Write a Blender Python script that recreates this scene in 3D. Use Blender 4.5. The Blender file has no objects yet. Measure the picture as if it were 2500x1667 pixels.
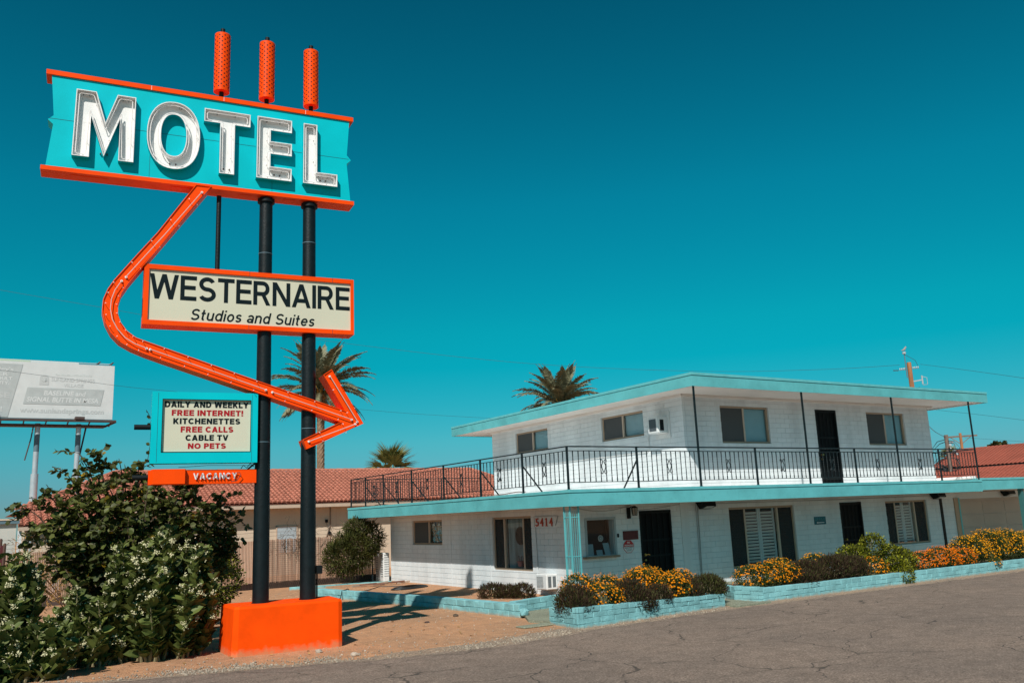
import bpy, math, random
import numpy as np
from mathutils import Matrix, Vector, Euler

random.seed(7)
rng = np.random.default_rng(7)
SC = bpy.context.scene
COL = SC.collection
R = math.radians

# ------------------------------------------------------------------ camera, sky, sun, exposure
cam_d = bpy.data.cameras.new('camera')
cam = bpy.data.objects.new('camera', cam_d)
COL.objects.link(cam)
SC.camera = cam
cam_d.sensor_width = 36.0
cam_d.lens = 2131.47 * 36 / 2500
cam_d.clip_start = 0.1
cam_d.clip_end = 3000
CAMZ = 2.15


def cam_matrix(yaw, pitch, roll):
    cy, sy, cp, sp = math.cos(yaw), math.sin(yaw), math.cos(pitch), math.sin(pitch)
    fwd = Vector((sy * cp, cy * cp, sp))
    right = Vector((cy, -sy, 0))
    up = right.cross(fwd)
    c, s = math.cos(roll), math.sin(roll)
    r2 = right * c + up * s
    u2 = up * c - right * s
    m = Matrix.Identity(4)
    for i in range(3):
        m[i][0], m[i][1], m[i][2] = r2[i], u2[i], -fwd[i]
    m[2][3] = CAMZ
    return m


cam.matrix_world = cam_matrix(R(32.31649642), R(11.36571511), R(-2.45433037))
CM = np.array(cam.matrix_world.to_3x3())


def pix(x, y, d):
    """a point of the place at distance d along the line of sight of a survey reading"""
    v = CM @ np.array([x - 1250, 833.5 - y, -2131.47])
    v = v / math.hypot(v[0], v[1])
    return (v[0] * d, v[1] * d, CAMZ + v[2] * d)


SUN_EL, SUN_AZ = R(45), R(224)          # light travels towards +X +Y
world = bpy.data.worlds.new('World')
SC.world = world
world.use_nodes = True
nt = world.node_tree
bg = nt.nodes['Background']
sky = nt.nodes.new('ShaderNodeTexSky')
sky.sky_type = 'NISHITA'
sky.sun_disc = False
sky.dust_density = 0.1
sky.sun_elevation = SUN_EL
sky.sun_rotation = SUN_AZ
sep = nt.nodes.new('ShaderNodeSeparateColor')
nt.links.new(sky.outputs[0], sep.inputs[0])
com = nt.nodes.new('ShaderNodeCombineColor')


def wmath(op, a, b):
    n = nt.nodes.new('ShaderNodeMath')
    n.operation = op
    for i, v in enumerate((a, b)):
        if isinstance(v, (int, float)):
            n.inputs[i].default_value = v
        else:
            nt.links.new(v, n.inputs[i])
    return n.outputs[0]


# teal grade of the whole sky: less red, a little deeper towards the zenith
red = wmath('MAXIMUM', wmath('SUBTRACT', sep.outputs[0], wmath('MULTIPLY', sep.outputs[1], 0.67)),
            wmath('MULTIPLY', sep.outputs[1], 0.004))
nt.links.new(red, com.inputs[0])
nt.links.new(sep.outputs[1], com.inputs[1])
nt.links.new(sep.outputs[2], com.inputs[2])
tc = nt.nodes.new('ShaderNodeTexCoord')
sx = nt.nodes.new('ShaderNodeSeparateXYZ')
nt.links.new(tc.outputs['Generated'], sx.inputs[0])
ramp = nt.nodes.new('ShaderNodeValToRGB')
nt.links.new(sx.outputs[2], ramp.inputs[0])
el = ramp.color_ramp.elements
el[0].position, el[0].color = 0.0, (0.4, 0.36, 0.52, 1)
el[1].position, el[1].color = 1.0, (1, 0.50, 0.54, 1)
for p_, c_ in ((0.035, (0.6, 0.41, 0.59, 1)), (0.087, (0.95, 0.58, 0.645, 1)), (0.208, (1, 0.78, 0.70, 1)), (0.345, (1, 0.77, 0.73, 1)), (0.55, (1, 0.53, 0.53, 1))):
    e = el.new(p_)
    e.color = c_
mul = nt.nodes.new('ShaderNodeMix')
mul.data_type = 'RGBA'
mul.blend_type = 'MULTIPLY'
mul.inputs[0].default_value = 1.0
nt.links.new(com.outputs[0], mul.inputs[6])
nt.links.new(ramp.outputs[0], mul.inputs[7])
nt.links.new(mul.outputs[2], bg.inputs[0])
bg.inputs[1].default_value = 0.1

sun_d = bpy.data.lights.new('sun', 'SUN')
sun_d.energy = 5.0
sun_d.angle = R(0.53)
sun_d.color = (1.0, 0.95, 0.87)
sun = bpy.data.objects.new('sun', sun_d)
COL.objects.link(sun)
LD = Vector((math.cos(R(46)) * math.cos(SUN_EL), math.sin(R(46)) * math.cos(SUN_EL), -math.sin(SUN_EL)))
sun.rotation_euler = LD.to_track_quat('-Z', 'Y').to_euler()

SC.view_settings.view_transform = 'Standard'
SC.view_settings.look = 'None'
SC.view_settings.exposure = 0.0
SC.view_settings.gamma = 1.0
SC.view_settings.use_curve_mapping = False
SC.cycles.max_bounces = 6
SC.cycles.transparent_max_bounces = 12

# ------------------------------------------------------------------ materials


def mat(name, col, rough=0.6, metal=0.0, spec=0.5, var=0.0, vscale=3.0, col2=None, bump=0.0, bscale=40.0,
        streak=False, rand=0.0, dirt=0.0, trans=0.0, bdist=0.01, coords='Object'):
    m = bpy.data.materials.new(name)
    m.use_nodes = True
    t = m.node_tree
    b = t.nodes['Principled BSDF']
    L = t.links.new
    b.inputs['Base Color'].default_value = (*col, 1)
    b.inputs['Roughness'].default_value = rough
    b.inputs['Metallic'].default_value = metal
    b.inputs['Specular IOR Level'].default_value = spec
    src = None
    if var > 0 or col2 or bump > 0 or dirt > 0:
        geo = t.nodes.new('ShaderNodeNewGeometry')
        vec = geo.outputs['Position']
    if var > 0 or col2:
        mp = t.nodes.new('ShaderNodeMapping')
        L(vec, mp.inputs[0])
        if streak:
            mp.inputs['Scale'].default_value = (1, 1, 0.12)
        nz = t.nodes.new('ShaderNodeTexNoise')
        nz.inputs['Scale'].default_value = vscale
        nz.inputs['Detail'].default_value = 6
        nz.inputs['Roughness'].default_value = 0.6
        L(mp.outputs[0], nz.inputs['Vector'])
        cr = t.nodes.new('ShaderNodeValToRGB')
        c2 = col2 if col2 else tuple(c * (1 - var) for c in col)
        c1 = col if col2 else tuple(min(1, c * (1 + var * 0.5)) for c in col)
        cr.color_ramp.elements[0].position, cr.color_ramp.elements[0].color = 0.35, (*c2, 1)
        cr.color_ramp.elements[1].position, cr.color_ramp.elements[1].color = 0.62, (*c1, 1)
        L(nz.outputs[0], cr.inputs[0])
        src = cr.outputs[0]
    if dirt > 0:
        nz2 = t.nodes.new('ShaderNodeTexNoise')
        nz2.inputs['Scale'].default_value = 14
        nz2.inputs['Detail'].default_value = 8
        L(vec, nz2.inputs['Vector'])
        cr2 = t.nodes.new('ShaderNodeValToRGB')
        cr2.color_ramp.elements[0].position, cr2.color_ramp.elements[0].color = 0.60, (1, 1, 1, 1)
        cr2.color_ramp.elements[1].position, cr2.color_ramp.elements[1].color = 0.75, (1 - dirt, 1 - dirt * 1.05, 1 - dirt * 1.1, 1)
        L(nz2.outputs[0], cr2.inputs[0])
        mx = t.nodes.new('ShaderNodeMix')
        mx.data_type, mx.blend_type = 'RGBA', 'MULTIPLY'
        mx.inputs[0].default_value = 1
        if src:
            L(src, mx.inputs[6])
        else:
            mx.inputs[6].default_value = (*col, 1)
        L(cr2.outputs[0], mx.inputs[7])
        src = mx.outputs[2]
    if rand > 0:
        oi = t.nodes.new('ShaderNodeObjectInfo')
        ge = t.nodes.new('ShaderNodeNewGeometry')
        ad = t.nodes.new('ShaderNodeMath')
        ad.operation = 'ADD'
        L(oi.outputs['Random'], ad.inputs[0])
        L(ge.outputs['Random Per Island'], ad.inputs[1])
        fr = t.nodes.new('ShaderNodeMath')
        fr.operation = 'FRACT'
        L(ad.outputs[0], fr.inputs[0])
        mr = t.nodes.new('ShaderNodeMapRange')
        mr.inputs['To Min'].default_value = 1 - rand
        mr.inputs['To Max'].default_value = 1 + rand
        L(fr.outputs[0], mr.inputs[0])
        mx = t.nodes.new('ShaderNodeMix')
        mx.data_type, mx.blend_type = 'RGBA', 'MULTIPLY'
        mx.inputs[0].default_value = 1
        if src:
            L(src, mx.inputs[6])
        else:
            mx.inputs[6].default_value = (*col, 1)
        L(mr.outputs[0], mx.inputs[7])
        src = mx.outputs[2]
    if src:
        L(src, b.inputs['Base Color'])
    if bump > 0:
        nb = t.nodes.new('ShaderNodeTexNoise')
        nb.inputs['Scale'].default_value = bscale
        nb.inputs['Detail'].default_value = 8
        nb.inputs['Roughness'].default_value = 0.65
        L(vec, nb.inputs['Vector'])
        bp = t.nodes.new('ShaderNodeBump')
        bp.inputs['Strength'].default_value = bump
        bp.inputs['Distance'].default_value = bdist
        L(nb.outputs[0], bp.inputs['Height'])
        L(bp.outputs[0], b.inputs['Normal'])
    if trans > 0:
        tr = t.nodes.new('ShaderNodeBsdfTranslucent')
        mxs = t.nodes.new('ShaderNodeMixShader')
        mxs.inputs[0].default_value = trans
        if src:
            L(src, tr.inputs[0])
        else:
            tr.inputs[0].default_value = (*col, 1)
        L(b.outputs[0], mxs.inputs[1])
        L(tr.outputs[0], mxs.inputs[2])
        L(mxs.outputs[0], t.nodes['Material Output'].inputs[0])
    return m


def glass_mat(name, tint=(0.90, 0.94, 0.95), rough=0.02, base=0.0):
    """window pane: see-through with a real reflection at grazing angles"""
    m = bpy.data.materials.new(name)
    m.use_nodes = True
    t = m.node_tree
    t.nodes.remove(t.nodes['Principled BSDF'])
    g = t.nodes.new('ShaderNodeBsdfGlossy')
    g.inputs['Roughness'].default_value = rough
    tr = t.nodes.new('ShaderNodeBsdfTransparent')
    tr.inputs[0].default_value = (*tint, 1)
    # Schlick reflection that is the same from both sides of the thin pane
    ge = t.nodes.new('ShaderNodeNewGeometry')
    dt = t.nodes.new('ShaderNodeVectorMath')
    dt.operation = 'DOT_PRODUCT'
    t.links.new(ge.outputs['Normal'], dt.inputs[0])
    t.links.new(ge.outputs['Incoming'], dt.inputs[1])

    def mm(op, a, b):
        n = t.nodes.new('ShaderNodeMath')
        n.operation = op
        for i, v in enumerate((a, b)):
            if isinstance(v, (int, float)): n.inputs[i].default_value = v
            elif v is not None: t.links.new(v, n.inputs[i])
        return n.outputs[0]
    om = mm('SUBTRACT', 1.0, mm('ABSOLUTE', dt.outputs['Value'], None))
    ad = t.nodes.new('ShaderNodeMath')
    ad.operation = 'ADD'
    ad.inputs[1].default_value = 0.018 + base
    mx = t.nodes.new('ShaderNodeMixShader')
    t.links.new(mm('MULTIPLY', mm('POWER', om, 5.0), 0.95), ad.inputs[0])
    t.links.new(ad.outputs[0], mx.inputs[0])
    t.links.new(tr.outputs[0], mx.inputs[1])
    t.links.new(g.outputs[0], mx.inputs[2])
    t.links.new(mx.outputs[0], t.nodes['Material Output'].inputs[0])
    return m


M = {}
M['orange'] = mat('orange_paint', (0.92, 0.070, 0.001), 0.45, spec=0.12, var=0.10, vscale=1.6, bump=0.04, bscale=30)
M['neon_dull'] = mat('dusty_neon_glass', (0.62, 0.50, 0.46), 0.25, spec=0.5)
M['orange_block'] = mat('orange_concrete_paint', (0.92, 0.075, 0.001), 0.8, var=0.10, vscale=2.5, bump=0.25, bscale=60, spec=0.08)


def foot_dirt(m, col, h=0.16):
    """soil splashed on the foot of a painted block, ragged upper edge"""
    t = m.node_tree
    b = t.nodes['Principled BSDF']
    src = b.inputs['Base Color'].links[0].from_socket
    g = t.nodes.new('ShaderNodeNewGeometry')
    s_ = t.nodes.new('ShaderNodeSeparateXYZ')
    t.links.new(g.outputs['Position'], s_.inputs[0])
    n = t.nodes.new('ShaderNodeTexNoise')
    n.inputs['Scale'].default_value = 9
    n.inputs['Detail'].default_value = 8
    t.links.new(g.outputs['Position'], n.inputs['Vector'])
    a = t.nodes.new('ShaderNodeMath')
    a.operation = 'MULTIPLY_ADD'
    t.links.new(n.outputs[0], a.inputs[0])
    a.inputs[1].default_value = -h * 1.6
    t.links.new(s_.outputs[2], a.inputs[2])
    r = t.nodes.new('ShaderNodeMapRange')
    r.inputs['From Min'].default_value = -h * 0.8
    r.inputs['From Max'].default_value = 0.0
    r.inputs['To Min'].default_value = 0.75
    r.inputs['To Max'].default_value = 0.0
    t.links.new(a.outputs[0], r.inputs[0])
    x = t.nodes.new('ShaderNodeMix')
    x.data_type = 'RGBA'
    t.links.new(r.outputs[0], x.inputs[0])
    t.links.new(src, x.inputs[6])
    x.inputs[7].default_value = (*col, 1)
    t.links.new(x.outputs[2], b.inputs['Base Color'])


foot_dirt(M['orange_block'], (0.50, 0.24, 0.12))
M['sign_teal'] = mat('turquoise_sign_paint', (0.000, 0.50, 0.57), 0.5, spec=0.10, var=0.06, vscale=1.3, bump=0.03, bscale=20)
M['cream'] = mat('cream_plastic', (0.60, 0.58, 0.45), 0.4, spec=0.2, var=0.03, vscale=1.0)
M['letter_white'] = mat('white_letter_metal', (0.82, 0.82, 0.81), 0.5, spec=0.2, var=0.04, vscale=6, dirt=0.18)
M['neon'] = mat('neon_glass_tube', (0.85, 0.80, 0.78), 0.12, spec=0.8)
M['text_dark'] = mat('dark_vinyl', (0.006, 0.013, 0.016), 0.6, spec=0.08)
M['text_red'] = mat('red_vinyl', (0.36, 0.012, 0.02), 0.6, spec=0.1)
M['pole'] = mat('black_pole_paint', (0.004, 0.009, 0.011), 0.45, spec=0.28, var=0.3, vscale=8, bump=0.5, bscale=26, bdist=0.01)
M['black'] = mat('black_metal', (0.005, 0.008, 0.009), 0.55, spec=0.2)
M['rail'] = mat('black_wrought_iron', (0.006, 0.014, 0.017), 0.5, spec=0.25)
M['fascia'] = mat('turquoise_fascia_paint', (0.112, 0.42, 0.445), 0.6, spec=0.2, var=0.16, vscale=1.1, bump=0.10, bscale=12, dirt=0.18)
M['fascia_line'] = mat('fascia_drip_edge', (0.12, 0.45, 0.475), 0.6, var=0.1, vscale=4)
M['planter'] = mat('turquoise_block_paint', (0.21, 0.45, 0.475), 0.85, spec=0.15, var=0.22, vscale=3.5, bump=0.55, bscale=28, rand=0.07, dirt=0.35, bdist=0.02)
foot_dirt(M['planter'], (0.40, 0.27, 0.18), 0.07)
M['white'] = mat('white_wall_paint', (0.67, 0.715, 0.735), 0.8, spec=0.2, var=0.10, vscale=1.1, streak=True, bump=0.25, bscale=35, dirt=0.08)
M['block'] = mat('white_slump_block', (0.67, 0.715, 0.735), 0.8, spec=0.2, var=0.12, vscale=1.3, streak=True, bump=0.30, bscale=30, rand=0.03, dirt=0.08)
M['mortar'] = mat('recess_shaded_mortar', (0.56, 0.60, 0.62), 0.9, spec=0.1, bump=0.2)  # greyer than the block paint, recess shade of the joints put into the colour
M['soffit'] = mat('soffit_white', (0.68, 0.63, 0.59), 0.8, var=0.05, vscale=1.5)
M['deck'] = mat('white_deck_coating', (0.78, 0.78, 0.76), 0.8, var=0.05)
M['tan_frame'] = mat('tan_aluminium', (0.36, 0.26, 0.18), 0.45, metal=0.0)
M['tan_pale'] = mat('tan_aluminium_pale', (0.46, 0.37, 0.29), 0.45)
M['glass'] = glass_mat('window_glass')
M['screen'] = mat('insect_screen', (0.055, 0.062, 0.065), 0.8)
M['blind'] = mat('sky_tinted_blind', (0.40, 0.55, 0.60), 0.6, var=0.05, vscale=2)  # pale blue of the sky mirrored in the glass is put into this colour
M['shutter'] = mat('white_shutter', (0.62, 0.66, 0.66), 0.6)
M['dark'] = mat('shade_black', (0.012, 0.014, 0.015), 0.9)  # near-black stands in for the shade of unlit rooms and under an eave
M['door'] = mat('black_security_door', (0.003, 0.004, 0.005), 0.55, spec=0.15)
M['brass'] = mat('brass', (0.55, 0.38, 0.12), 0.3, metal=0.9)
M['ac_white'] = mat('off_white_metal', (0.66, 0.68, 0.68), 0.5, var=0.05, vscale=8, dirt=0.15)
M['ac_grille'] = mat('grey_grille', (0.10, 0.12, 0.13), 0.6)
M['red_paint'] = mat('red_paint', (0.42, 0.05, 0.02), 0.5)
M['maroon'] = mat('maroon_paint', (0.10, 0.012, 0.014), 0.6, var=0.1, vscale=6)
M['sign_red'] = mat('sign_red', (0.45, 0.02, 0.02), 0.5)
M['sign_white'] = mat('sign_white', (0.7, 0.7, 0.7), 0.5)
M['office'] = mat('office_plaque', (0.005, 0.10, 0.13), 0.5)
M['office_text'] = mat('office_text', (0.03, 0.22, 0.26), 0.5)
M['conduit'] = mat('grey_conduit', (0.30, 0.32, 0.33), 0.5)
M['wood_sill'] = mat('weathered_sill', (0.28, 0.20, 0.14), 0.8, var=0.2, vscale=8)
M['tile'] = mat('terracotta_tile', (0.44, 0.165, 0.11), 0.8, spec=0.2, rand=0.13, var=0.16, vscale=5, bump=0.2, bscale=30)
M['tile_far'] = mat('terracotta_far', (0.40, 0.125, 0.085), 0.85, spec=0.2, rand=0.10, var=0.12, vscale=0.6)
M['stucco'] = mat('beige_stucco', (0.58, 0.47, 0.36), 0.9, var=0.07, vscale=0.8, bump=0.3, bscale=25)
M['stucco_trim'] = mat('beige_trim', (0.50, 0.38, 0.29), 0.8, var=0.05)
M['grey_panel'] = mat('blue_grey_panel', (0.36, 0.42, 0.46), 0.6, var=0.05)
M['slat'] = mat('tan_fence_slat', (0.36, 0.22, 0.155), 0.7, spec=0.2, rand=0.30, var=0.12, vscale=3)
M['galv'] = mat('galvanised_steel', (0.50, 0.56, 0.60), 0.35, metal=0.4, var=0.08, vscale=3)
M['galv_dark'] = mat('dark_steel_band', (0.10, 0.17, 0.21), 0.5)
M['rust'] = mat('rusty_steel', (0.07, 0.045, 0.04), 0.7, var=0.2, vscale=5)
M['billboard'] = mat('faded_billboard_vinyl', (0.60, 0.62, 0.62), 0.6, var=0.05, vscale=2)
M['bb_grey'] = mat('faded_grey_print', (0.43, 0.46, 0.46), 0.6, var=0.08, vscale=3)
M['bb_pale'] = mat('faded_pale_print', (0.49, 0.51, 0.51), 0.6)
M['bb_light'] = mat('faded_light_print', (0.60, 0.64, 0.63), 0.6)
M['wood'] = mat('brown_utility_wood', (0.36, 0.15, 0.06), 0.8, var=0.3, vscale=6, streak=True, bump=0.3)
M['wood_grey'] = mat('grey_utility_wood', (0.17, 0.125, 0.10), 0.85, var=0.2, vscale=6)
M['ceramic'] = mat('white_ceramic', (0.38, 0.42, 0.44), 0.4)
M['cable'] = mat('black_cable', (0.01, 0.012, 0.014), 0.6)
M['wire'] = mat('grey_wire', (0.03, 0.05, 0.06), 0.6)
M['bird'] = mat('grey_feathers', (0.30, 0.25, 0.24), 0.8)
M['rock'] = mat('pale_rock', (0.42, 0.34, 0.27), 0.9, rand=0.25, var=0.2, vscale=9, bump=0.4)
M['gravel'] = mat('grey_gravel', (0.30, 0.245, 0.19), 0.9, rand=0.35)
M['wood_scrap'] = mat('reddish_timber', (0.20, 0.10, 0.07), 0.85, var=0.2, vscale=9)
M['leaf_round'] = mat('round_leaf', (0.105, 0.115, 0.026), 0.5, spec=0.3, rand=0.45, col2=(0.050, 0.066, 0.016), var=0.3, vscale=1.6, trans=0.22)
M['leaf_yellow'] = mat('yellowing_leaf', (0.26, 0.17, 0.012), 0.5, rand=0.3, trans=0.2)
M['leaf_calo'] = mat('broad_leaf', (0.125, 0.145, 0.034), 0.55, spec=0.25, rand=0.42, col2=(0.065, 0.088, 0.022), var=0.3, vscale=2.0, trans=0.15)
M['petal_white'] = mat('creamy_petal', (0.66, 0.61, 0.38), 0.7, spec=0.1, rand=0.12)
M['stem'] = mat('pale_stem', (0.20, 0.17, 0.09), 0.8)
M['bark'] = mat('brown_bark', (0.10, 0.07, 0.045), 0.9, var=0.3, vscale=12, bump=0.5)
M['dry'] = mat('dry_leaf', (0.36, 0.20, 0.06), 0.8, rand=0.3)
M['lantana_leaf'] = mat('lantana_leaf', (0.060, 0.075, 0.016), 0.7, spec=0.15, rand=0.45, trans=0.1)
M['lantana_orange'] = mat('orange_petal', (0.90, 0.29, 0.004), 0.7, spec=0.1, rand=0.18)
M['lantana_red'] = mat('deep_orange_petal', (0.88, 0.19, 0.004), 0.7, spec=0.1, rand=0.18)
M['lantana_yellow'] = mat('yellow_petal', (0.90, 0.36, 0.005), 0.7, spec=0.1, rand=0.15)
M['purple_leaf'] = mat('purple_brown_leaf', (0.044, 0.026, 0.016), 0.8, spec=0.12, rand=0.5)
M['dull_leaf'] = mat('dull_green_leaf', (0.046, 0.048, 0.013), 0.7, spec=0.15, rand=0.5)
M['lime_leaf'] = mat('lime_leaf', (0.27, 0.26, 0.016), 0.6, spec=0.2, rand=0.5, col2=(0.14, 0.16, 0.016), var=0.3, vscale=3, trans=0.2)
M['oleander'] = mat('bronze_green_leaf', (0.085, 0.085, 0.018), 0.65, spec=0.15, rand=0.55, col2=(0.036, 0.048, 0.014), var=0.3, vscale=2.5, trans=0.1)
M['palm_leaf'] = mat('palm_leaflet', (0.20, 0.19, 0.11), 0.6, spec=0.3, rand=0.45, trans=0.12)
M['palm_fan'] = mat('fan_palm_leaflet', (0.20, 0.18, 0.05), 0.5, rand=0.45, trans=0.12)
M['palm_rachis'] = mat('palm_rachis', (0.28, 0.22, 0.08), 0.6)
M['palm_trunk'] = mat('palm_trunk', (0.25, 0.16, 0.10), 0.9, var=0.3, vscale=4, bump=0.4)
M['date'] = mat('orange_fruit_stalk', (0.42, 0.20, 0.03), 0.7, rand=0.2)


def ground_mat(name, col, col2, specks, vs=0.5, bump=0.5, bscale=12, bdist=0.04, cracks=False, sc=1.0):
    m = bpy.data.materials.new(name)
    m.use_nodes = True
    t = m.node_tree
    L = t.links.new
    b = t.nodes['Principled BSDF']
    b.inputs['Roughness'].default_value = 0.9
    b.inputs['Specular IOR Level'].default_value = 0.2
    g = t.nodes.new('ShaderNodeNewGeometry')
    vec = g.outputs['Position']

    def noise(sc, det=8, ro=0.6):
        n = t.nodes.new('ShaderNodeTexNoise')
        n.inputs['Scale'].default_value = sc
        n.inputs['Detail'].default_value = det
        n.inputs['Roughness'].default_value = ro
        L(vec, n.inputs['Vector'])
        return n.outputs[0]

    def rampn(f, stops):
        r = t.nodes.new('ShaderNodeValToRGB')
        e = r.color_ramp.elements
        e[0].position, e[0].color = stops[0][0], (*stops[0][1], 1)
        e[1].position, e[1].color = stops[-1][0], (*stops[-1][1], 1)
        for p, c in stops[1:-1]:
            k = e.new(p)
            k.color = (*c, 1)
        L(f, r.inputs[0])
        return r.outputs[0]

    def mix(a, bb, mode, f=1.0):
        x = t.nodes.new('ShaderNodeMix')
        x.data_type, x.blend_type = 'RGBA', mode
        if isinstance(f, float):
            x.inputs[0].default_value = f
        else:
            L(f, x.inputs[0])
        L(a, x.inputs[6])
        if isinstance(bb, tuple):
            x.inputs[7].default_value = (*bb, 1)
        else:
            L(bb, x.inputs[7])
        return x.outputs[2]
    c = rampn(noise(vs), [(0.36, col2), (0.62, col)])
    c = mix(c, rampn(noise(vs * 9, 6), [(0.3, (0.80, 0.80, 0.80)), (0.7, (1.12, 1.12, 1.12))]), 'MULTIPLY')
    c = mix(c, rampn(noise(specks, 2, 0.7), [(0.28, (1 - .55 * sc,) * 3), (0.45, (1 - .1 * sc,) * 3), (0.58, (1 + .08 * sc,) * 3), (0.74, (1 + .75 * sc,) * 3)]), 'MULTIPLY')
    if cracks:
        # dark tar-filled cracks: warped large cells, broken up by a mask
        wn = t.nodes.new('ShaderNodeTexNoise')
        wn.inputs['Scale'].default_value = 1.3
        wn.inputs['Detail'].default_value = 5
        L(vec, wn.inputs['Vector'])
        va = t.nodes.new('ShaderNodeVectorMath')
        va.operation = 'MULTIPLY_ADD'
        L(wn.outputs['Color'], va.inputs[0])
        va.inputs[1].default_value = (0.75, 0.75, 0.0)
        L(vec, va.inputs[2])
        mp = t.nodes.new('ShaderNodeMapping')
        mp.inputs['Scale'].default_value = (0.42, 0.66, 0.0)
        mp.inputs['Rotation'].default_value = (0, 0, 0.35)
        L(va.outputs[0], mp.inputs[0])
        vo = t.nodes.new('ShaderNodeTexVoronoi')
        vo.feature = 'DISTANCE_TO_EDGE'
        vo.inputs['Scale'].default_value = 1.0
        L(mp.outputs[0], vo.inputs['Vector'])
        cm = rampn(vo.outputs['Distance'], [(0.0, (1, 1, 1)), (0.0042, (0.85, 0.85, 0.85)), (0.0075, (0, 0, 0))])
        mk = rampn(noise(0.9, 3), [(0.36, (0.1, 0.1, 0.1)), (0.50, (1, 1, 1))])
        f = mix(cm, mk, 'MULTIPLY')
        c = mix(c, (0.062, 0.050, 0.042), 'MIX', f)
    L(c, b.inputs['Base Color'])
    bp = t.nodes.new('ShaderNodeBump')
    bp.inputs['Strength'].default_value = bump
    bp.inputs['Distance'].default_value = bdist
    L(noise(bscale, 10, 0.7), bp.inputs['Height'])
    L(bp.outputs[0], b.inputs['Normal'])
    return m


M['soil'] = ground_mat('desert_soil', (0.56, 0.29, 0.155), (0.44, 0.25, 0.145), 55, vs=0.45, bump=0.9, bscale=7, bdist=0.06)
M['asphalt'] = ground_mat('weathered_asphalt', (0.232, 0.172, 0.136), (0.19, 0.144, 0.117), 42, vs=0.35, bump=0.5, bscale=50, bdist=0.012, cracks=True, sc=1.25)
M['edge_line'] = ground_mat('pale_road_edge', (0.50, 0.38, 0.28), (0.26, 0.20, 0.155), 50, vs=4)
M['concrete'] = ground_mat('green_grey_concrete', (0.26, 0.27, 0.20), (0.22, 0.23, 0.17), 40, vs=1.5, bump=0.2)
M['shoulder'] = ground_mat('gravelly_shoulder', (0.42, 0.29, 0.20), (0.31, 0.235, 0.18), 30, vs=1.5, bump=1.0, bscale=16, bdist=0.05)
M['mulch'] = mat('planter_soil', (0.10, 0.06, 0.04), 0.95, bump=0.6, bscale=20)
# ------------------------------------------------------------------ mesh helpers


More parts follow.
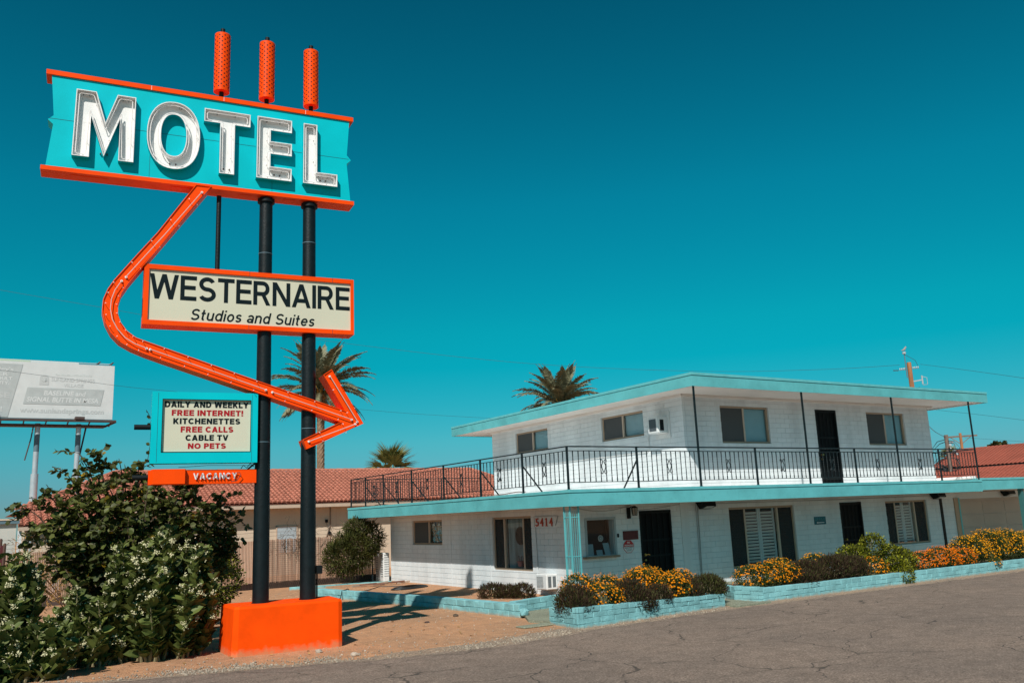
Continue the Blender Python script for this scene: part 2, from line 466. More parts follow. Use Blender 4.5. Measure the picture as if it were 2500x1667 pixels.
class MB:
    def __init__(s):
        s.v, s.f = [], []

    def add(s, verts, faces):
        o = len(s.v)
        s.v += [tuple(v) for v in verts]
        s.f += [tuple(i + o for i in f) for f in faces]
        return s

    def box(s, x0, x1, y0, y1, z0, z1, bev=0.0):
        if x0 > x1: x0, x1 = x1, x0
        if y0 > y1: y0, y1 = y1, y0
        if z0 > z1: z0, z1 = z1, z0
        if bev <= 0:
            v = [(x0, y0, z0), (x1, y0, z0), (x1, y1, z0), (x0, y1, z0), (x0, y0, z1), (x1, y0, z1), (x1, y1, z1), (x0, y1, z1)]
            return s.add(v, [(0, 3, 2, 1), (4, 5, 6, 7), (0, 1, 5, 4), (1, 2, 6, 5), (2, 3, 7, 6), (3, 0, 4, 7)])
        b = bev
        v = []
        for sx_ in (0, 1):
            for sy_ in (0, 1):
                for sz_ in (0, 1):
                    X, Y, Z = (x0, x1)[sx_], (y0, y1)[sy_], (z0, z1)[sz_]
                    ix, iy, iz = (b, -b)[sx_], (b, -b)[sy_], (b, -b)[sz_]
                    v += [(X, Y + iy, Z + iz), (X + ix, Y, Z + iz), (X + ix, Y + iy, Z)]

        def I(a, b_, c, k): return (a * 4 + b_ * 2 + c) * 3 + k
        f = [(I(0, 0, 0, 0), I(0, 0, 1, 0), I(0, 1, 1, 0), I(0, 1, 0, 0)), (I(1, 0, 0, 0), I(1, 1, 0, 0), I(1, 1, 1, 0), I(1, 0, 1, 0)),
             (I(0, 0, 0, 1), I(1, 0, 0, 1), I(1, 0, 1, 1), I(0, 0, 1, 1)), (I(0, 1, 0, 1), I(0, 1, 1, 1), I(1, 1, 1, 1), I(1, 1, 0, 1)),
             (I(0, 0, 0, 2), I(0, 1, 0, 2), I(1, 1, 0, 2), I(1, 0, 0, 2)), (I(0, 0, 1, 2), I(1, 0, 1, 2), I(1, 1, 1, 2), I(0, 1, 1, 2))]
        for a in (0, 1):
            for c in (0, 1):
                f.append((I(a, 0, c, 0), I(a, 1, c, 0), I(a, 1, c, 2), I(a, 0, c, 2)))
                f.append((I(0, a, c, 1), I(1, a, c, 1), I(1, a, c, 2), I(0, a, c, 2)))
                f.append((I(a, c, 0, 0), I(a, c, 1, 0), I(a, c, 1, 1), I(a, c, 0, 1)))
        for a in (0, 1):
            for c in (0, 1):
                for d in (0, 1):
                    f.append((I(a, c, d, 0), I(a, c, d, 1), I(a, c, d, 2)))
        return s.add(v, f)

    def bar(s, p0, p1, w, h=None, up=(0, 0, 1)):
        """square bar between two points"""
        h = w if h is None else h
        p0, p1 = Vector(p0), Vector(p1)
        d = (p1 - p0).normalized()
        u = Vector(up)
        if abs(d.dot(u)) > 0.95: u = Vector((0, 1, 0))
        a = d.cross(u).normalized() * w / 2
        b = a.cross(d).normalized() * h / 2
        v = [p + a * i + b * j for p in (p0, p1) for i, j in ((-1, -1), (1, -1), (1, 1), (-1, 1))]
        return s.add(v, [(0, 3, 2, 1), (4, 5, 6, 7), (0, 1, 5, 4), (1, 2, 6, 5), (2, 3, 7, 6), (3, 0, 4, 7)])

    def cyl(s, p0, p1, r, r2=None, n=12, caps=True):
        r2 = r if r2 is None else r2
        p0, p1 = Vector(p0), Vector(p1)
        d = (p1 - p0).normalized()
        u = Vector((0, 0, 1)) if abs(d.z) < 0.95 else Vector((0, 1, 0))
        a = d.cross(u).normalized()
        b = d.cross(a).normalized()
        v, f = [], []
        for i in range(n):
            t_ = 2 * math.pi * i / n
            o = a * math.cos(t_) + b * math.sin(t_)
            v += [p0 + o * r, p1 + o * r2]
        for i in range(n):
            j = (i + 1) % n
            f.append((2 * i, 2 * i + 1, 2 * j + 1, 2 * j))
        if caps:
            f.append(tuple(2 * i for i in range(n)))
            f.append(tuple(2 * i + 1 for i in reversed(range(n))))
        return s.add(v, f)

    def tube(s, pts, r, n=6, closed=False, caps=True, radii=None):
        P = [Vector(p) for p in pts]
        N = len(P)
        v, f = [], []
        prev = None
        for i, p in enumerate(P):
            if closed:
                d = (P[(i + 1) % N] - P[i - 1])
            else:
                d = P[min(i + 1, N - 1)] - P[max(i - 1, 0)]
            d.normalize()
            if prev is None:
                u = Vector((0, 0, 1)) if abs(d.z) < 0.9 else Vector((0, 1, 0))
                a = d.cross(u).normalized()
            else:
                a = (prev - d * prev.dot(d))
                if a.length < 1e-6: a = d.orthogonal()
                a.normalize()
            prev = a
            b = d.cross(a)
            rr = radii[i] if radii else r
            for k in range(n):
                t_ = 2 * math.pi * k / n
                v.append(p + (a * math.cos(t_) + b * math.sin(t_)) * rr)
        for i in range(N if closed else N - 1):
            j = (i + 1) % N
            for k in range(n):
                l = (k + 1) % n
                f.append((i * n + k, i * n + l, j * n + l, j * n + k))
        if caps and not closed:
            f.append(tuple(reversed(range(n))))
            f.append(tuple((N - 1) * n + k for k in range(n)))
        return s.add(v, f)

    def prism(s, poly, a0, a1, axis='y', holes=None):
        """extrude a 2D outline (u,z) along an axis between a0 and a1"""
        from mathutils.geometry import tessellate_polygon
        loops = [poly] + (holes or [])

        def P3(p, a):
            if axis == 'y': return (p[0], a, p[1])
            if axis == 'x': return (a, p[0], p[1])
            return (p[0], p[1], a)
        flat = [p for l in loops for p in l]
        tri = tessellate_polygon([[Vector((p[0], p[1], 0)) for p in l] for l in loops])
        n = len(flat)
        v = [P3(p, a0) for p in flat] + [P3(p, a1) for p in flat]
        f = [tuple(t) for t in tri] + [tuple(i + n for i in reversed(t)) for t in tri]
        o = 0
        for l in loops:
            k = len(l)
            for i in range(k):
                j = (i + 1) % k
                f.append((o + i, o + j, o + j + n, o + i + n))
            o += k
        return s.add(v, f)

    def mesh(s, name, m=None, smooth=False):
        me = bpy.data.meshes.new(name)
        me.from_pydata(s.v, [], s.f)
        me.validate()
        import bmesh
        bm = bmesh.new()
        bm.from_mesh(me)
        bmesh.ops.recalc_face_normals(bm, faces=bm.faces)
        bm.to_mesh(me)
        bm.free()
        if m: me.materials.append(M[m] if isinstance(m, str) else m)
        me.polygons.foreach_set('use_smooth', [bool(smooth)] * len(me.polygons))
        if smooth:
            try:
                me.set_sharp_from_angle(angle=R(40))
            except Exception:
                pass
        return me

    def build(s, name, m, parent=None, smooth=False, **kw):
        return link(name, s.mesh(name, m, smooth), parent, **kw)


def link(name, me, parent=None, loc=None, rot=None, scale=None, label=None, cat=None, group=None, kind=None):
    o = bpy.data.objects.new(name, me)
    COL.objects.link(o)
    if parent is not None:
        o.parent = parent
        if 'world_parts' in WP.get(parent.name, ()):
            o.matrix_parent_inverse = Matrix.Translation(parent.location).inverted()
    if loc is not None: o.location = loc
    if rot is not None: o.rotation_euler = rot
    if scale is not None: o.scale = scale
    tag(o, label, cat, group, kind)
    return o


WP = {}


def tag(o, label=None, cat=None, group=None, kind=None):
    if label: o['label'] = label
    if cat: o['category'] = cat
    if group: o['group'] = group
    if kind: o['kind'] = kind
    return o


def thing(name, label, cat, loc=(0, 0, 0), rotz=0.0, group=None, local=False):
    """Empty at the base of a thing. Parts are given in world coordinates unless local=True"""
    o = bpy.data.objects.new(name, None)
    COL.objects.link(o)
    o.empty_display_size = 0.2
    o.location = loc
    o.rotation_euler = (0, 0, rotz)
    WP[o.name] = () if local else ('world_parts',)
    return tag(o, label, cat, group)


def np_mesh(name, V, F, m, smooth=False):
    """fast mesh from arrays, all faces of the same size"""
    V = np.asarray(V, dtype=np.float32).reshape(-1, 3)
    F = np.asarray(F, dtype=np.int32)
    k = F.shape[1]
    me = bpy.data.meshes.new(name)
    me.vertices.add(len(V))
    me.vertices.foreach_set('co', V.ravel())
    me.loops.add(F.size)
    me.loops.foreach_set('vertex_index', F.ravel())
    me.polygons.add(len(F))
    me.polygons.foreach_set('loop_start', np.arange(0, F.size, k, dtype=np.int32))
    try:
        me.polygons.foreach_set('loop_total', np.full(len(F), k, dtype=np.int32))
    except Exception:
        pass
    if m: me.materials.append(M[m])
    me.update(calc_edges=True)
    me.polygons.foreach_set('use_smooth', [bool(smooth)] * len(F))
    return me


def rotmats(n, dirs, roll):
    """matrices whose X axis follows dirs (leaf length) with a random roll"""
    d = dirs / np.linalg.norm(dirs, axis=1, keepdims=True)
    up = np.tile(np.array([0, 0, 1.0]), (n, 1))
    par = np.abs(d[:, 2]) > 0.95
    up[par] = (0, 1, 0)
    y = np.cross(up, d)
    y /= np.linalg.norm(y, axis=1, keepdims=True)
    z = np.cross(d, y)
    c, s_ = np.cos(roll)[:, None], np.sin(roll)[:, None]
    y2 = y * c + z * s_
    z2 = np.cross(d, y2)
    return np.stack([d, y2, z2], axis=2)


def scatter(name, LV, LF, pos, mats, scl, m, smooth=False):
    """one mesh out of many copies of a small mesh"""
    LV = np.asarray(LV, float)
    LF = np.asarray(LF)
    n = len(pos)
    V = np.einsum('nij,kj->nki', mats, LV) * np.asarray(scl).reshape(n, 1, -1) + np.asarray(pos)[:, None, :]
    F = LF[None] + (np.arange(n) * len(LV))[:, None, None]
    return np_mesh(name, V.reshape(-1, 3), F.reshape(-1, LF.shape[1]), m, smooth)


def leaf_shape(kind):
    if kind == 'round':       # cupped round leaf, 8 tris
        v = [(0, 0, 0), (0.25, 0.36, 0.05), (0.65, 0.42, 0.04), (1.0, 0.0, -0.06), (0.65, -0.42, 0.04), (0.25, -0.36, 0.05), (0.35, 0, -0.05), (0.7, 0, -0.06)]
        f = [(0, 6, 1), (1, 6, 2), (6, 7, 2), (2, 7, 3), (3, 7, 4), (4, 7, 6), (4, 6, 5), (5, 6, 0)]
    elif kind == 'oval':
        v = [(0, 0, 0), (0.25, 0.31, 0.07), (0.65, 0.30, 0.05), (1.0, 0.0, -0.10), (0.65, -0.30, 0.05), (0.25, -0.31, 0.07), (0.33, 0, -0.03), (0.7, 0, -0.04)]
        f = [(0, 6, 1), (1, 6, 2), (6, 7, 2), (2, 7, 3), (3, 7, 4), (4, 7, 6), (4, 6, 5), (5, 6, 0)]
    elif kind == 'small':
        v = [(0, 0, 0), (0.5, 0.28, 0.04), (1, 0, -0.05), (0.5, -0.28, 0.04)]
        f = [(0, 1, 2), (0, 2, 3)]
    elif kind == 'thin':
        v = [(0, 0, 0), (0.45, 0.10, 0.04), (1, 0, -0.03), (0.45, -0.10, 0.04)]
        f = [(0, 1, 2), (0, 2, 3)]
    return np.array(v, float), np.array(f)


def poly_offset(poly, d):
    """inward offset of a closed outline (counter-clockwise), mitred"""
    n = len(poly)
    A = sum(poly[i][0] * poly[(i + 1) % n][1] - poly[(i + 1) % n][0] * poly[i][1] for i in range(n))
    sgn = 1 if A > 0 else -1
    out = []
    for i in range(n):
        p0, p1, p2 = Vector(poly[i - 1]), Vector(poly[i]), Vector(poly[(i + 1) % n])
        e1, e2 = (p1 - p0).normalized(), (p2 - p1).normalized()
        n1 = Vector((-e1.y, e1.x)) * sgn
        n2 = Vector((-e2.y, e2.x)) * sgn
        b = (n1 + n2)
        if b.length < 1e-6: b = n1
        b.normalize()
        k = min(2.5, 1 / max(0.2, b.dot(n1)))
        q = p1 + b * d * k
        out.append((q.x, q.y))
    return out


def text_mesh(name, txt, x0, x1, z0, z1, m, weight=0.0, shear=0.0, depth=0.004, y=0.0, space=1.0, both=None):
    """a line of lettering as flat raised letters that fill the box x0..x1, z0..z1 (local x,z)"""
    cu = bpy.data.curves.new(name, 'FONT')
    cu.body = txt
    cu.offset = weight
    cu.shear = shear
    cu.extrude = 0.01
    cu.space_character = space
    cu.resolution_u = 3
    o = bpy.data.objects.new(name, cu)
    COL.objects.link(o)
    bpy.context.view_layer.update()
    me = bpy.data.meshes.new_from_object(o.evaluated_get(bpy.context.evaluated_depsgraph_get()))
    bpy.data.objects.remove(o)
    n = len(me.vertices)
    a = np.empty(n * 3, dtype=np.float32)
    me.vertices.foreach_get('co', a)
    a = a.reshape(-1, 3)
    lo, hi = a.min(0), a.max(0)
    b = np.empty_like(a)
    b[:, 0] = x0 + (a[:, 0] - lo[0]) / (hi[0] - lo[0]) * (x1 - x0)
    b[:, 2] = z0 + (a[:, 1] - lo[1]) / (hi[1] - lo[1]) * (z1 - z0)
    b[:, 1] = y - (a[:, 2] - lo[2]) / (hi[2] - lo[2]) * depth
    me.vertices.foreach_set('co', b.ravel())
    me.materials.clear()
    me.materials.append(M[m])
    me.update()
    me.name = name
    return me


def put_text(parent, name, txt, x0, x1, z0, z1, m, y, **kw):
    return link(name, text_mesh(name, txt, x0, x1, z0, z1, m, y=y, **kw), parent)


# ---- own grotesque lettering, drawn from strokes (cap height 1, pen width t)
def glyph(ch, t):
    """list of quads strips (list of polygons) and the advance width"""
    h = t / 2
    S = []

    def V(x, a, b): S.append([(x - h, a), (x + h, a), (x + h, b), (x - h, b)])

    def H(z, a, b): S.append([(a, z - h), (b, z - h), (b, z + h), (a, z + h)])

    def D(x0, z0, x1, z1, k=0.98):
        w = h * k * math.hypot(x1 - x0, z1 - z0) / abs(z1 - z0)
        w = min(w, t * 0.85)
        S.append([(x0 - w, z0), (x0 + w, z0), (x1 + w, z1), (x1 - w, z1)])

    def A(cx, cz, rx, rz, a0, a1, n=14):
        P_ = []
        for i in range(n + 1):
            a = R(a0 + (a1 - a0) * i / n)
            c, s_ = math.cos(a), math.sin(a)
            nx, nz = c / max(rx, 1e-6), s_ / max(rz, 1e-6)
            l = math.hypot(nx, nz)
            nx, nz = nx / l, nz / l
            x, z = cx + rx * c, cz + rz * s_
            P_.append(((x - nx * h, z - nz * h), (x + nx * h, z + nz * h)))
        for (p, q), (r_, s2) in zip(P_, P_[1:]): S.append([p, q, s2, r_])
    o = 1 - h
    w = 0.7
    if ch == 'A':
        w = 0.82; D(h, 0, .41, 1); D(w - h, 0, .41, 1); H(.29, .2, .62)
    elif ch == 'B':
        w = 0.72; V(h, 0, 1); H(o, t, .42); H(.53, t, .42); H(h, t, .42); A(.42, (o + .53) / 2, .24 - h * .6, (o - .53) / 2, -90, 90); A(.42, (h + .53) / 2, .30 - h, (.53 - h) / 2, -90, 90)
    elif ch == 'C':
        w = 0.78; A(.42, .5, .42 - h, .5 - h, 42, 318, 22)
    elif ch == 'D':
        w = 0.76; V(h, 0, 1); H(o, t, .34); H(h, t, .34); A(.34, .5, .42 - h, .5 - h, -90, 90, 16)
    elif ch == 'E':
        w = 0.64; V(h, 0, 1); H(o, t, w); H(.52, t, w - .04); H(h, t, w)
    elif ch == 'F':
        w = 0.60; V(h, 0, 1); H(o, t, w); H(.50, t, w - .06)
    elif ch == 'H':
        w = 0.74; V(h, 0, 1); V(w - h, 0, 1); H(.52, t, w - t)
    elif ch == 'I':
        w = t; V(h, 0, 1)
    elif ch == 'K':
        w = 0.76; V(h, 0, 1); D(.18, .30, w - h * 1.3, 1); D(w - h * 1.25, 0, .30, .62)
    elif ch == 'L':
        w = 0.58; V(h, 0, 1); H(h, t, w)
    elif ch == 'N':
        w = 0.76; V(h, 0, 1); V(w - h, 0, 1); D(w - h, 0, h, 1, 1.0)
    elif ch == 'M':
        w = 0.88; V(h, 0, 1); V(w - h, 0, 1); D(w / 2, 0, h, 1, 1.0); D(w / 2, 0, w - h, 1, 1.0)
    elif ch == 'O':
        w = 0.86; A(.43, .5, .43 - h, .5 - h, 0, 360, 28)
    elif ch in 'PR':
        w = 0.68 if ch == 'P' else 0.74; V(h, 0, 1); H(o, t, .42); H(.47, t, .42); A(.40, (o + .47) / 2, .28 - h, (o - .47) / 2, -90, 90)
        if ch == 'R': D(w - h * 1.3, 0, .40, .47)
    elif ch == 'S':
        w = 0.70; r_ = (1 - t) / 4; A(.35, .5 + r_, .33 - h, r_, 25, 270, 18); A(.35, .5 - r_, .35 - h, r_, 90, -155, 18)
    elif ch == 'T':
        w = 0.68; H(o, 0, w); V(w / 2, 0, 1 - t)
    elif ch == 'U':
        w = 0.74; V(h, .35, 1); V(w - h, .35, 1); A(w / 2, .37, w / 2 - h, .37 - h, 180, 360)
    elif ch == 'V':
        w = 0.80; D(w / 2, 0, h, 1); D(w / 2, 0, w - h, 1)
    elif ch == 'W':
        w = 1.12; D(.29, 0, h, 1); D(.29, 0, .56, 1); D(.83, 0, .56, 1); D(.83, 0, w - h, 1)
    elif ch == 'Y':
        w = 0.78; V(w / 2, 0, .46); D(w / 2, .40, h, 1); D(w / 2, .40, w - h, 1)
    elif ch == '!':
        w = t; V(h, .37, 1); V(h, 0, t)
    elif ch == 'o':
        w = 0.60; A(.30, .36, .30 - h, .36 - h, 0, 360, 22)
    elif ch == 'a':
        w = 0.56; V(w - h, 0, .46); A(w / 2, .46, w / 2 - h, .27 - h, 0, 155); A(.26, .21, .26 - h, .21 - h, 0, 360, 18)
    elif ch == 'd':
        w = 0.60; V(w - h, 0, 1); A(.30, .36, .30 - h, .36 - h, 0, 360, 22)
    elif ch == 'e':
        w = 0.60; A(.30, .36, .30 - h, .36 - h, 0, 325, 22); H(.36, t * .7, .60 - t * .4)
    elif ch == 'i':
        w = t; V(h, 0, .71); V(h, 1 - t, 1)
    elif ch == 'n':
        w = 0.56; V(h, 0, .71); V(w - h, 0, .45); A(w / 2, .45, w / 2 - h, .28 - h, 0, 180)
    elif ch == 'u':
        w = 0.56; V(h, .27, .71); V(w - h, 0, .71); A(w / 2, .27, w / 2 - h, .27 - h, 180, 360)
    elif ch == 's':
        w = 0.50; r_ = (.72 - t) / 4; A(.25, .36 + r_, .24 - h, r_, 20, 270, 14); A(.25, .36 - r_, .25 - h, r_, 90, -160, 14)
    elif ch == 't':
        w = 0.36; V(.15, .16, .95); H(.71 - h, 0, .33); A(.15 + .13, .17, .13, .17 - h, 180, 275)
    elif ch == ' ':
        w = 0.24
    return S, w


def put_letters(parent, txt, x0, x1, z0, z1, m, y, t=0.17, gap=0.11, shear=0.0, depth=0.004, name='lettering'):
    """one line of lettering filling the box, every stroke raised a hair so that nothing is coplanar"""
    cur, items = 0.0, []
    for ch in txt:
        S, w = glyph(ch, t)
        items.append((cur, S))
        cur += w + gap
    W_ = cur - gap + shear
    sx_, sz_ = (x1 - x0) / W_, (z1 - z0)
    mb = MB()
    for off, S in items:
        for k, q in enumerate(S):
            yy = y - depth - 0.00012 * (k % 9)
            pts = [(x0 + (off + px + shear * pz) * sx_, z0 + pz * sz_) for px, pz in q]
            mb.add([(a, yy, b) for a, b in pts] + [(a, y, b) for a, b in pts], [(0, 1, 2, 3), (0, 4, 5, 1), (1, 5, 6, 2), (2, 6, 7, 3), (3, 7, 4, 0)])
    return mb.build(name, m, parent)
# ------------------------------------------------------------------ ground, road, walks
EDGE = [(-8, 19.0), (-3, 17.2), (0.5, 15.6), (1.84, 15.0), (3.35, 14.50), (4.61, 14.18), (5.46, 13.86), (6.66, 13.58), (7.6, 13.46), (9.14, 13.6),
        (10.24, 13.92), (12.0, 14.08), (14.5, 14.26), (20, 14.34), (26.2, 14.40), (34, 14.45), (60, 14.6)]


def edge_y(x, amp=1.0):
    for (a, b), (c, d) in zip(EDGE, EDGE[1:]):
        if a <= x <= c:
            y = b + (d - b) * (x - a) / (c - a)
            return y + amp * (0.025 * math.sin(x * 5.1) + 0.02 * math.sin(x * 11.7 + 1) + 0.012 * math.sin(x * 27.0))
    return 14.6


link('ground', MB().add([(-400, -300, 0), (600, -300, 0), (600, 700, 0), (-400, 700, 0)], [(0, 1, 2, 3)]).mesh('ground', 'soil'), kind='structure')
xs = np.arange(-8, 60, 0.12)
v, f = [], []
for i, x in enumerate(xs):
    v += [(x, edge_y(x), 0.010), (x, -60, 0.010)]
    if i: f.append((2 * i - 2, 2 * i - 1, 2 * i + 1, 2 * i))
link('road', MB().add(v, f).mesh('road', 'asphalt'), kind='structure')
v, f = [], []
for i, x in enumerate(xs):
    w = 0.035 + 0.015 * math.sin(x * 3.3) + 0.01 * math.sin(x * 9.1)
    v += [(x, edge_y(x) - 0.10 + w / 2, 0.015), (x, edge_y(x) - 0.10 - w / 2 - 0.01, 0.015)]
    if i: f.append((2 * i - 2, 2 * i - 1, 2 * i + 1, 2 * i))
link('road_edge_line', MB().add(v, f).mesh('road_edge_line', 'edge_line'), kind='structure')
v, f = [], []
for i, x in enumerate(xs):
    wi = 0.25 + 0.5 * math.exp(-((x - 8.6) / 2.2) ** 2) + 0.12 * math.sin(x * 2.1) + 0.05 * math.sin(x * 6.3)
    if x > 10.2: wi = 0.6
    v += [(x, edge_y(x) + wi, 0.006), (x, edge_y(x) - 0.2, 0.006)]
    if i: f.append((2 * i - 2, 2 * i - 1, 2 * i + 1, 2 * i))
link('road_shoulder', MB().add(v, f).mesh('road_shoulder', 'shoulder'), kind='structure')

# raised ground and walk in front of the motel
link('courtyard_soil', MB().add([(9.95, 27.0, 0.07), (10.9, 17.6, 0.07), (13.7, 17.9, 0.07), (13.7, 30.3, 0.07), (11.0, 30.2, 0.07)], [(0, 1, 2, 3, 4)]).mesh('courtyard_soil', 'soil'), kind='structure')
mb = MB().prism([(10.30, 15.15), (10.35, 16.7), (10.98, 17.25), (13.0, 17.35), (13.0, 17.9), (38, 17.9), (38, 19.0), (11.6, 19.0), (11.0, 17.3), (10.75, 16.75), (10.75, 15.2)], 0.0, 0.055, axis='z')
mb = MB().box(12.2, 38, 17.2, 19.05, 0.0, 0.06)
mb.prism([(10.2, 15.95), (10.35, 15.15), (10.95, 15.45), (12.25, 17.2), (12.25, 17.6), (10.9, 17.3)], 0.0, 0.055, axis='z')
mb.box(14.75, 15.5, 14.62, 17.198, 0.0, 0.05)
mb.build('walkway', 'concrete', kind='structure')
mb = MB().prism([(14.62, 14.38), (15.75, 14.40), (15.72, 14.60), (14.64, 14.60)], 0.0, 0.045, axis='z')
mb.build('kerb_strip', 'concrete', kind='structure')

# ------------------------------------------------------------------ motel building
motel = thing('motel_building', 'white two-storey motel of painted block with flat turquoise roofs and an iron balcony', 'motel', (13.6, 19.07, 0))
SX, FW, UX = 13.60, 19.07, 17.90
LZ0, LZ1 = 0.0, 2.36           # lower wall
UZ0, UZ1 = 2.745, 5.48         # upper wall
# openings (along, z0, z1): lower side, lower front, upper side, upper front
LS = [(26.33, 28.59, 1.355, 2.17), (20.92, 23.06, 0.655, 2.168)]
LF = [(14.15, 15.06, 1.06, 1.985), (15.975, 17.13, 0.06, 2.177), (19.43, 22.275, 0.40, 2.16), (24.48, 25.58, 0.06, 2.177), (26.89, 29.22, 0.67, 2.15), (31.1, 35.9, 0.06, 2.12)]
US = [(26.17, 28.345, 4.50, 5.277), (20.86, 22.99, 4.467, 5.255)]
UF = [(19.44, 21.56, 4.08, 5.222), (23.77, 24.81, 2.80, 5.215), (26.43, 28.555, 4.07, 5.21)]


def wall_boxes(mb, axis, plane, inward, th, a0, a1, z0, z1, ops):
    """solid wall with openings; axis is the direction the wall runs along"""
    cuts = sorted({a0, a1, *[o[0] for o in ops], *[o[1] for o in ops]})
    for c0, c1 in zip(cuts, cuts[1:]):
        mid = (c0 + c1) / 2
        hs = sorted([(o[2], o[3]) for o in ops if o[0] < mid < o[1]])
        z = z0
        segs = []
        for h0, h1 in hs:
            if h0 > z: segs.append((z, h0))
            z = h1
        if z < z1: segs.append((z, z1))
        for s0, s1 in segs:
            if axis == 'x': mb.box(c0, c1, plane, plane + inward * th, s0, s1)
            else: mb.box(plane, plane + inward * th, c0, c1, s0, s1)


REC = 0.012   # blocks stand this proud of the mortar
mb = MB()
wall_boxes(mb, 'y', SX + REC, 1, 0.2, FW + 0.22, 30.46, LZ0, LZ1, LS)
wall_boxes(mb, 'x', FW + REC, 1, 0.2, SX + REC, 38.0, LZ0, LZ1, LF)
mb.box(SX + 0.22, 38, 30.26, 30.46, 0, LZ1)
mb.build('wall', 'mortar', motel, label='mortar body of the lower block walls')
mb = MB()
wall_boxes(mb, 'y', UX + REC, 1, 0.2, FW + 0.22, 30.10, UZ0, UZ1, US)
wall_boxes(mb, 'x', FW + REC, 1, 0.2, UX + REC, 30.02, UZ0, UZ1, UF)
mb.box(UX + 0.22, 30.02, 29.9, 30.10, UZ0, UZ1)
mb.box(29.82, 30.02, FW + 0.22, 29.9, UZ0, UZ1)
mb.build('wall', 'mortar', motel, label='mortar body of the upper block walls')

# painted slump blocks: 0.405 x 0.152 m running bond, joints recessed
BL, BH, J = 0.405, 0.1525, 0.010
blocks = []


def lay(axis, plane, a0, a1, z0, z1, ops, pil=()):
    k = 0
    z = z0
    while z < z1 - 0.03:
        zz = min(z + BH, z1)
        off = 0 if k % 2 == 0 else -BL / 2
        a = a0 + off
        while a < a1:
            s0, s1 = max(a, a0), min(a + BL, a1)
            a += BL
            parts_ = [(s0, s1, z, zz)]
            for o in ops:
                nxt = []
                for (p0, p1, q0, q1) in parts_:
                    if p1 <= o[0] or p0 >= o[1] or q1 <= o[2] or q0 >= o[3]:
                        nxt.append((p0, p1, q0, q1))
                        continue
                    if p0 < o[0]: nxt.append((p0, o[0], q0, q1))
                    if p1 > o[1]: nxt.append((o[1], p1, q0, q1))
                    m0, m1 = max(p0, o[0]), min(p1, o[1])
                    if q0 < o[2]: nxt.append((m0, m1, q0, o[2]))
                    if q1 > o[3]: nxt.append((m0, m1, o[3], q1))
                parts_ = nxt
            for p0, p1, q0, q1 in parts_:
                if p1 - p0 > 0.02 and q1 - q0 > 0.015:
                    blocks.append((axis, plane, p0, p1, q0, q1))
        z = zz
        k += 1


lay('y', SX, FW + 0.0, 30.46, 0.0, LZ1 - 0.003, LS)
lay('x', FW, SX + 0.115, 31.05, 0.0, LZ1 - 0.003, LF)
lay('x', FW, 36.0, 38.0, 0.0, LZ1 - 0.003, [])
lay('y', UX, FW + 0.0, 30.10, UZ0, UZ1 - 0.003, US)
lay('x', FW, UX + 0.115, 30.02, UZ0, UZ1 - 0.003, UF)


def block_boxes(bl):
    out = []
    for axis, plane, p0, p1, q0, q1 in bl:
        j = rng.uniform(-0.001, 0.001)
        if axis == 'y':
            c = (plane + 0.05 + j, (p0 + p1) / 2, (q0 + q1) / 2)
            sc_ = (0.1, p1 - p0 - 0.005, q1 - q0 - J)
        else:
            c = ((p0 + p1) / 2, plane + 0.05 + j, (q0 + q1) / 2)
            sc_ = (p1 - p0 - 0.005, 0.1, q1 - q0 - J)
        out.append((c, sc_))
    return out


BB = block_boxes(blocks)


def apparent(c, sc_):
    d = math.dist(c, (0, 0, CAMZ))
    nx = (1, 0) if sc_[0] == 0.1 else (0, 1)
    dirv = (c[0] / d, c[1] / d)
    cosv = abs(dirv[0] * nx[0] + dirv[1] * nx[1])
    a = max(sc_[0], sc_[1]) * sc_[2] * cosv / d ** 2
    # behind planters / railing slab or hidden: rank later
    if c[2] < 0.35 and sc_[1] == 0.1: a *= 0.2
    if 2.7 < c[2] < 2.95: a *= 0.1
    return a


order = sorted(range(len(BB)), key=lambda i: -apparent(*BB[i]))

GEO = {}


def brick_mb(sc_):
    return MB().box(-sc_[0] / 2, sc_[0] / 2, -sc_[1] / 2, sc_[1] / 2, -sc_[2] / 2, sc_[2] / 2, bev=0.0015)


for i in order[:300]:
    c, sc_ = BB[i]
    key = tuple(round(q, 3) for q in sc_)
    if key not in GEO: GEO[key] = brick_mb(sc_).mesh('brick', 'block')
    link('brick', GEO[key], motel, loc=c)
Vs, Fs, o_ = [], [], 0
KEYB = {}
for i in order[300:]:
    c, sc_ = BB[i]
    key = tuple(round(q, 3) for q in sc_)
    if key not in KEYB:
        m_ = brick_mb(sc_)
        KEYB[key] = np.array(m_.v)
        BF = np.array([fc if len(fc) == 4 else (fc[0], fc[1], fc[2], fc[2]) for fc in m_.f])
        BF = np.array([t_ for fc in m_.f for t_ in ([(fc[0], fc[1], fc[2]), (fc[0], fc[2], fc[3])] if len(fc) == 4 else [fc])])
    Vs.append(KEYB[key] + np.array(c))
    Fs.append(BF + o_)
    o_ += len(KEYB[key])
me_ = np_mesh('bricks', np.concatenate(Vs), np.concatenate(Fs), 'block')
import bmesh
bm_ = bmesh.new()
bm_.from_mesh(me_)
bmesh.ops.recalc_face_normals(bm_, faces=bm_.faces)
bm_.to_mesh(me_)
bm_.free()
link('bricks', me_, motel, kind='stuff')

# flat roofs
mb = MB()
mb.box(12.52, 30.15, 17.51, 31.88, 2.365, 2.735)
mb.box(30.151, 38.5, 17.53, 31.88, 2.395, 2.79)
mb.build('balcony_slab', 'deck', motel)


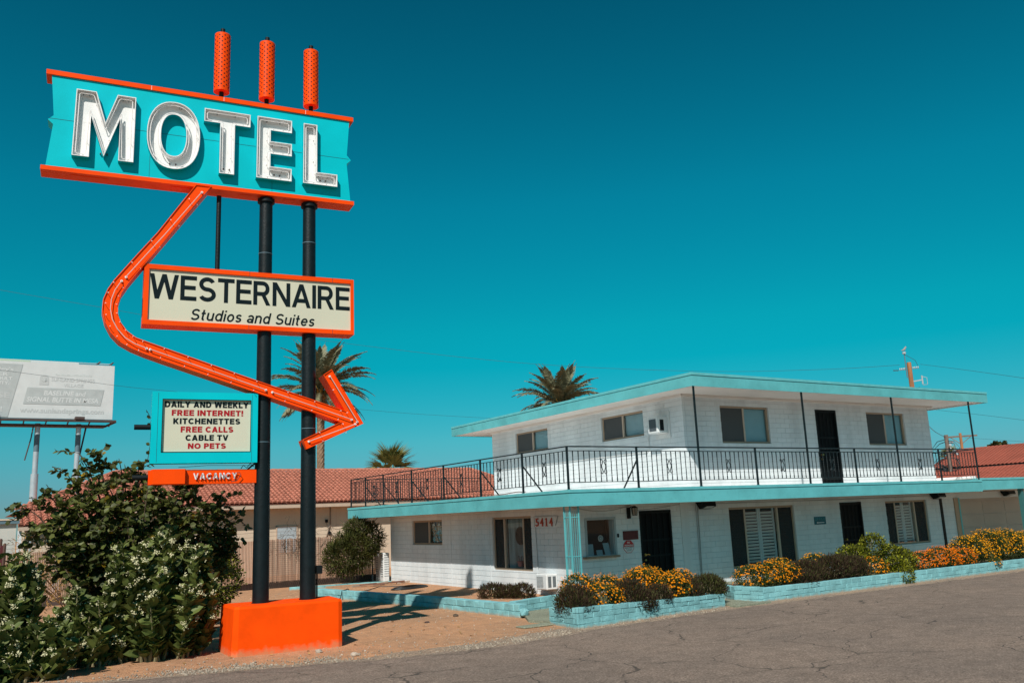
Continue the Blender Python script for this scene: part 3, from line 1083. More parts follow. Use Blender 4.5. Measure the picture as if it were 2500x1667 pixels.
def fascia(name, x0, x1, y0, y1, z0, z1, line=True):
    mb = MB()
    mb.box(x0, x1, y0, y0 + 0.02, z0, z1)
    mb.box(x0, x0 + 0.02, y0 + 0.0201, y1, z0, z1)
    mb.box(x0 + 0.0201, x1, y1 - 0.02, y1, z0, z1)
    o = mb.build(name, 'fascia', motel)
    mb = MB()
    mb.box(x0 - 0.018, x1, y0 - 0.018, y0 - 0.0002, z1 - 0.055, z1 + 0.012)
    mb.box(x0 - 0.018, x0 - 0.0002, y0, y1, z1 - 0.055, z1 + 0.012)
    mb.box(x0 - 0.018, x1, y0 - 0.018, y0 + 0.05, z1 + 0.0122, z1 + 0.018)
    mb.box(x0 - 0.018, x0 + 0.05, y0 + 0.0502, y1, z1 + 0.0122, z1 + 0.018)
    mb.build('drip_edge', 'fascia_line', o)
    return o


fascia('fascia', 12.50, 30.15, 17.49, 31.9, 2.352, 2.735)
f2 = fascia('fascia', 30.152, 38.5, 17.49, 31.9, 2.395, 2.79)
# seams of the sheet metal
mb = MB()
for x in (12.62, 15.3, 18.2, 21.0, 24.1, 27.2):
    mb.box(x, x + 0.006, 17.486, 17.4898, 2.36, 2.675)
for y in (19.8, 22.9, 25.7, 28.6):
    mb.box(12.496, 12.4998, y, y + 0.006, 2.36, 2.675)
for x in (18.9, 21.8, 24.7, 27.6):
    mb.box(x, x + 0.006, 17.486, 17.4898, 5.49, 5.78)
mb.build('fascia_seam', 'fascia_line', motel)
mb = MB().box(16.87, 31.25, 17.51, 31.53, 5.50, 5.83)
mb.build('roof', 'soffit', motel)
fo = fascia('fascia', 16.85, 31.27, 17.49, 31.55, 5.478, 5.842)
mb = MB().box(31.2502, 31.27, 17.5102, 31.5298, 5.478, 5.842)
mb.build('fascia', 'fascia', motel)
# soffit mouldings where wall meets roof
mb = MB()
mb.box(UX - 0.14, UX - 0.11, FW - 0.14, 30.2, 5.455, 5.4998)
mb.box(UX - 0.11, UX - 0.0, FW - 0.11, 30.1, 5.43, 5.4998)
mb.box(UX - 0.1398, 30.15, FW - 0.14, FW - 0.1102, 5.455, 5.4998)
mb.box(UX - 0.0, 30.1, FW - 0.11, FW - 0.0, 5.43, 5.4998)
mb.box(31.0, 31.03, 17.6, 31.4, 5.455, 5.4998)
mb.build('soffit_moulding', 'soffit', motel)
mb = MB()
mb.box(12.53, SX - 0.001, 17.52, 31.85, 2.357, 2.3648)
mb.box(SX - 0.0005, 30.14, 17.52, FW - 0.001, 2.357, 2.3648)
mb.build('soffit', 'soffit', motel)
# white kerb at the right end of the balcony
mb = MB().box(29.95, 30.35, 17.75, 19.05, 2.79, 2.885, bev=0.02)
mb.build('deck_kerb', 'deck', motel)
mb = MB()
mb.box(12.7, 16.6, 17.62, 17.75, 2.7352, 2.76, bev=0.005)
mb.box(12.64, 12.8, 17.6, 30.0, 2.7352, 2.758, bev=0.005)
mb.build('deck_edge', 'deck', motel)

# shallow pilaster lines on the lower side wall and stain-like wall ribs
mb = MB()
for y in (25.715, 23.228, 20.695):
    mb.box(SX - 0.008, SX - 0.0012, y - 0.02, y + 0.02, 0.05, 2.356)
mb.build('wall_rib', 'white', motel)
mb = MB().box(17.50, 17.80, FW - 0.02, FW - 0.002, 0.05, 2.356)
mb.build('wall_patch', 'white', motel)


# ---- windows
def win_side(plane, y0, y1, z0, z1, kind):
    """window in a wall that faces -X; y0<y1"""
    d = 0.07
    X = plane + d
    t = 0.055
    mb = MB()
    mb.box(X, X + 0.06, y0, y1, z0, z0 + t)
    mb.box(X, X + 0.06, y0, y1, z1 - t, z1)
    mb.box(X, X + 0.06, y0, y0 + t, z0 + t, z1 - t)
    mb.box(X, X + 0.06, y1 - t, y1, z0 + t, z1 - t)
    return mb, X


def window(axis, plane, a0, a1, z0, z1, splits, panes, mats=('tan_frame',), depth=0.06):
    """axis 'y': wall faces -X (a = y). axis 'x': wall faces -Y (a = x). splits: mullion positions.
    panes: for every light one of 'screen', 'blind', 'shutter', 'dark', 'round', 'bag'"""
    def B(mb, p0, p1, d0, d1, q0, q1, bev=0.0):
        if axis == 'y': mb.box(plane + d0, plane + d1, p0, p1, q0, q1, bev)
        else: mb.box(p0, p1, plane + d0, plane + d1, q0, q1, bev)
    t = 0.06
    mb = MB()
    B(mb, a0, a1, depth, depth + 0.07, z0, z0 + t)
    B(mb, a0, a1, depth, depth + 0.07, z1 - t, z1)
    B(mb, a0, a0 + t, depth, depth + 0.07, z0 + t, z1 - t)
    B(mb, a1 - t, a1, depth, depth + 0.07, z0 + t, z1 - t)
    w = mb.build('window', mats[0], motel)
    for s_ in splits:
        mb = MB()
        B(mb, s_ - 0.032, s_ + 0.032, depth - 0.006, depth + 0.06, z0 + t, z1 - t)
        mb.build('mullion', 'tan_pale' if mats[0] != 'tan_pale' else 'tan_pale', w)
    edges = [a0 + t] + [s_ for s_ in splits] + [a1 - t]
    for i, kind in enumerate(panes):
        p0 = edges[i] + (0.033 if i else 0)
        p1 = edges[i + 1] - (0.033 if i < len(panes) - 1 else 0)
        mb = MB()
        B(mb, p0 + 0.002, p1 - 0.002, depth + 0.032, depth + 0.036, z0 + t + 0.002, z1 - t - 0.002)
        mb.build('pane', 'glass', w)
        if kind == 'screen':
            mb = MB()
            B(mb, p0 + 0.002, p1 - 0.002, depth + 0.012, depth + 0.015, z0 + t + 0.002, z1 - t - 0.002)
            mb.build('insect_screen', 'screen', w)
        if kind in ('blind', 'screen', 'darkblind'):
            mb = MB()
            B(mb, p0, p1, depth + 0.10, depth + 0.11, z0 + t, z1 - t)
            n = int((z1 - z0) / 0.06)
            for k in range(n):
                zz = z0 + t + (k + 0.5) * (z1 - z0 - 2 * t) / n
                B(mb, p0, p1, depth + 0.085, depth + 0.0998, zz - 0.004, zz + 0.012)
            mb.build('blind', 'blind' if kind == 'blind' else 'screen', w)
        if kind in ('shutter', 'shutterdark'):
            mb = MB()
            m2 = (p0 + p1) / 2
            for q in ((p0 + .01, m2 - .005), (m2 + .005, p1 - .01)) if (p1 - p0) > 0.8 else ((p0 + .01, p1 - .01),):
                for (c0, c1) in ((q[0], q[0] + .07), (q[1] - .07, q[1])):
                    B(mb, c0, c1, depth + 0.10, depth + 0.13, z0 + t, z1 - t)
                n = int((z1 - z0 - 0.2) / 0.095)
                for k in range(n):
                    zz = z0 + 0.1 + k * 0.095
                    if axis == 'x':
                        mb.bar((q[0] + .07, plane + depth + .115, zz + .04), (q[1] - .07, plane + depth + .115, zz + .04), 0.012, 0.085, up=(0, -0.7, 0.9))
                    else:
                        mb.bar((plane + depth + .115, q[0] + .07, zz + .04), (plane + depth + .115, q[1] - .07, zz + .04), 0.012, 0.085, up=(-0.7, 0, 0.9))
            mb.build('shutter', 'shutter', w)
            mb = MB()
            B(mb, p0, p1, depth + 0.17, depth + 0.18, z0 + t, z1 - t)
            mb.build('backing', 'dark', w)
            if kind == 'shutterdark':
                mb = MB()
                B(mb, p0 + 0.002, p1 - 0.002, depth + 0.012, depth + 0.015, z0 + t + 0.002, z1 - t - 0.002)
                mb.build('insect_screen', SCREEN_SEE, w)
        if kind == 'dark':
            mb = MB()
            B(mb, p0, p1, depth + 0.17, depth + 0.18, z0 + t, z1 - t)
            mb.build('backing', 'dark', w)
    return w


# see-through dark mesh in front of shutters
def screen_see():
    m = bpy.data.materials.new('see_through_screen')
    m.use_nodes = True
    t = m.node_tree
    b = t.nodes['Principled BSDF']
    b.inputs['Base Color'].default_value = (0.02, 0.025, 0.027, 1)
    b.inputs['Roughness'].default_value = 0.8
    tr = t.nodes.new('ShaderNodeBsdfTransparent')
    mx = t.nodes.new('ShaderNodeMixShader')
    mx.inputs[0].default_value = 0.72
    t.links.new(tr.outputs[0], mx.inputs[1])
    t.links.new(b.outputs[0], mx.inputs[2])
    t.links.new(mx.outputs[0], t.nodes['Material Output'].inputs[0])
    return m


M['screen_see'] = screen_see()
SCREEN_SEE = 'screen_see'

# upper side windows: seen from outside the left light (larger y) is screened
window('y', UX, *US[0], [27.23], ['blind', 'screen'])
window('y', UX, *US[1], [21.93], ['blind', 'screen'])
window('x', FW, *UF[0], [20.47], ['screen', 'blind'])
window('x', FW, *UF[2], [27.47], ['screen', 'blind'])
w1 = window('y', SX, *LS[0], [27.40], ['dark', 'screen'])
w2 = window('y', SX, *LS[1], [21.42, 22.46], ['shutterdark', 'blindroom', 'shutterdark'])
w3 = window('x', FW, *LF[2], [20.13, 21.56], ['shutterdark', 'shutter', 'shutterdark'])
w4 = window('x', FW, *LF[4], [27.45, 28.55], ['shutterdark', 'shutter', 'shutterdark'])
# crumpled foil in the right light of the small side window
V_, F_ = [], []
N1, N2 = 14, 12
for i in range(N1 + 1):
    for j in range(N2 + 1):
        y = 26.42 + i * (27.34 - 26.42) / N1
        z = 1.44 + j * (2.06 - 1.44) / N2
        if j > N2 - 3: z -= 0.09 * abs(math.sin(i * 0.5)) * (j - N2 + 3) / 3
        V_.append((SX + 0.16 + rng.uniform(-0.022, 0.022), y, z))
for i in range(N1):
    for j in range(N2):
        a = i * (N2 + 1) + j
        F_.append((a, a + 1, a + N2 + 2, a + N2 + 1))
M['foil'] = mat('crumpled_foil', (0.55, 0.55, 0.52), 0.25, metal=0.7)
MB().add(V_, F_).build('foil_sheet', 'foil', w1)
# interior of the middle light of the large side window: grey curtain, black disc, hanging pot
M['curtain'] = mat('grey_curtain', (0.26, 0.32, 0.33), 0.8, var=0.55, vscale=4, streak=True)
mb = MB().box(SX + 0.175, SX + 0.185, 21.46, 22.42, 0.715, 2.10)
mb.build('curtain', 'curtain', w2)
mb = MB().cyl((SX + 0.14, 21.73, 1.62), (SX + 0.155, 21.73, 1.62), 0.26, n=32)
mb.build('round_mirror', 'black', w2)
M['pot'] = mat('dusky_pot', (0.16, 0.08, 0.085), 0.7)
mb = MB().cyl((SX + 0.15, 21.72, 0.76), (SX + 0.15, 21.72, 0.92), 0.09, 0.14, n=14)
for a in (-0.1, 0, 0.1):
    mb.tube([(SX + 0.15, 21.72 + a, 0.92), (SX + 0.15, 21.74 + a * 1.3, 1.02), (SX + 0.18, 21.72 + a * 1.9, 1.06)], 0.012, n=5)
mb.build('hanging_pot', 'pot', w2)

# office hatch window
mb = MB()
x0, x1, z0, z1 = LF[0]
mb.box(x0 - 0.065, x0 - 0.0005, FW - 0.02, FW + 0.06, z0, z1 + 0.065)
mb.box(x1 + 0.0005, x1 + 0.065, FW - 0.02, FW + 0.06, z0, z1 + 0.065)
mb.box(x0 - 0.0003, x1 + 0.0003, FW - 0.02, FW + 0.06, z1 + 0.0005, z1 + 0.065)
M['grey_frame'] = mat('grey_painted_frame', (0.33, 0.38, 0.40), 0.7)
hw = mb.build('window', 'grey_frame', motel, label='small dark office hatch window with grey frame and wooden sill')
MB().box(x0, x1, FW + 0.05, FW + 0.055, z0 + 0.01, z1).build('pane', 'glass', hw)
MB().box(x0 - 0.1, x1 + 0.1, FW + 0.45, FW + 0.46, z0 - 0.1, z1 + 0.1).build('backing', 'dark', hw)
MB().box(13.98, 15.13, FW - 0.14, FW + 0.045, 0.995, 1.05, bev=0.008).build('sill', 'wood_sill', hw)
mb = MB().cyl((14.63, FW + 0.044, 1.50), (14.63, FW + 0.049, 1.50), 0.082, n=28)
mb.build('speak_hole', 'ac_white', hw)
mb = MB()
for r_ in (0.024, 0.045, 0.066):
    mb.tube([(14.63 + r_ * math.cos(a), FW + 0.042, 1.50 + r_ * math.sin(a)) for a in np.linspace(0, 2 * math.pi, 24)[:-1]], 0.006, n=4, closed=True)
mb.build('speak_slots', 'black', hw)
M['paper'] = mat('office_notice_paper', (0.28, 0.38, 0.42), 0.8)
for (a, b, c_, d, sh) in ((14.17, 14.40, 1.06, 1.36, 0.0), (14.50, 14.70, 1.06, 1.20, 0.0), (14.78, 14.98, 1.06, 1.37, -0.06)):
    MB().add([(a, FW + 0.07, c_), (b, FW + 0.07, c_), (b + sh, FW + 0.10, d), (a + sh, FW + 0.10, d)], [(0, 1, 2, 3)]).build('notice', 'paper', hw)


# ---- doors
def door(x0, x1, z0, z1, plane, lever, label=None):
    mb = MB()
    mb.box(x0 + 0.005, x1 - 0.005, plane + 0.05, plane + 0.09, z0, z1 - 0.005)
    d = mb.build('door', 'door', motel, label=label)
    mb = MB()
    fr = 0.06
    mb.box(x0, x0 + fr, plane - 0.012, plane + 0.045, z0, z1)
    mb.box(x1 - fr, x1, plane - 0.012, plane + 0.045, z0, z1)
    mb.box(x0 + fr, x1 - fr, plane - 0.012, plane + 0.045, z1 - fr, z1)
    n = 5
    for i in range(1, n):
        x = x0 + fr + (x1 - x0 - 2 * fr) * i / n
        mb.box(x - 0.008, x + 0.008, plane + 0.02, plane + 0.036, z0, z1 - fr)
    for k in (0.06, 0.42, 0.62, 0.97):
        z = z0 + (z1 - z0) * k
        mb.box(x0 + fr, x1 - fr, plane + 0.016, plane + 0.0198, z - 0.025, z + 0.025)
    mb.build('door_grille', 'black', d)
    hx, hz = x0 + 0.12, z0 + 0.93
    mb = MB()
    mb.cyl((hx, plane - 0.03, hz), (hx, plane + 0.02, hz), 0.035, n=14)
    if lever:
        mb.tube([(hx, plane - 0.03, hz), (hx + 0.08, plane - 0.05, hz + 0.01), (hx + 0.13, plane - 0.05, hz - 0.008)], 0.011)
    else:
        mb.cyl((hx, plane - 0.07, hz), (hx, plane - 0.03, hz), 0.03, n=12)
    mb.build('handle', 'brass', d)
    MB().cyl((hx, plane - 0.03, hz - 0.14), (hx, plane + 0.02, hz - 0.14), 0.028, n=12).build('lock', 'brass', d)
    return d


door(15.975, 17.13, 0.06, 2.175, FW, True)
door(24.48, 25.58, 0.06, 2.175, FW, False)
door(23.77, 24.81, 2.80, 5.213, FW, False)

# garage-like recess at the right: beige boards, tan post, teal post
g = MB().box(31.2, 35.8, FW + 0.10, FW + 0.12, 0.06, 2.118).build('garage_panel', mat('taupe_board', (0.42, 0.35, 0.30), 0.85, var=0.06, vscale=1), motel)
for i in range(3):
    for k in range(4):
        MB().box(31.35 + i * 1.5, 31.35 + i * 1.5 + 1.3, FW + 0.088, FW + 0.0998, 0.15 + k * 0.48, 0.15 + k * 0.48 + 0.42, bev=0.004).build('garage_panel_board', g.active_material, g)
MB().box(30.86, 31.1, FW - 0.04, FW - 0.002, 0.06, 2.16).build('garage_jamb', 'tan_frame', motel)
MB().box(31.101, 31.18, FW - 0.05, FW + 0.1, 0.06, 2.16).build('garage_jamb', 'fascia_line', motel)
MB().box(29.99, 30.12, FW - 0.03, FW - 0.002, 0.06, 2.19).build('downpipe', 'black', motel)
MB().box(32.72, 32.86, 17.56, 17.70, 0.06, 2.394).build('porch_post', mat('dark_teal_post', (0.03, 0.13, 0.13), 0.6), motel)

# conduits and hanging wires on the walls
mb = MB()
mb.tube([(18.17, FW - 0.02, 2.35), (18.16, FW - 0.02, 1.3), (18.13, FW - 0.02, 0.1)], 0.014)
mb.tube([(18.10, FW - 0.02, 2.35), (18.09, FW - 0.02, 0.1)], 0.008)
mb.tube([(13.7 + 0.22 * i, FW - 0.03, 2.34 - 0.13 * math.sin(math.pi * i / 9)) for i in range(10)], 0.009)
mb.tube([(15.7 + 0.2 * i, FW - 0.03, 2.2 + 0.13 * (i / 9) ** 2) for i in range(10)], 0.008)
mb.tube([(18.6, FW - 0.03, 2.31), (24, FW - 0.03, 2.27), (29.6, FW - 0.03, 2.28)], 0.010)
mb.build('wall_cable', 'conduit', motel)
mb = MB()
mb.tube([(UX - 0.02, 20.64, 4.43), (UX - 0.02, 20.65, 4.02), (UX - 0.02, 20.75, 3.93), (UX - 0.02, 22.0, 3.95), (UX - 0.02, 30.0, 3.98)], 0.014)
mb.tube([(22.795, FW - 0.02, 2.75), (22.795, FW - 0.02, 3.3)], 0.015)
mb.tube([(27.14, FW - 0.02, 2.75), (27.14, FW - 0.02, 3.3)], 0.015)
mb.build('wall_pipe', 'ac_white', motel)
mb = MB()
for (y0_, z0_, y1_, z1_) in ((20.715, 2.155, 19.56, 2.148), (20.72, 2.15, 20.725, 1.86), (19.56, 2.148, 19.70, 1.89)):
    mb.bar((SX - 0.012, y0_, z0_), (SX - 0.012, y1_, z1_), 0.014)
mb.tube([(SX - 0.014, 20.68, 1.86), (SX - 0.014, 20.63, 0.75)], 0.008)
mb.build('plaque_edge', 'conduit', motel)
# loose roof flashings and stray wire on the lower side roof edge
mb = MB()
mb.tube([(12.62, 19.6 + 0.35 * i, 2.79 + 0.02 * math.sin(i * 1.3)) for i in range(8)], 0.012)
mb.tube([(12.66, 29.7, 2.78), (12.66, 29.2, 2.80), (12.7, 28.6, 2.76)], 0.014)
mb.build('deck_wire', 'wood_scrap', motel)

# iron corner trellis column
tr_ = thing('corner_column', 'turquoise iron trellis column carrying the corner of the balcony slab', 'column', (12.72, 17.72, 0))
CX, CY, TW = 12.60, 17.62, 0.25
ends = [(CX, CY), (CX, CY + TW), (CX + TW, CY)]
for (x, y) in ends:
    MB().box(x - 0.016, x + 0.016, y - 0.016, y + 0.016, 0.05, 2.3568).build('upright', 'fascia', tr_)
for i in range(1, 4):
    MB().box(CX - 0.005, CX + 0.005, CY + TW * i / 4 - 0.005, CY + TW * i / 4 + 0.005, 0.1, 2.26).build('bar', 'fascia', tr_)
    MB().box(CX + TW * i / 4 - 0.005, CX + TW * i / 4 + 0.005, CY - 0.005, CY + 0.005, 0.1, 2.26).build('bar', 'fascia', tr_)
for z in (0.25, 1.15, 2.08):
    MB().box(CX - 0.011, CX + 0.011, CY + 0.0162, CY + TW - 0.0162, z, z + 0.02).build('cross_bar', 'fascia', tr_)
    MB().box(CX + 0.0162, CX + TW - 0.0162, CY - 0.011, CY + 0.011, z, z + 0.02).build('cross_bar', 'fascia', tr_)
# ------------------------------------------------------------------ balcony railing (part of the motel)
RX, RY = 12.56, 17.56
DZ = 2.74
rail = bpy.data.objects.new('balcony_railing', None)
rail = MB()
rail.bar((RX, RY, 3.80), (30.13, RY, 3.80), 0.045, 0.03)
rail.bar((RX, RY, 3.80), (RX, 31.70, 3.80), 0.045, 0.03)
rail.bar((RX, 31.70, 3.80), (18.2, 31.70, 3.80), 0.045, 0.03)
rail.bar((30.13, RY, 3.80), (30.13, RY + 1.6, 3.80), 0.045, 0.03)
rail = rail.build('balcony_railing', 'rail', motel, label='long black wrought iron railing along the balcony edge')
mb = MB()
for z in (3.695, 2.925):
    mb.bar((RX, RY, z), (30.13, RY, z), 0.022, 0.018)
    mb.bar((RX, RY, z), (RX, 31.70, z), 0.022, 0.018)
    mb.bar((RX, 31.70, z), (18.2, 31.70, z), 0.022, 0.018)
mb.build('lower_rail', 'rail', rail)
front_posts = [12.56, 14.77, 19.14, 23.54, 27.95]
tall_posts = [16.95, 21.36, 25.72, 30.13]
side_posts = [31.70, 30.30, 28.70, 26.40, 24.12, 21.84, 19.61]
for x in front_posts:
    mb = MB().box(x - 0.022, x + 0.022, RY - 0.022, RY + 0.022, DZ, 3.80)
    mb.box(x - 0.04, x + 0.04, RY - 0.04, RY + 0.04, DZ, DZ + 0.02)
    mb.build('rail_post', 'rail', rail)
for x in tall_posts:
    mb = MB().box(x - 0.022, x + 0.022, RY - 0.022, RY + 0.022, DZ, 5.499)
    mb.box(x - 0.04, x + 0.04, RY - 0.04, RY + 0.04, DZ, DZ + 0.02)
    mb.build('roof_post', 'rail', rail)
for y in side_posts:
    mb = MB().box(RX - 0.022, RX + 0.022, y - 0.022, y + 0.022, DZ, 3.80)
    mb.box(RX - 0.04, RX + 0.04, y - 0.04, y + 0.04, DZ, DZ + 0.02)
    mb.build('rail_post', 'rail', rail)
for x in (14.5, 16.4, 18.2):
    MB().box(x - 0.02, x + 0.02, 31.68, 31.72, DZ, 3.80).build('rail_post', 'rail', rail)
# slanting braces
for y in side_posts[1:]:
    MB().bar((RX + 0.02, y, 3.45), (RX + 0.62, y, DZ + 0.01), 0.03).build('brace', 'rail', rail)
MB().bar((14.77, RY + 0.02, 3.45), (14.77, RY + 0.62, DZ + 0.01), 0.03).build('brace', 'rail', rail)

# one twisted picket, shared by all
mb = MB()
segs = 22
v, f = [], []
for i in range(segs + 1):
    z = 2.93 + (3.69 - 2.93) * i / segs
    tw = math.pi / 4 * i if 3 < i < segs - 3 else 0
    r_ = 0.013
    for k in range(4):
        a = math.pi / 4 + tw + k * math.pi / 2
        v.append((r_ * math.cos(a) * 1.05, r_ * math.sin(a) * 1.05, z))
    if i:
        for k in range(4):
            l = (k + 1) % 4
            f.append((4 * i - 4 + k, 4 * i - 4 + l, 4 * i + l, 4 * i + k))
pk = MB().add(v, f).mesh('picket', 'rail')
# scroll ornament: two mirrored S scrolls around a picket
mb = MB()
zc, H = 3.30, 0.36


def scroll(s):
    pts = []
    for t in np.linspace(0, 1, 7):   # upper curl
        a = math.pi * (1.25 - 1.5 * t)
        pts.append((s * (0.055 + 0.030 * math.cos(a)), 0, zc + H / 2 - 0.03 + 0.030 * math.sin(a)))
    pts = [(s * 0.085, 0, zc + 0.125), (s * 0.092, 0, zc + 0.155), (s * 0.070, 0, zc + 0.178), (s * 0.035, 0, zc + 0.165), (s * 0.020, 0, zc + 0.13),
           (s * 0.035, 0, zc + 0.085), (s * 0.062, 0, zc + 0.04), (s * 0.066, 0, zc + 0.0), (s * 0.045, 0, zc - 0.06), (s * 0.022, 0, zc - 0.11),
           (s * 0.025, 0, zc - 0.150), (s * 0.050, 0, zc - 0.175), (s * 0.080, 0, zc - 0.165), (s * 0.090, 0, zc - 0.135), (s * 0.080, 0, zc - 0.115)]
    return pts


for s in (-1, 1):
    mb.tube(scroll(s), 0.0125, n=5)
sc_me = mb.mesh('scroll', 'rail')
orn_x = [13.67, 15.86, 18.04, 20.22, 22.42, 24.62, 26.85, 28.98]
orn_y = [18.58, 20.78, 22.98, 25.24, 27.60, 29.50]
allx = sorted(front_posts + tall_posts)
for a, b in zip(allx, allx[1:]):
    n = 12 if b - a < 2.3 else 13
    for i in range(1, n + 1):
        x = a + (b - a) * i / (n + 1)
        link('picket', pk, rail, loc=(x, RY, 0))
ally = sorted([RY] + side_posts)
for a, b in zip(ally, ally[1:]):
    n = max(6, round((b - a) / 0.18) - 1)
    for i in range(1, n + 1):
        link('picket', pk, rail, loc=(RX, a + (b - a) * i / (n + 1), 0))
for i in range(1, 33):
    link('picket', pk, rail, loc=(RX + i * (18.2 - RX) / 33, 31.70, 0))
for x in orn_x: link('scroll', sc_me, rail, loc=(x, RY - 0.004, 0))
for y in orn_y: link('scroll', sc_me, rail, loc=(RX - 0.004, y, 0), rot=(0, 0, R(90)))
for x in (13.6, 15.5, 17.3): link('scroll', sc_me, rail, loc=(x, 31.69, 0))


# ------------------------------------------------------------------ things fixed to the walls
def air_con(name, label, y0, y1, z0, z1, plane, depth, board):
    t = thing(name, label, 'air conditioner', (plane, (y0 + y1) / 2, z0))
    X = plane - depth
    MB().box(X, plane - 0.001, y0, y1, z0, z1, bev=0.02).build('casing', 'ac_white', t)
    if board:
        mb = MB()
        mb.box(plane - 0.03, plane - 0.0015, y0 - 0.10, y1 + 0.12, z0 - 0.14, z0 - 0.002)
        mb.box(plane - 0.03, plane - 0.0015, y0 - 0.10, y1 + 0.12, z1 + 0.002, z1 + 0.16)
        mb.box(plane - 0.03, plane - 0.0015, y0 - 0.10, y0 - 0.002, z0 - 0.002, z1 + 0.002)
        mb.build('mounting_board', 'ac_white', t)
        mb = MB()
        mb.box(X - 0.006, X - 0.0005, y0 + 0.07, y1 - 0.07, z0 + 0.06, z1 - 0.07)
        mb.build('grille', 'ac_grille', t)
        mb = MB()
        for k in range(14):
            z = z0 + 0.08 + k * (z1 - z0 - 0.16) / 13
            mb.box(X - 0.010, X - 0.0062, y0 + 0.08, y1 - 0.08, z - 0.004, z + 0.004)
        mb.build('grille_bar', mat('dark_fin', (0.05, 0.07, 0.09), 0.6), t)
        MB().box(X + 0.09, X + 0.24, y0 - 0.004, y0 - 0.0005, z0 + 0.07, z1 - 0.09).build('side_vent', 'black', t)
    else:
        MB().box(X - 0.004, X - 0.0005, y0 + 0.16, y1 - 0.04, z0 + 0.06, z1 - 0.06).build('coil', 'ac_grille', t)
        mb = MB()
        for k in range(9):
            z = z0 + 0.07 + k * (z1 - z0 - 0.14) / 8
            mb.box(X - 0.010, X - 0.0045, y0 + 0.16, y1 - 0.04, z - 0.004, z + 0.004)
        for k in range(8):
            y = y0 + 0.17 + k * (y1 - y0 - 0.22) / 7
            mb.box(X - 0.0125, X - 0.0102, y - 0.003, y + 0.003, z0 + 0.06, z1 - 0.06)
        mb.build('grille_bar', 'ac_white', t)
        for (a, b) in ((0.05, 0.15), (0.20, 0.30)):
            MB().box(X + a, X + b, y0 - 0.004, y0 - 0.0005, z0 + 0.06, z1 - 0.06).build('side_vent', 'ac_grille', t)
    return t


air_con('air_conditioner', 'white window air conditioner on a board high in the upper side wall', 19.73, 20.18, 4.43, 4.92, UX, 0.42, True)
air_con('air_conditioner', 'low white air conditioner unit in the side wall behind the purple shrub', 19.74, 20.24, 0.24, 0.64, SX, 0.36, False)

# house number 5414 on its plaque
t = thing('house_number', 'orange red street number 5414 on the shaded white wall', 'house number', (SX, 20.2, 1.98))
for k, ch in enumerate('5414'):
    y1_ = 20.655 - k * 0.225
    me = text_mesh('digit', ch, 0, 0.155, 1.875, 2.095, 'red_paint', weight=0.012, depth=0.02)
    if ch == '1':     # serifed figure one
        me = MB().prism([(0.03, 1.875), (0.125, 1.875), (0.125, 1.895), (0.098, 1.895), (0.098, 2.095), (0.075, 2.095), (0.03, 2.065), (0.03, 2.05), (0.057, 2.055), (0.057, 1.895), (0.03, 1.895)], 0.0, -0.02).mesh('digit', 'red_paint')
    n = len(me.vertices)
    a = np.empty(n * 3, dtype=np.float32)
    me.vertices.foreach_get('co', a)
    a = a.reshape(-1, 3)
    b = np.stack([SX - 0.006 + a[:, 1], y1_ - a[:, 0], a[:, 2]], 1)
    me.vertices.foreach_set('co', b.astype(np.float32).ravel())
    me.update()
    link('digit', me, t)

# wall lantern by the office door
t = thing('wall_lantern', 'black coach lantern on the wall beside the office door', 'lamp', (15.6, FW, 2.1))
MB().box(15.53, 15.66, FW - 0.045, FW - 0.002, 1.985, 2.28, bev=0.015).build('back_plate', 'black', t)
MB().tube([(15.60, FW - 0.03, 2.24), (15.60, FW - 0.12, 2.30), (15.66, FW - 0.2, 2.30)], 0.014).build('arm', 'black', t)
mb = MB().cyl((15.66, FW - 0.2, 2.26), (15.66, FW - 0.2, 2.32), 0.10, 0.03, n=8)
mb.cyl((15.66, FW - 0.2, 2.06), (15.66, FW - 0.2, 2.075), 0.07, n=8)
for k in range(6):
    a = k * math.pi / 3
    mb.bar((15.66 + 0.085 * math.cos(a), FW - 0.2 + 0.085 * math.sin(a), 2.26), (15.66 + 0.065 * math.cos(a), FW - 0.2 + 0.065 * math.sin(a), 2.07), 0.012)
mb.build('cage', 'black', t)
MB().cyl((15.66, FW - 0.2, 2.077), (15.66, FW - 0.2, 2.258), 0.055, 0.075, n=8).build('glass', mat('frosted_lamp_glass', (0.35, 0.31, 0.26), 0.4), t)


def flood(x0, lab):
    t = thing('floodlight', lab, 'floodlight', (x0, FW, 2.2), group='black box floodlights under the balcony slab')
    v = [(x0, FW - 0.30, 2.352), (x0 + 0.5, FW - 0.30, 2.352), (x0 + 0.5, FW - 0.003, 2.352), (x0, FW - 0.003, 2.352),
         (x0 + 0.02, FW - 0.34, 2.22), (x0 + 0.48, FW - 0.34, 2.22), (x0 + 0.46, FW - 0.10, 2.15), (x0 + 0.04, FW - 0.10, 2.15)]
    MB().add(v, [(0, 3, 2, 1), (4, 5, 6, 7), (0, 1, 5, 4), (1, 2, 6, 5), (2, 3, 7, 6), (3, 0, 4, 7)]).build('housing', 'black', t)
    v = [(x0 + 0.1, FW - 0.345, 2.228), (x0 + 0.4, FW - 0.345, 2.228), (x0 + 0.4, FW - 0.20, 2.172), (x0 + 0.1, FW - 0.20, 2.172)]
    v2 = [(a, b, c - 0.008) for a, b, c in v]
    MB().add(v + v2, [(0, 1, 2, 3), (4, 7, 6, 5), (0, 4, 5, 1), (1, 5, 6, 2), (2, 6, 7, 3), (3, 7, 4, 0)]).build('lens', mat('floodlight_lens', (0.35, 0.36, 0.36), 0.3), t)


flood(18.12, 'black floodlight under the slab just left of the big shuttered window')
flood(29.45, 'black floodlight under the slab right of the smaller shuttered window')
flood(34.0, 'black floodlight under the slab above the taupe garage boards')

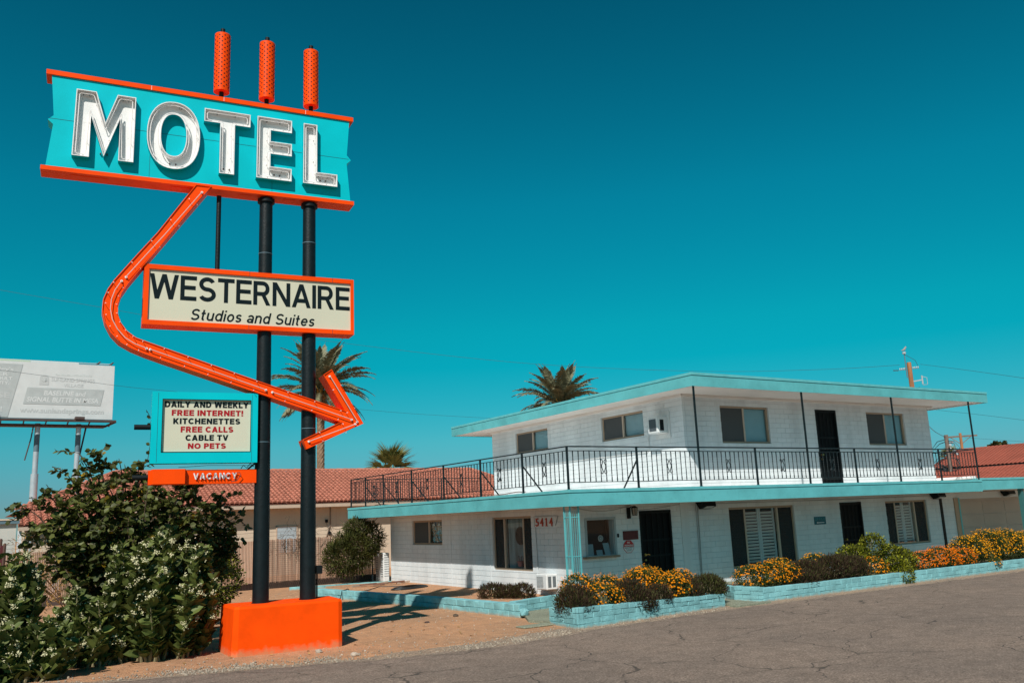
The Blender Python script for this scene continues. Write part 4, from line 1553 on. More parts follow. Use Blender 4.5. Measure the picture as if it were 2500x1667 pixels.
# signs on the front wall
o = MB().box(15.36, 15.885, FW - 0.018, FW - 0.003, 1.417, 1.655).build('blank_sign', 'maroon')
tag(o, 'blank dark maroon sign board left of the office door', 'sign')
t = thing('warning_sign', 'red and white octagonal NO TRESPASSING sign below the maroon board', 'sign', (15.53, FW, 1.24))
oc = [(15.53 + 0.175 * sx_, 1.24 + 0.165 * sz_) for sx_, sz_ in ((-.42, 1), (.42, 1), (1, .42), (1, -.42), (.42, -1), (-.42, -1), (-1, -.42), (-1, .42))]
MB().prism(oc, FW - 0.012, FW - 0.003).build('board', 'sign_red', t)
oc2 = [(15.53 + (x - 15.53) * 0.93, 1.24 + (z - 1.24) * 0.93) for x, z in oc]
low = [oc2[2], oc2[3], oc2[4], oc2[5], oc2[6], oc2[7]]
low = [(oc2[2][0], 1.235), oc2[3], oc2[4], oc2[5], oc2[6], (oc2[7][0], 1.235)]
MB().prism(low, FW - 0.0135, FW - 0.0122).build('white_field', 'sign_white', t)
put_text(t, 'lettering', 'NO', 15.485, 15.575, 1.325, 1.375, 'sign_white', FW - 0.0125, weight=0.02, depth=0.002)
put_text(t, 'lettering', 'TRESPASSING', 15.375, 15.685, 1.253, 1.295, 'sign_white', FW - 0.0125, weight=0.015, depth=0.002)
put_text(t, 'lettering', 'PRIVATE PROPERTY', 15.39, 15.67, 1.195, 1.222, 'text_dark', FW - 0.0138, weight=0.015, depth=0.002)
put_text(t, 'lettering', 'VIOLATORS WILL BE', 15.42, 15.64, 1.155, 1.173, 'text_dark', FW - 0.0138, depth=0.002)
put_text(t, 'lettering', 'PROSECUTED', 15.45, 15.61, 1.122, 1.142, 'text_dark', FW - 0.0138, depth=0.002)
t = thing('office_sign', 'small dark teal OFFICE sign with an arrow between window and door', 'sign', (23.43, FW, 1.64))
MB().box(23.16, 23.71, FW - 0.016, FW - 0.003, 1.515, 1.76).build('board', 'office', t)
put_letters(t, 'OFFICE', 23.19, 23.68, 1.645, 1.74, 'office_text', FW - 0.0162, t=0.16)
MB().prism([(23.25, 1.575), (23.32, 1.600), (23.32, 1.585), (23.62, 1.585), (23.62, 1.565), (23.32, 1.565), (23.32, 1.550)], FW - 0.020, FW - 0.0165).build('arrow', 'sign_white', t)
o = MB().box(15.16, 15.20, FW - 0.04, FW - 0.003, 1.50, 1.60, bev=0.005).build('doorbell', 'black')
tag(o, 'tiny black doorbell box right of the office hatch window', 'doorbell')

# tall louvred white panel leaning at the far end of the side wall
t = thing('vent_panel', 'tall white slotted vent panel standing at the back corner of the motel', 'vent panel', (13.5, 30.7, 0))
mb = MB()
th = math.radians(0)
mb.box(13.32, 13.56, 30.50, 31.22, 0.03, 1.07, bev=0.03)
mb.build('panel', 'ac_white', t)
mb = MB()
for k in range(10):
    z = 0.22 + k * 0.082
    for (a, b) in ((30.55, 30.74), (31.0, 31.1), (31.12, 31.19)):
        mb.box(13.312, 13.3195, a, b, z, z + 0.02)
mb.build('slots', 'ac_grille', t, kind='stuff')
for k in range(10):
    z = 0.24 + k * 0.082
    MB().box(13.35, 13.53, 30.492, 30.4995, z, z + 0.016).build('louvre', 'ac_grille', t)

# satellite dish on the balcony corner roof
t = thing('satellite_dish', 'grey satellite dish on the roof at the right end of the balcony', 'satellite dish', (31.0, 20.2, 2.79))
v, f = [], []
dc = Vector((31.0, 20.2, 3.5))
dn = Vector((-0.35, -0.90, 0.30)).normalized()
da = dn.cross(Vector((0, 0, 1))).normalized()
db = da.cross(dn)
for i in range(5):
    r_ = 0.07 * i + 0.001
    for k in range(20):
        a = 2 * math.pi * k / 20
        v.append(dc + da * r_ * math.cos(a) * 1.0 + db * r_ * math.sin(a) * 1.15 + dn * (r_ * r_ * 0.7))
    if i:
        for k in range(20):
            l = (k + 1) % 20
            f.append(((i - 1) * 20 + k, (i - 1) * 20 + l, i * 20 + l, i * 20 + k))
MB().add(v, f).build('dish', mat('dish_grey', (0.16, 0.22, 0.25), 0.5), t, smooth=True)
mb = MB().tube([(31.0, 20.25, 3.45), (31.02, 20.35, 3.35), (31.02, 20.35, 2.79)], 0.025)
mb.tube([dc - db * 0.32, dc + dn * 0.35 - db * 0.1], 0.012)
mb.build('mast', 'galv', t)
# ------------------------------------------------------------------ the motel sign (local frame: u along the sign, v depth, z up)
SA = -6.5
sign = thing('motel_sign', 'tall turquoise and orange roadside MOTEL sign with neon arrow on black poles and orange base', 'sign', (5.18, 16.385, 0), R(SA), local=True)


def sp(mb, name, m, parent=None, **kw):
    return mb.build(name, m, parent or sign, **kw)


# concrete base, front left edge chamfered, slightly uneven
mb = MB()
bp_ = [(-0.96, -0.52), (-0.88, -0.585), (0.86, -0.585), (0.93, -0.55), (0.93, 0.40), (-1.05, 0.44)]
bb_ = [(-1.0, -0.52), (-0.90, -0.585), (0.86, -0.585), (0.93, -0.55), (0.93, 0.42), (-1.08, 0.46)]
n = len(bp_)
v = [(x, y, -0.03) for x, y in bb_] + [(x, y, 0.785) for x, y in bp_] + [(x * 0.985, y * 0.97, 0.825) for x, y in bp_]
f = [tuple(reversed(range(n))), tuple(range(2 * n, 3 * n))]
for i in range(n):
    j = (i + 1) % n
    f += [(i, j, j + n, i + n), (i + n, j + n, j + 2 * n, i + 2 * n)]
mb.add(v, f)
sp(mb, 'base_block', 'orange_block', label='orange painted concrete base block')

for u in (-0.425, 0.43):
    mb = MB().cyl((u, 0, 0.82), (u, 0, 8.6), 0.148, 0.125, n=28)
    mb.cyl((u, 0, 0.81), (u, 0, 0.835), 0.16, n=28)
    sp(mb, 'pole', 'pole', smooth=True)
    mb = MB().cyl((u, 0, 8.46), (u, 0, 8.53), 0.165, n=24)
    sp(mb, 'collar', 'black', smooth=True)
for u, z in ((-0.425, 3.72), (0.43, 3.98), (-0.425, 7.4), (0.43, 7.7)):
    sp(MB().cyl((u, 0, z), (u, 0, z + 0.012), 0.1425 if z < 5 else 0.1325, n=28), 'weld_ring', 'galv_dark', smooth=True)
sp(MB().cyl((-1.32, 0, 6.9), (-1.32, 0, 8.5), 0.045, n=14), 'support_rod', 'pole', smooth=True)

# MOTEL cabinet
body = [(-4.30, 10.40), (-4.23, 9.62), (-4.32, 9.53), (-4.23, 9.45), (-4.31, 8.64), (1.235, 8.64), (1.16, 9.45), (1.25, 9.54), (1.165, 9.64), (1.22, 10.40)]
cab = sp(MB().prism(body, -0.17, 0.17), 'motel_cabinet', 'sign_teal', label='turquoise notched cabinet')
mb = MB().box(-4.39, 1.295, -0.20, 0.20, 10.4002, 10.49)
sp(mb, 'top_cap', 'orange', cab)
mb = MB().box(-4.385, 1.30, -0.20, 0.20, 8.56, 8.6398)
sp(mb, 'bottom_cap', 'orange', cab)
mb = MB().box(-4.3, 1.2, -0.1735, -0.1702, 9.555, 9.561)
for u in (-2.6, -0.35): mb.box(u, u + 0.005, -0.1735, -0.1702, 8.66, 9.554)
sp(mb, 'panel_seam', 'office', cab)
mb = MB()
for (a, b) in ((-3.9, -3.3), (-2.2, -1.75), (-0.95, -0.72), (-0.1, 0.12)):
    mb.box(a, b, -0.08, 0.08, 8.552, 8.5598)
sp(mb, 'access_panel', 'orange', cab)
mb = MB()
for u in (-2.62, -1.3, 0.3): mb.box(u, u + 0.006, -0.2035, -0.2002, 10.40, 10.49)
sp(mb, 'cap_seam', 'letter_white', cab)

# channel letters
VB, VF = -0.172, -0.300      # back plane and front rim


def circ(cx, cz, rx, rz, n=40, p=2.25):
    out = []
    for i in range(n):
        a = 2 * math.pi * i / n
        c, s_ = math.cos(a), math.sin(a)
        out.append((cx + rx * math.copysign(abs(c) ** (2 / p), c), cz + rz * math.copysign(abs(s_) ** (2 / p), s_)))
    return out


LET = {
    'M': ([(-3.88, 10.145), (-3.55, 10.145), (-3.375, 9.56), (-3.195, 10.145), (-2.88, 10.145), (-2.88, 8.855), (-3.135, 8.855), (-3.135, 9.68), (-3.38, 8.90), (-3.62, 9.66), (-3.62, 8.855), (-3.90, 8.855)][::-1], None),
    'O': (circ(-2.20, 9.50, 0.47, 0.675), circ(-2.20, 9.50, 0.225, 0.42)[::-1]),
    'T': ([(-1.66, 10.15), (-0.80, 10.15), (-0.80, 9.885), (-1.09, 9.885), (-1.09, 8.858), (-1.365, 8.858), (-1.365, 9.885), (-1.66, 9.885)][::-1], None),
    'E': ([(-0.665, 10.155), (0.01, 10.155), (0.01, 9.89), (-0.405, 9.89), (-0.405, 9.655), (0.01, 9.655), (0.01, 9.395), (-0.405, 9.395), (-0.405, 9.125), (0.01, 9.125), (0.01, 8.865), (-0.67, 8.865)][::-1], None),
    'L': ([(0.245, 10.15), (0.52, 10.15), (0.52, 9.13), (0.93, 9.13), (0.93, 8.87), (0.24, 8.87)][::-1], None),
}


def ring_walls(mb, loop, a, b):
    n = len(loop)
    v = [(x, a, z) for x, z in loop] + [(x, b, z) for x, z in loop]
    mb.add(v, [(i, (i + 1) % n, (i + 1) % n + n, i + n) for i in range(n)])


for ch, (outer, inner) in LET.items():
    ins = poly_offset(outer, 0.014)
    loops = [ins]
    mb = MB()
    if inner:
        ino = poly_offset(inner[::-1], -0.014)[::-1]
        mb.prism(outer, VB + 0.001, VB - 0.006, holes=[inner])
    else:
        mb.prism(outer, VB + 0.001, VB - 0.006)
    # inner faces of the side walls and the front lip, white
    ring_walls(mb, ins, VB - 0.006, VF)
    lipv = [(x, VF, z) for x, z in outer] + [(x, VF, z) for x, z in ins]
    k = len(outer)
    mb.add(lipv, [(i, (i + 1) % k, (i + 1) % k + k, i + k) for i in range(k)])
    if inner:
        ring_walls(mb, ino, VB - 0.006, VF)
        lipv = [(x, VF, z) for x, z in inner] + [(x, VF, z) for x, z in ino]
        k = len(inner)
        mb.add(lipv, [(i, (i + 1) % k, (i + 1) % k + k, i + k) for i in range(k)])
    lt = sp(mb, 'letter', 'letter_white', sign, label='white open channel letter ' + ch)
    mb = MB()
    ring_walls(mb, poly_offset(outer, -0.0015), VB - 0.0002, VF + 0.001)
    if inner: ring_walls(mb, poly_offset(inner[::-1], 0.0015)[::-1], VB - 0.0002, VF + 0.001)
    sp(mb, 'letter_return', 'sign_teal', lt)
    for off, vv in ((0.055, -0.262), (0.098, -0.262)):
        if off > 0.06 and ch != 'O' and ch != 'M': pass
        tl = poly_offset(outer, off)
        pts = []
        m_ = len(tl)
        for i in range(m_):       # cut the corners a little
            p0, p1, p2 = Vector(tl[i - 1]), Vector(tl[i]), Vector(tl[(i + 1) % m_])
            if ch == 'O':
                pts.append((p1.x, vv, p1.y))
                continue
            for q in (p1 + (p0 - p1).normalized() * min(0.025, (p0 - p1).length / 3), p1 + (p2 - p1).normalized() * min(0.025, (p2 - p1).length / 3)):
                pts.append((q.x, vv, q.y))
        if off < 0.06:
            nt_ = sp(MB().tube(pts, 0.0085, n=6, closed=True), 'neon_tube', 'neon', lt, smooth=True)
    if inner:
        tl = poly_offset(inner[::-1], -0.05)
        sp(MB().tube([(x, -0.262, z) for x, z in tl], 0.0085, n=6, closed=True), 'neon_tube', 'neon', lt, smooth=True)
    # tube supports and electrode stubs
    mb = MB()
    tl = poly_offset(outer, 0.055)
    for i in range(0, len(tl), 1 if ch != 'O' else 8):
        p0, p1 = Vector(tl[i]), Vector(tl[(i + 1) % len(tl)])
        for s_ in (0.3, 0.75):
            q = p0.lerp(p1, s_)
            mb.cyl((q.x, VB - 0.006, q.y), (q.x, -0.256, q.y), 0.005, n=5)
    zb = min(z for x, z in outer)
    ub = sum(x for x, z in outer if z < zb + 0.3) / max(1, len([1 for x, z in outer if z < zb + 0.3]))
    for s_ in (-0.05, 0.06):
        mb.cyl((ub + s_, VB - 0.006, zb + 0.13), (ub + s_, VB - 0.04, zb + 0.13), 0.014, n=8)
    sp(mb, 'tube_support', 'rust', lt)

# perforated orange cylinders on top
for u in (-1.325, -0.445, 0.455):
    rt = sp(MB().cyl((u, 0, 10.49), (u, 0, 12.06), 0.045, n=14), 'top_rod', 'black', smooth=True)
    mb = MB().cyl((u, 0, 10.68), (u, 0, 11.92), 0.152, n=32)
    cy_ = sp(mb, 'perforated_cylinder', 'orange', smooth=True)
    mb = MB()
    for row in range(25):
        z = 10.75 + row * (11.86 - 10.75) / 24
        for k in range(9):
            a = 2 * math.pi * (k + 0.5 * (row % 2)) / 9
            c, s_ = math.cos(a), math.sin(a)
            mb.cyl((u + 0.150 * c, 0.150 * s_, z), (u + 0.1535 * c, 0.1535 * s_, z), 0.0155, n=7)  # raised black discs stand in for the shade inside the holes
    sp(mb, 'hole_discs', 'black', cy_, kind='stuff')

# name box: WESTERNAIRE
nb = sp(MB().box(-2.61, 1.285, -0.10, 0.20, 5.84, 6.97), 'name_box', 'orange', label='orange framed name box')
mb = MB()
mb.box(-2.61, 1.285, -0.20, -0.1002, 5.84, 5.925)
mb.box(-2.61, 1.285, -0.20, -0.1002, 6.885, 6.97)
mb.box(-2.61, -2.525, -0.20, -0.1002, 5.925, 6.885)
mb.box(1.225, 1.285, -0.20, -0.1002, 5.925, 6.885)
sp(mb, 'frame', 'orange', nb)
mb = MB().box(-2.524, 1.224, -0.165, -0.1004, 5.926, 6.884)
sp(mb, 'panel_face', 'cream', nb)
mb = MB()
for u in (-0.75, 0.85): mb.box(u, u + 0.006, -0.203, -0.2002, 5.84, 5.925)
for u in (-0.75, 0.85): mb.box(u, u + 0.006, -0.203, -0.2002, 6.885, 6.97)
sp(mb, 'frame_seam', 'rust', nb)
put_letters(nb, 'WESTERNAIRE', -2.51, 1.21, 6.335, 6.805, 'text_dark', -0.1652, t=0.165, gap=0.075)
put_letters(nb, 'Studios and Suites', -1.80, 0.53, 5.97, 6.185, 'text_dark', -0.1652, t=0.145, gap=0.12, shear=0.20)
mb = MB()
for k in range(12): mb.box(-2.614, -2.6102, -0.12, 0.10, 6.02 + k * 0.028, 6.034 + k * 0.028)
sp(mb, 'vent_slots', 'black', nb)

# neon arrow
outer_ = [(-1.77, 8.60), (-2.42, 7.57), (-2.74, 7.13), (-3.10, 6.62), (-3.20, 6.44), (-3.265, 6.25), (-3.275, 6.05), (-3.22, 5.84), (-3.12, 5.65), (-2.98, 5.50), (-2.78, 5.385),
          (-2.55, 5.29), (-2.25, 5.185), (-0.65, 4.655), (0.64, 4.225), (1.00, 4.095), (0.28, 3.76), (0.345, 3.575), (1.455, 4.07), (0.83, 5.125), (0.665, 5.01), (1.085, 4.32),
          (0.70, 4.445), (-0.65, 4.885), (-2.13, 5.385), (-2.50, 5.51), (-2.70, 5.58), (-2.85, 5.69), (-2.96, 5.84), (-3.015, 6.0), (-3.02, 6.18), (-2.97, 6.38), (-2.86, 6.58), (-1.49, 8.60)]
# the arrow is an open tray: back plate and thin side walls, plus the box that carries it
VA = -0.225
ab = sp(MB().prism(outer_, -0.205, 0.195), 'arrow', 'orange', label='orange bent arrow box with neon tube')
ins = poly_offset(outer_, 0.012)
mb = MB()
ring_walls(mb, outer_, -0.205, VA)
ring_walls(mb, ins, -0.205, VA)
k = len(outer_)
mb.add([(x, VA, z) for x, z in outer_] + [(x, VA, z) for x, z in ins], [(i, (i + 1) % k, (i + 1) % k + k, i + k) for i in range(k)])
sp(mb, 'arrow_rim', 'orange', ab)
tube_paths = [
    [(-1.66, 8.45), (-2.28, 7.55), (-2.91, 6.68)],
    [(-2.98, 6.60), (-3.08, 6.42), (-3.13, 6.25), (-3.14, 6.07), (-3.10, 5.88), (-3.01, 5.71), (-2.88, 5.56), (-2.72, 5.46), (-2.52, 5.385)],
    [(-2.46, 5.37), (-0.42, 4.685)],
    [(-0.30, 4.645), (1.22, 4.14)],
    [(0.79, 4.98), (1.33, 4.10)],
    [(1.29, 4.055), (0.39, 3.72)],
]
for tp in tube_paths:
    pts = [(x, VA - 0.035, z) for x, z in tp]
    e0, e1 = pts[0], pts[-1]
    pts = [(e0[0], -0.205, e0[2])] + pts + [(e1[0], -0.205, e1[2])]
    sp(MB().tube(pts, 0.0075, n=6), 'neon_tube', 'neon_dull', ab, smooth=True)
    mb = MB()
    for e in (tp[0], tp[-1]):
        mb.cyl((e[0], -0.205, e[1]), (e[0], -0.235, e[1]), 0.022, n=8)
    # wire clips standing on both rims
    L_ = 0
    for (a, b), (c, d) in zip(tp, tp[1:]):
        seg = math.hypot(c - a, d - b)
        nn = max(1, int(seg / 0.42))
        tx, tz = (c - a) / seg, (d - b) / seg
        for i in range(nn):
            s_ = (i + 0.5) / nn
            x, z = a + (c - a) * s_, b + (d - b) * s_
            for sg in (-1, 1):
                px, pz = x - tz * sg * 0.095, z + tx * sg * 0.095
                mb.tube([(px, -0.205, pz), (px, -0.285, pz), (px + tz * sg * 0.018, -0.29, pz - tx * sg * 0.018)], 0.005, n=4)
    sp(mb, 'wire_clip', 'letter_white', ab)

# reader board
RBo = (-2.39, -0.555, 3.345, 4.62)
rb = sp(MB().box(-2.38, -0.56, -0.14, 0.18, 3.35, 4.61), 'reader_board', 'sign_teal', label='turquoise reader board listing the services')
mb = MB()
mb.box(-2.39, -0.555, -0.20, -0.1402, 3.34, 3.54)
mb.box(-2.39, -0.555, -0.20, -0.1402, 4.485, 4.62)
mb.box(-2.39, -2.215, -0.20, -0.1402, 3.54, 4.485)
mb.box(-0.68, -0.555, -0.20, -0.1402, 3.54, 4.485)
sp(mb, 'frame', 'sign_teal', rb)
mb = MB()
for (a, b, c, d) in ((-2.29, -2.284, 3.36, 4.6), (-0.66, -0.655, 3.36, 4.6)):
    mb.box(a, b, -0.2025, -0.2002, c, d)
sp(mb, 'frame_seam', 'office', rb)
mb = MB()
for (a, b, c, d) in ((-2.218, -2.208, 3.535, 4.49), (-0.688, -0.678, 3.535, 4.49)):
    mb.box(a, b, -0.206, -0.2004, c, d)
for (c, d) in ((3.535, 3.545), (4.478, 4.49)):
    mb.box(-2.2078, -0.6882, -0.206, -0.2004, c, d)
sp(mb, 'black_bead', 'text_dark', rb)
sp(MB().box(-2.214, -0.681, -0.155, -0.1404, 3.541, 4.484), 'panel_face', 'cream', rb)
lines = [('DAILY AND WEEKLY', -2.175, -0.72, 4.345, 4.455, 'text_dark'), ('FREE INTERNET!', -2.055, -0.815, 4.195, 4.30, 'text_red'),
         ('KITCHENETTES', -2.025, -0.865, 4.045, 4.15, 'text_dark'), ('FREE CALLS', -1.895, -0.985, 3.895, 4.0, 'text_red'),
         ('CABLE TV', -1.81, -1.07, 3.745, 3.85, 'text_dark'), ('NO PETS', -1.765, -1.11, 3.60, 3.70, 'text_red')]
for tx, a, b, c, d, m_ in lines:
    put_letters(rb, tx, a, b, c, d, m_, -0.1552, t=0.24, gap=0.10, depth=0.003)

# VACANCY box
vb = sp(MB().box(-2.40, -0.55, -0.10, 0.15, 2.975, 3.225), 'vacancy_box', 'orange', label='orange VACANCY light box under the reader board')
mb = MB()
v = [(-2.36, -0.1002, 2.98), (-2.33, -0.20, 2.98), (-1.80, -0.20, 2.98), (-1.78, -0.1002, 2.98), (-2.36, -0.1002, 3.24), (-2.33, -0.20, 3.24), (-1.80, -0.20, 3.24), (-1.78, -0.1002, 3.24)]
mb.add(v, [(0, 3, 2, 1), (4, 5, 6, 7), (0, 1, 5, 4), (1, 2, 6, 5), (2, 3, 7, 6), (3, 0, 4, 7)])
sp(mb, 'cover', 'orange', vb)
put_letters(vb, 'VACANCY', -1.655, -0.90, 3.055, 3.165, 'letter_white', -0.128, t=0.20, gap=0.16, depth=0.004)
mb = MB()
for i in range(7):
    u = -1.60 + i * 0.108
    z = 3.11
    pts = [(u - 0.03, -0.15, z + 0.05), (u, -0.15, z - 0.05), (u + 0.03, -0.15, z + 0.05)] if i in (0, 6) else \
          [(u - 0.03, -0.15, z - 0.05), (u - 0.02, -0.15, z + 0.05), (u + 0.025, -0.15, z + 0.03), (u + 0.03, -0.15, z - 0.05)]
    mb.tube(pts, 0.005, n=5)
mb.tube([(-0.95, -0.10, 3.15), (-0.86, -0.16, 3.165), (-0.83, -0.16, 3.12), (-0.90, -0.15, 3.02), (-1.0, -0.14, 3.0)], 0.007, n=5)
sp(mb, 'neon_tube', 'rust', vb)
for (z, vv) in ((4.0, 0.0), (3.11, 0.0)):
    mb = MB().cyl((-2.66, vv, z), (-2.34, vv, z), 0.047, n=16)
    sp(mb, 'stub_pipe', 'black', smooth=True)
mb = MB()
mb.bar((-0.70, -0.05, 3.225), (-0.55, -0.05, 3.35), 0.03)
mb.tube([(-0.82, -0.05, 3.24), (-0.78, -0.08, 3.30), (-0.72, -0.06, 3.25), (-0.66, -0.08, 3.33), (-0.60, -0.1, 3.27)], 0.008, n=4)
mb.tube([(-1.9, 0, 3.28), (-1.4, 0, 3.31), (-0.6, 0, 3.30)], 0.004, n=4)
sp(mb, 'wiring', 'black')
mb = MB()
for z in (4.45, 3.5, 3.1):
    mb.box(-0.56, -0.30, -0.05, 0.05, z - 0.03, z + 0.03)
sp(mb, 'bracket', 'black')
mb = MB().box(0.585, 0.69, -0.06, 0.06, 1.27, 1.42)
mb.cyl((0.60, 0, 0.82), (0.60, 0, 1.27), 0.015, n=8)
sp(mb, 'switch_box', 'black')
# ------------------------------------------------------------------ low walls and planters of painted block
def rough_block(name):
    """a lumpy hand-painted block, unit size, about 40 faces"""
    mb = MB().box(-0.5, 0.5, -0.5, 0.5, -0.5, 0.5, bev=0.045)
    mb.v = [(x + random.uniform(-.012, .012), y + random.uniform(-.03, .03), z + random.uniform(-.03, .03)) for x, y, z in mb.v]
    return mb.mesh(name, 'planter')


RB_ = [rough_block('block') for _ in range(6)]


def block_wall(parent, p0, p1, th, h0, h1, nrow, blen=0.40, seed=0, jit=0.006, zbase=-0.02, skip=()):
    """courses of blocks from p0 to p1 (outer face line), thickness towards the left of the direction"""
    rs = random.Random(seed)
    p0, p1 = Vector(p0), Vector(p1)
    d = p1 - p0
    L_ = d.length
    d.normalize()
    n_ = Vector((-d.y, d.x))
    ang = math.atan2(d.y, d.x)
    for r_ in range(nrow):
        s = 0.0 if r_ % 2 == 0 else -blen / 2
        k = 0
        while s < L_ - 0.02:
            s0, s1 = max(0, s), min(L_, s + blen)
            s += blen
            k += 1
            if s1 - s0 < 0.06: continue
            if (r_, k) in skip: continue
            m_ = (s0 + s1) / 2
            h = h0 + (h1 - h0) * m_ / L_ - zbase
            z0 = zbase + h * r_ / nrow
            hh = h / nrow
            c = p0 + d * m_ + n_ * (th / 2 + rs.uniform(-jit, jit))
            link('block', RB_[rs.randrange(6)], parent, loc=(c.x, c.y, z0 + hh / 2 + rs.uniform(-.002, .002)),
                 rot=(rs.uniform(-.01, .01), rs.uniform(-.006, .006), ang + rs.uniform(-.006, .006)),
                 scale=(s1 - s0 - 0.006, th, hh - 0.004))


low = thing('low_wall', 'cracked turquoise low block wall running from the sign to the walkway', 'low wall', (10.5, 21, 0))
block_wall(low, (10.74, 16.80), (10.52, 20.8), 0.24, 0.285, 0.262, 2, seed=1, jit=0.008)
block_wall(low, (10.52, 20.8), (9.72, 27.1), 0.24, 0.262, 0.245, 2, seed=2, jit=0.008)
# broken front end and crack gap: a fallen chunk beside the end
mb = MB().box(10.50, 10.68, 16.62, 16.83, 0.02, 0.20, bev=0.05)
mb.v = [(x + random.uniform(-.02, .02), y + random.uniform(-.02, .02), z + random.uniform(-.02, .02)) for x, y, z in mb.v]
mb.build('broken_block', 'planter', low)
low2 = thing('low_wall', 'pale low block edging at the back of the bare soil, in front of the feathery shrub', 'low wall', (11.8, 29.9, 0))
block_wall(low2, (9.9, 30.75), (13.35, 29.85), 0.15, 0.10, 0.10, 1, seed=3)

ret = thing('low_wall', 'turquoise block return wall behind the walkway, left of the flower planter', 'low wall', (11.6, 17.5, 0))
block_wall(ret, (10.72, 17.30), (12.55, 17.62), 0.2, 0.30, 0.33, 3, seed=4)

p1 = thing('planter', 'turquoise block planter full of orange lantana nearest the sign', 'planter', (12.5, 15.5, 0))
block_wall(p1, (10.20, 14.19), (14.62, 14.70), 0.15, 0.40, 0.285, 4, seed=5)
block_wall(p1, (10.32, 15.35), (10.19, 14.20), 0.15, 0.33, 0.40, 4, seed=6)
block_wall(p1, (14.62, 14.70), (14.70, 16.9), 0.15, 0.285, 0.285, 3, seed=7)
MB().add([(10.3, 14.3, 0.24), (14.55, 14.8, 0.24), (14.6, 16.9, 0.24), (12.2, 16.9, 0.24), (10.4, 15.3, 0.24)], [(0, 1, 2, 3, 4)]).build('soil', 'mulch', p1)
block_wall(p1, (12.3, 17.0), (10.38, 15.38), 0.15, 0.33, 0.33, 3, seed=8)

p2 = thing('planter', 'long turquoise block planter under the shuttered windows at the road edge', 'planter', (20, 15.5, 0))
block_wall(p2, (15.80, 14.66), (29.5, 14.86), 0.15, 0.315, 0.285, 3, seed=9)
block_wall(p2, (15.58, 15.35), (15.79, 14.66), 0.15, 0.36, 0.33, 4, seed=10)
block_wall(p2, (16.3, 17.0), (15.58, 15.35), 0.15, 0.33, 0.33, 3, seed=11)
MB().add([(15.7, 15.2, 0.22), (15.9, 14.8, 0.22), (29.5, 14.95, 0.22), (29.5, 17.0, 0.22), (16.4, 17.0, 0.22)], [(0, 1, 2, 3, 4)]).build('soil', 'mulch', p2)

# ------------------------------------------------------------------ vegetation
LS_, LFc = {}, {}
for k_ in ('round', 'oval', 'small', 'thin'):
    LS_[k_], LFc[k_] = leaf_shape(k_)


def in_blobs(n, blobs, shell=0.55):
    """random points in a union of ellipsoids, denser near their skins; returns points and outward directions"""
    vol = np.array([b[3] * b[4] * b[5] for b in blobs]) ** (2 / 3)
    idx = rng.choice(len(blobs), n, p=vol / vol.sum())
    B = np.array(blobs, float)[idx]
    d = rng.normal(size=(n, 3))
    d /= np.linalg.norm(d, axis=1, keepdims=True)
    r = rng.uniform(shell, 1.0, n) ** 0.7
    r *= 1 + 0.10 * np.sin(d[:, 0] * 9 + idx) * np.cos(d[:, 2] * 8 + idx * 2) + rng.normal(0, 0.05, n)
    P_ = B[:, :3] + d * B[:, 3:6] * r[:, None]
    return P_, d


def flower_head():
    """a small domed cluster of florets"""
    v, f = [], []
    for (a, r_, h) in [(i * 2 * math.pi / 7, 0.75, 0.35) for i in range(7)] + [(i * 2 * math.pi / 4 + .4, 0.35, 0.75) for i in range(4)] + [(0, 0, 0.95)]:
        cx, cy, cz = r_ * math.cos(a), r_ * math.sin(a), h
        o = len(v)
        s = 0.34
        v += [(cx - s, cy, cz), (cx, cy - s, cz), (cx + s, cy, cz), (cx, cy + s, cz), (cx, cy, cz + 0.22)]
        f += [(o, o + 1, o + 4), (o + 1, o + 2, o + 4), (o + 2, o + 3, o + 4), (o + 3, o, o + 4)]
    v = [(z, x, y) for x, y, z in v]     # length axis X = outward
    return np.array(v), np.array(f)


FHV, FHF = flower_head()


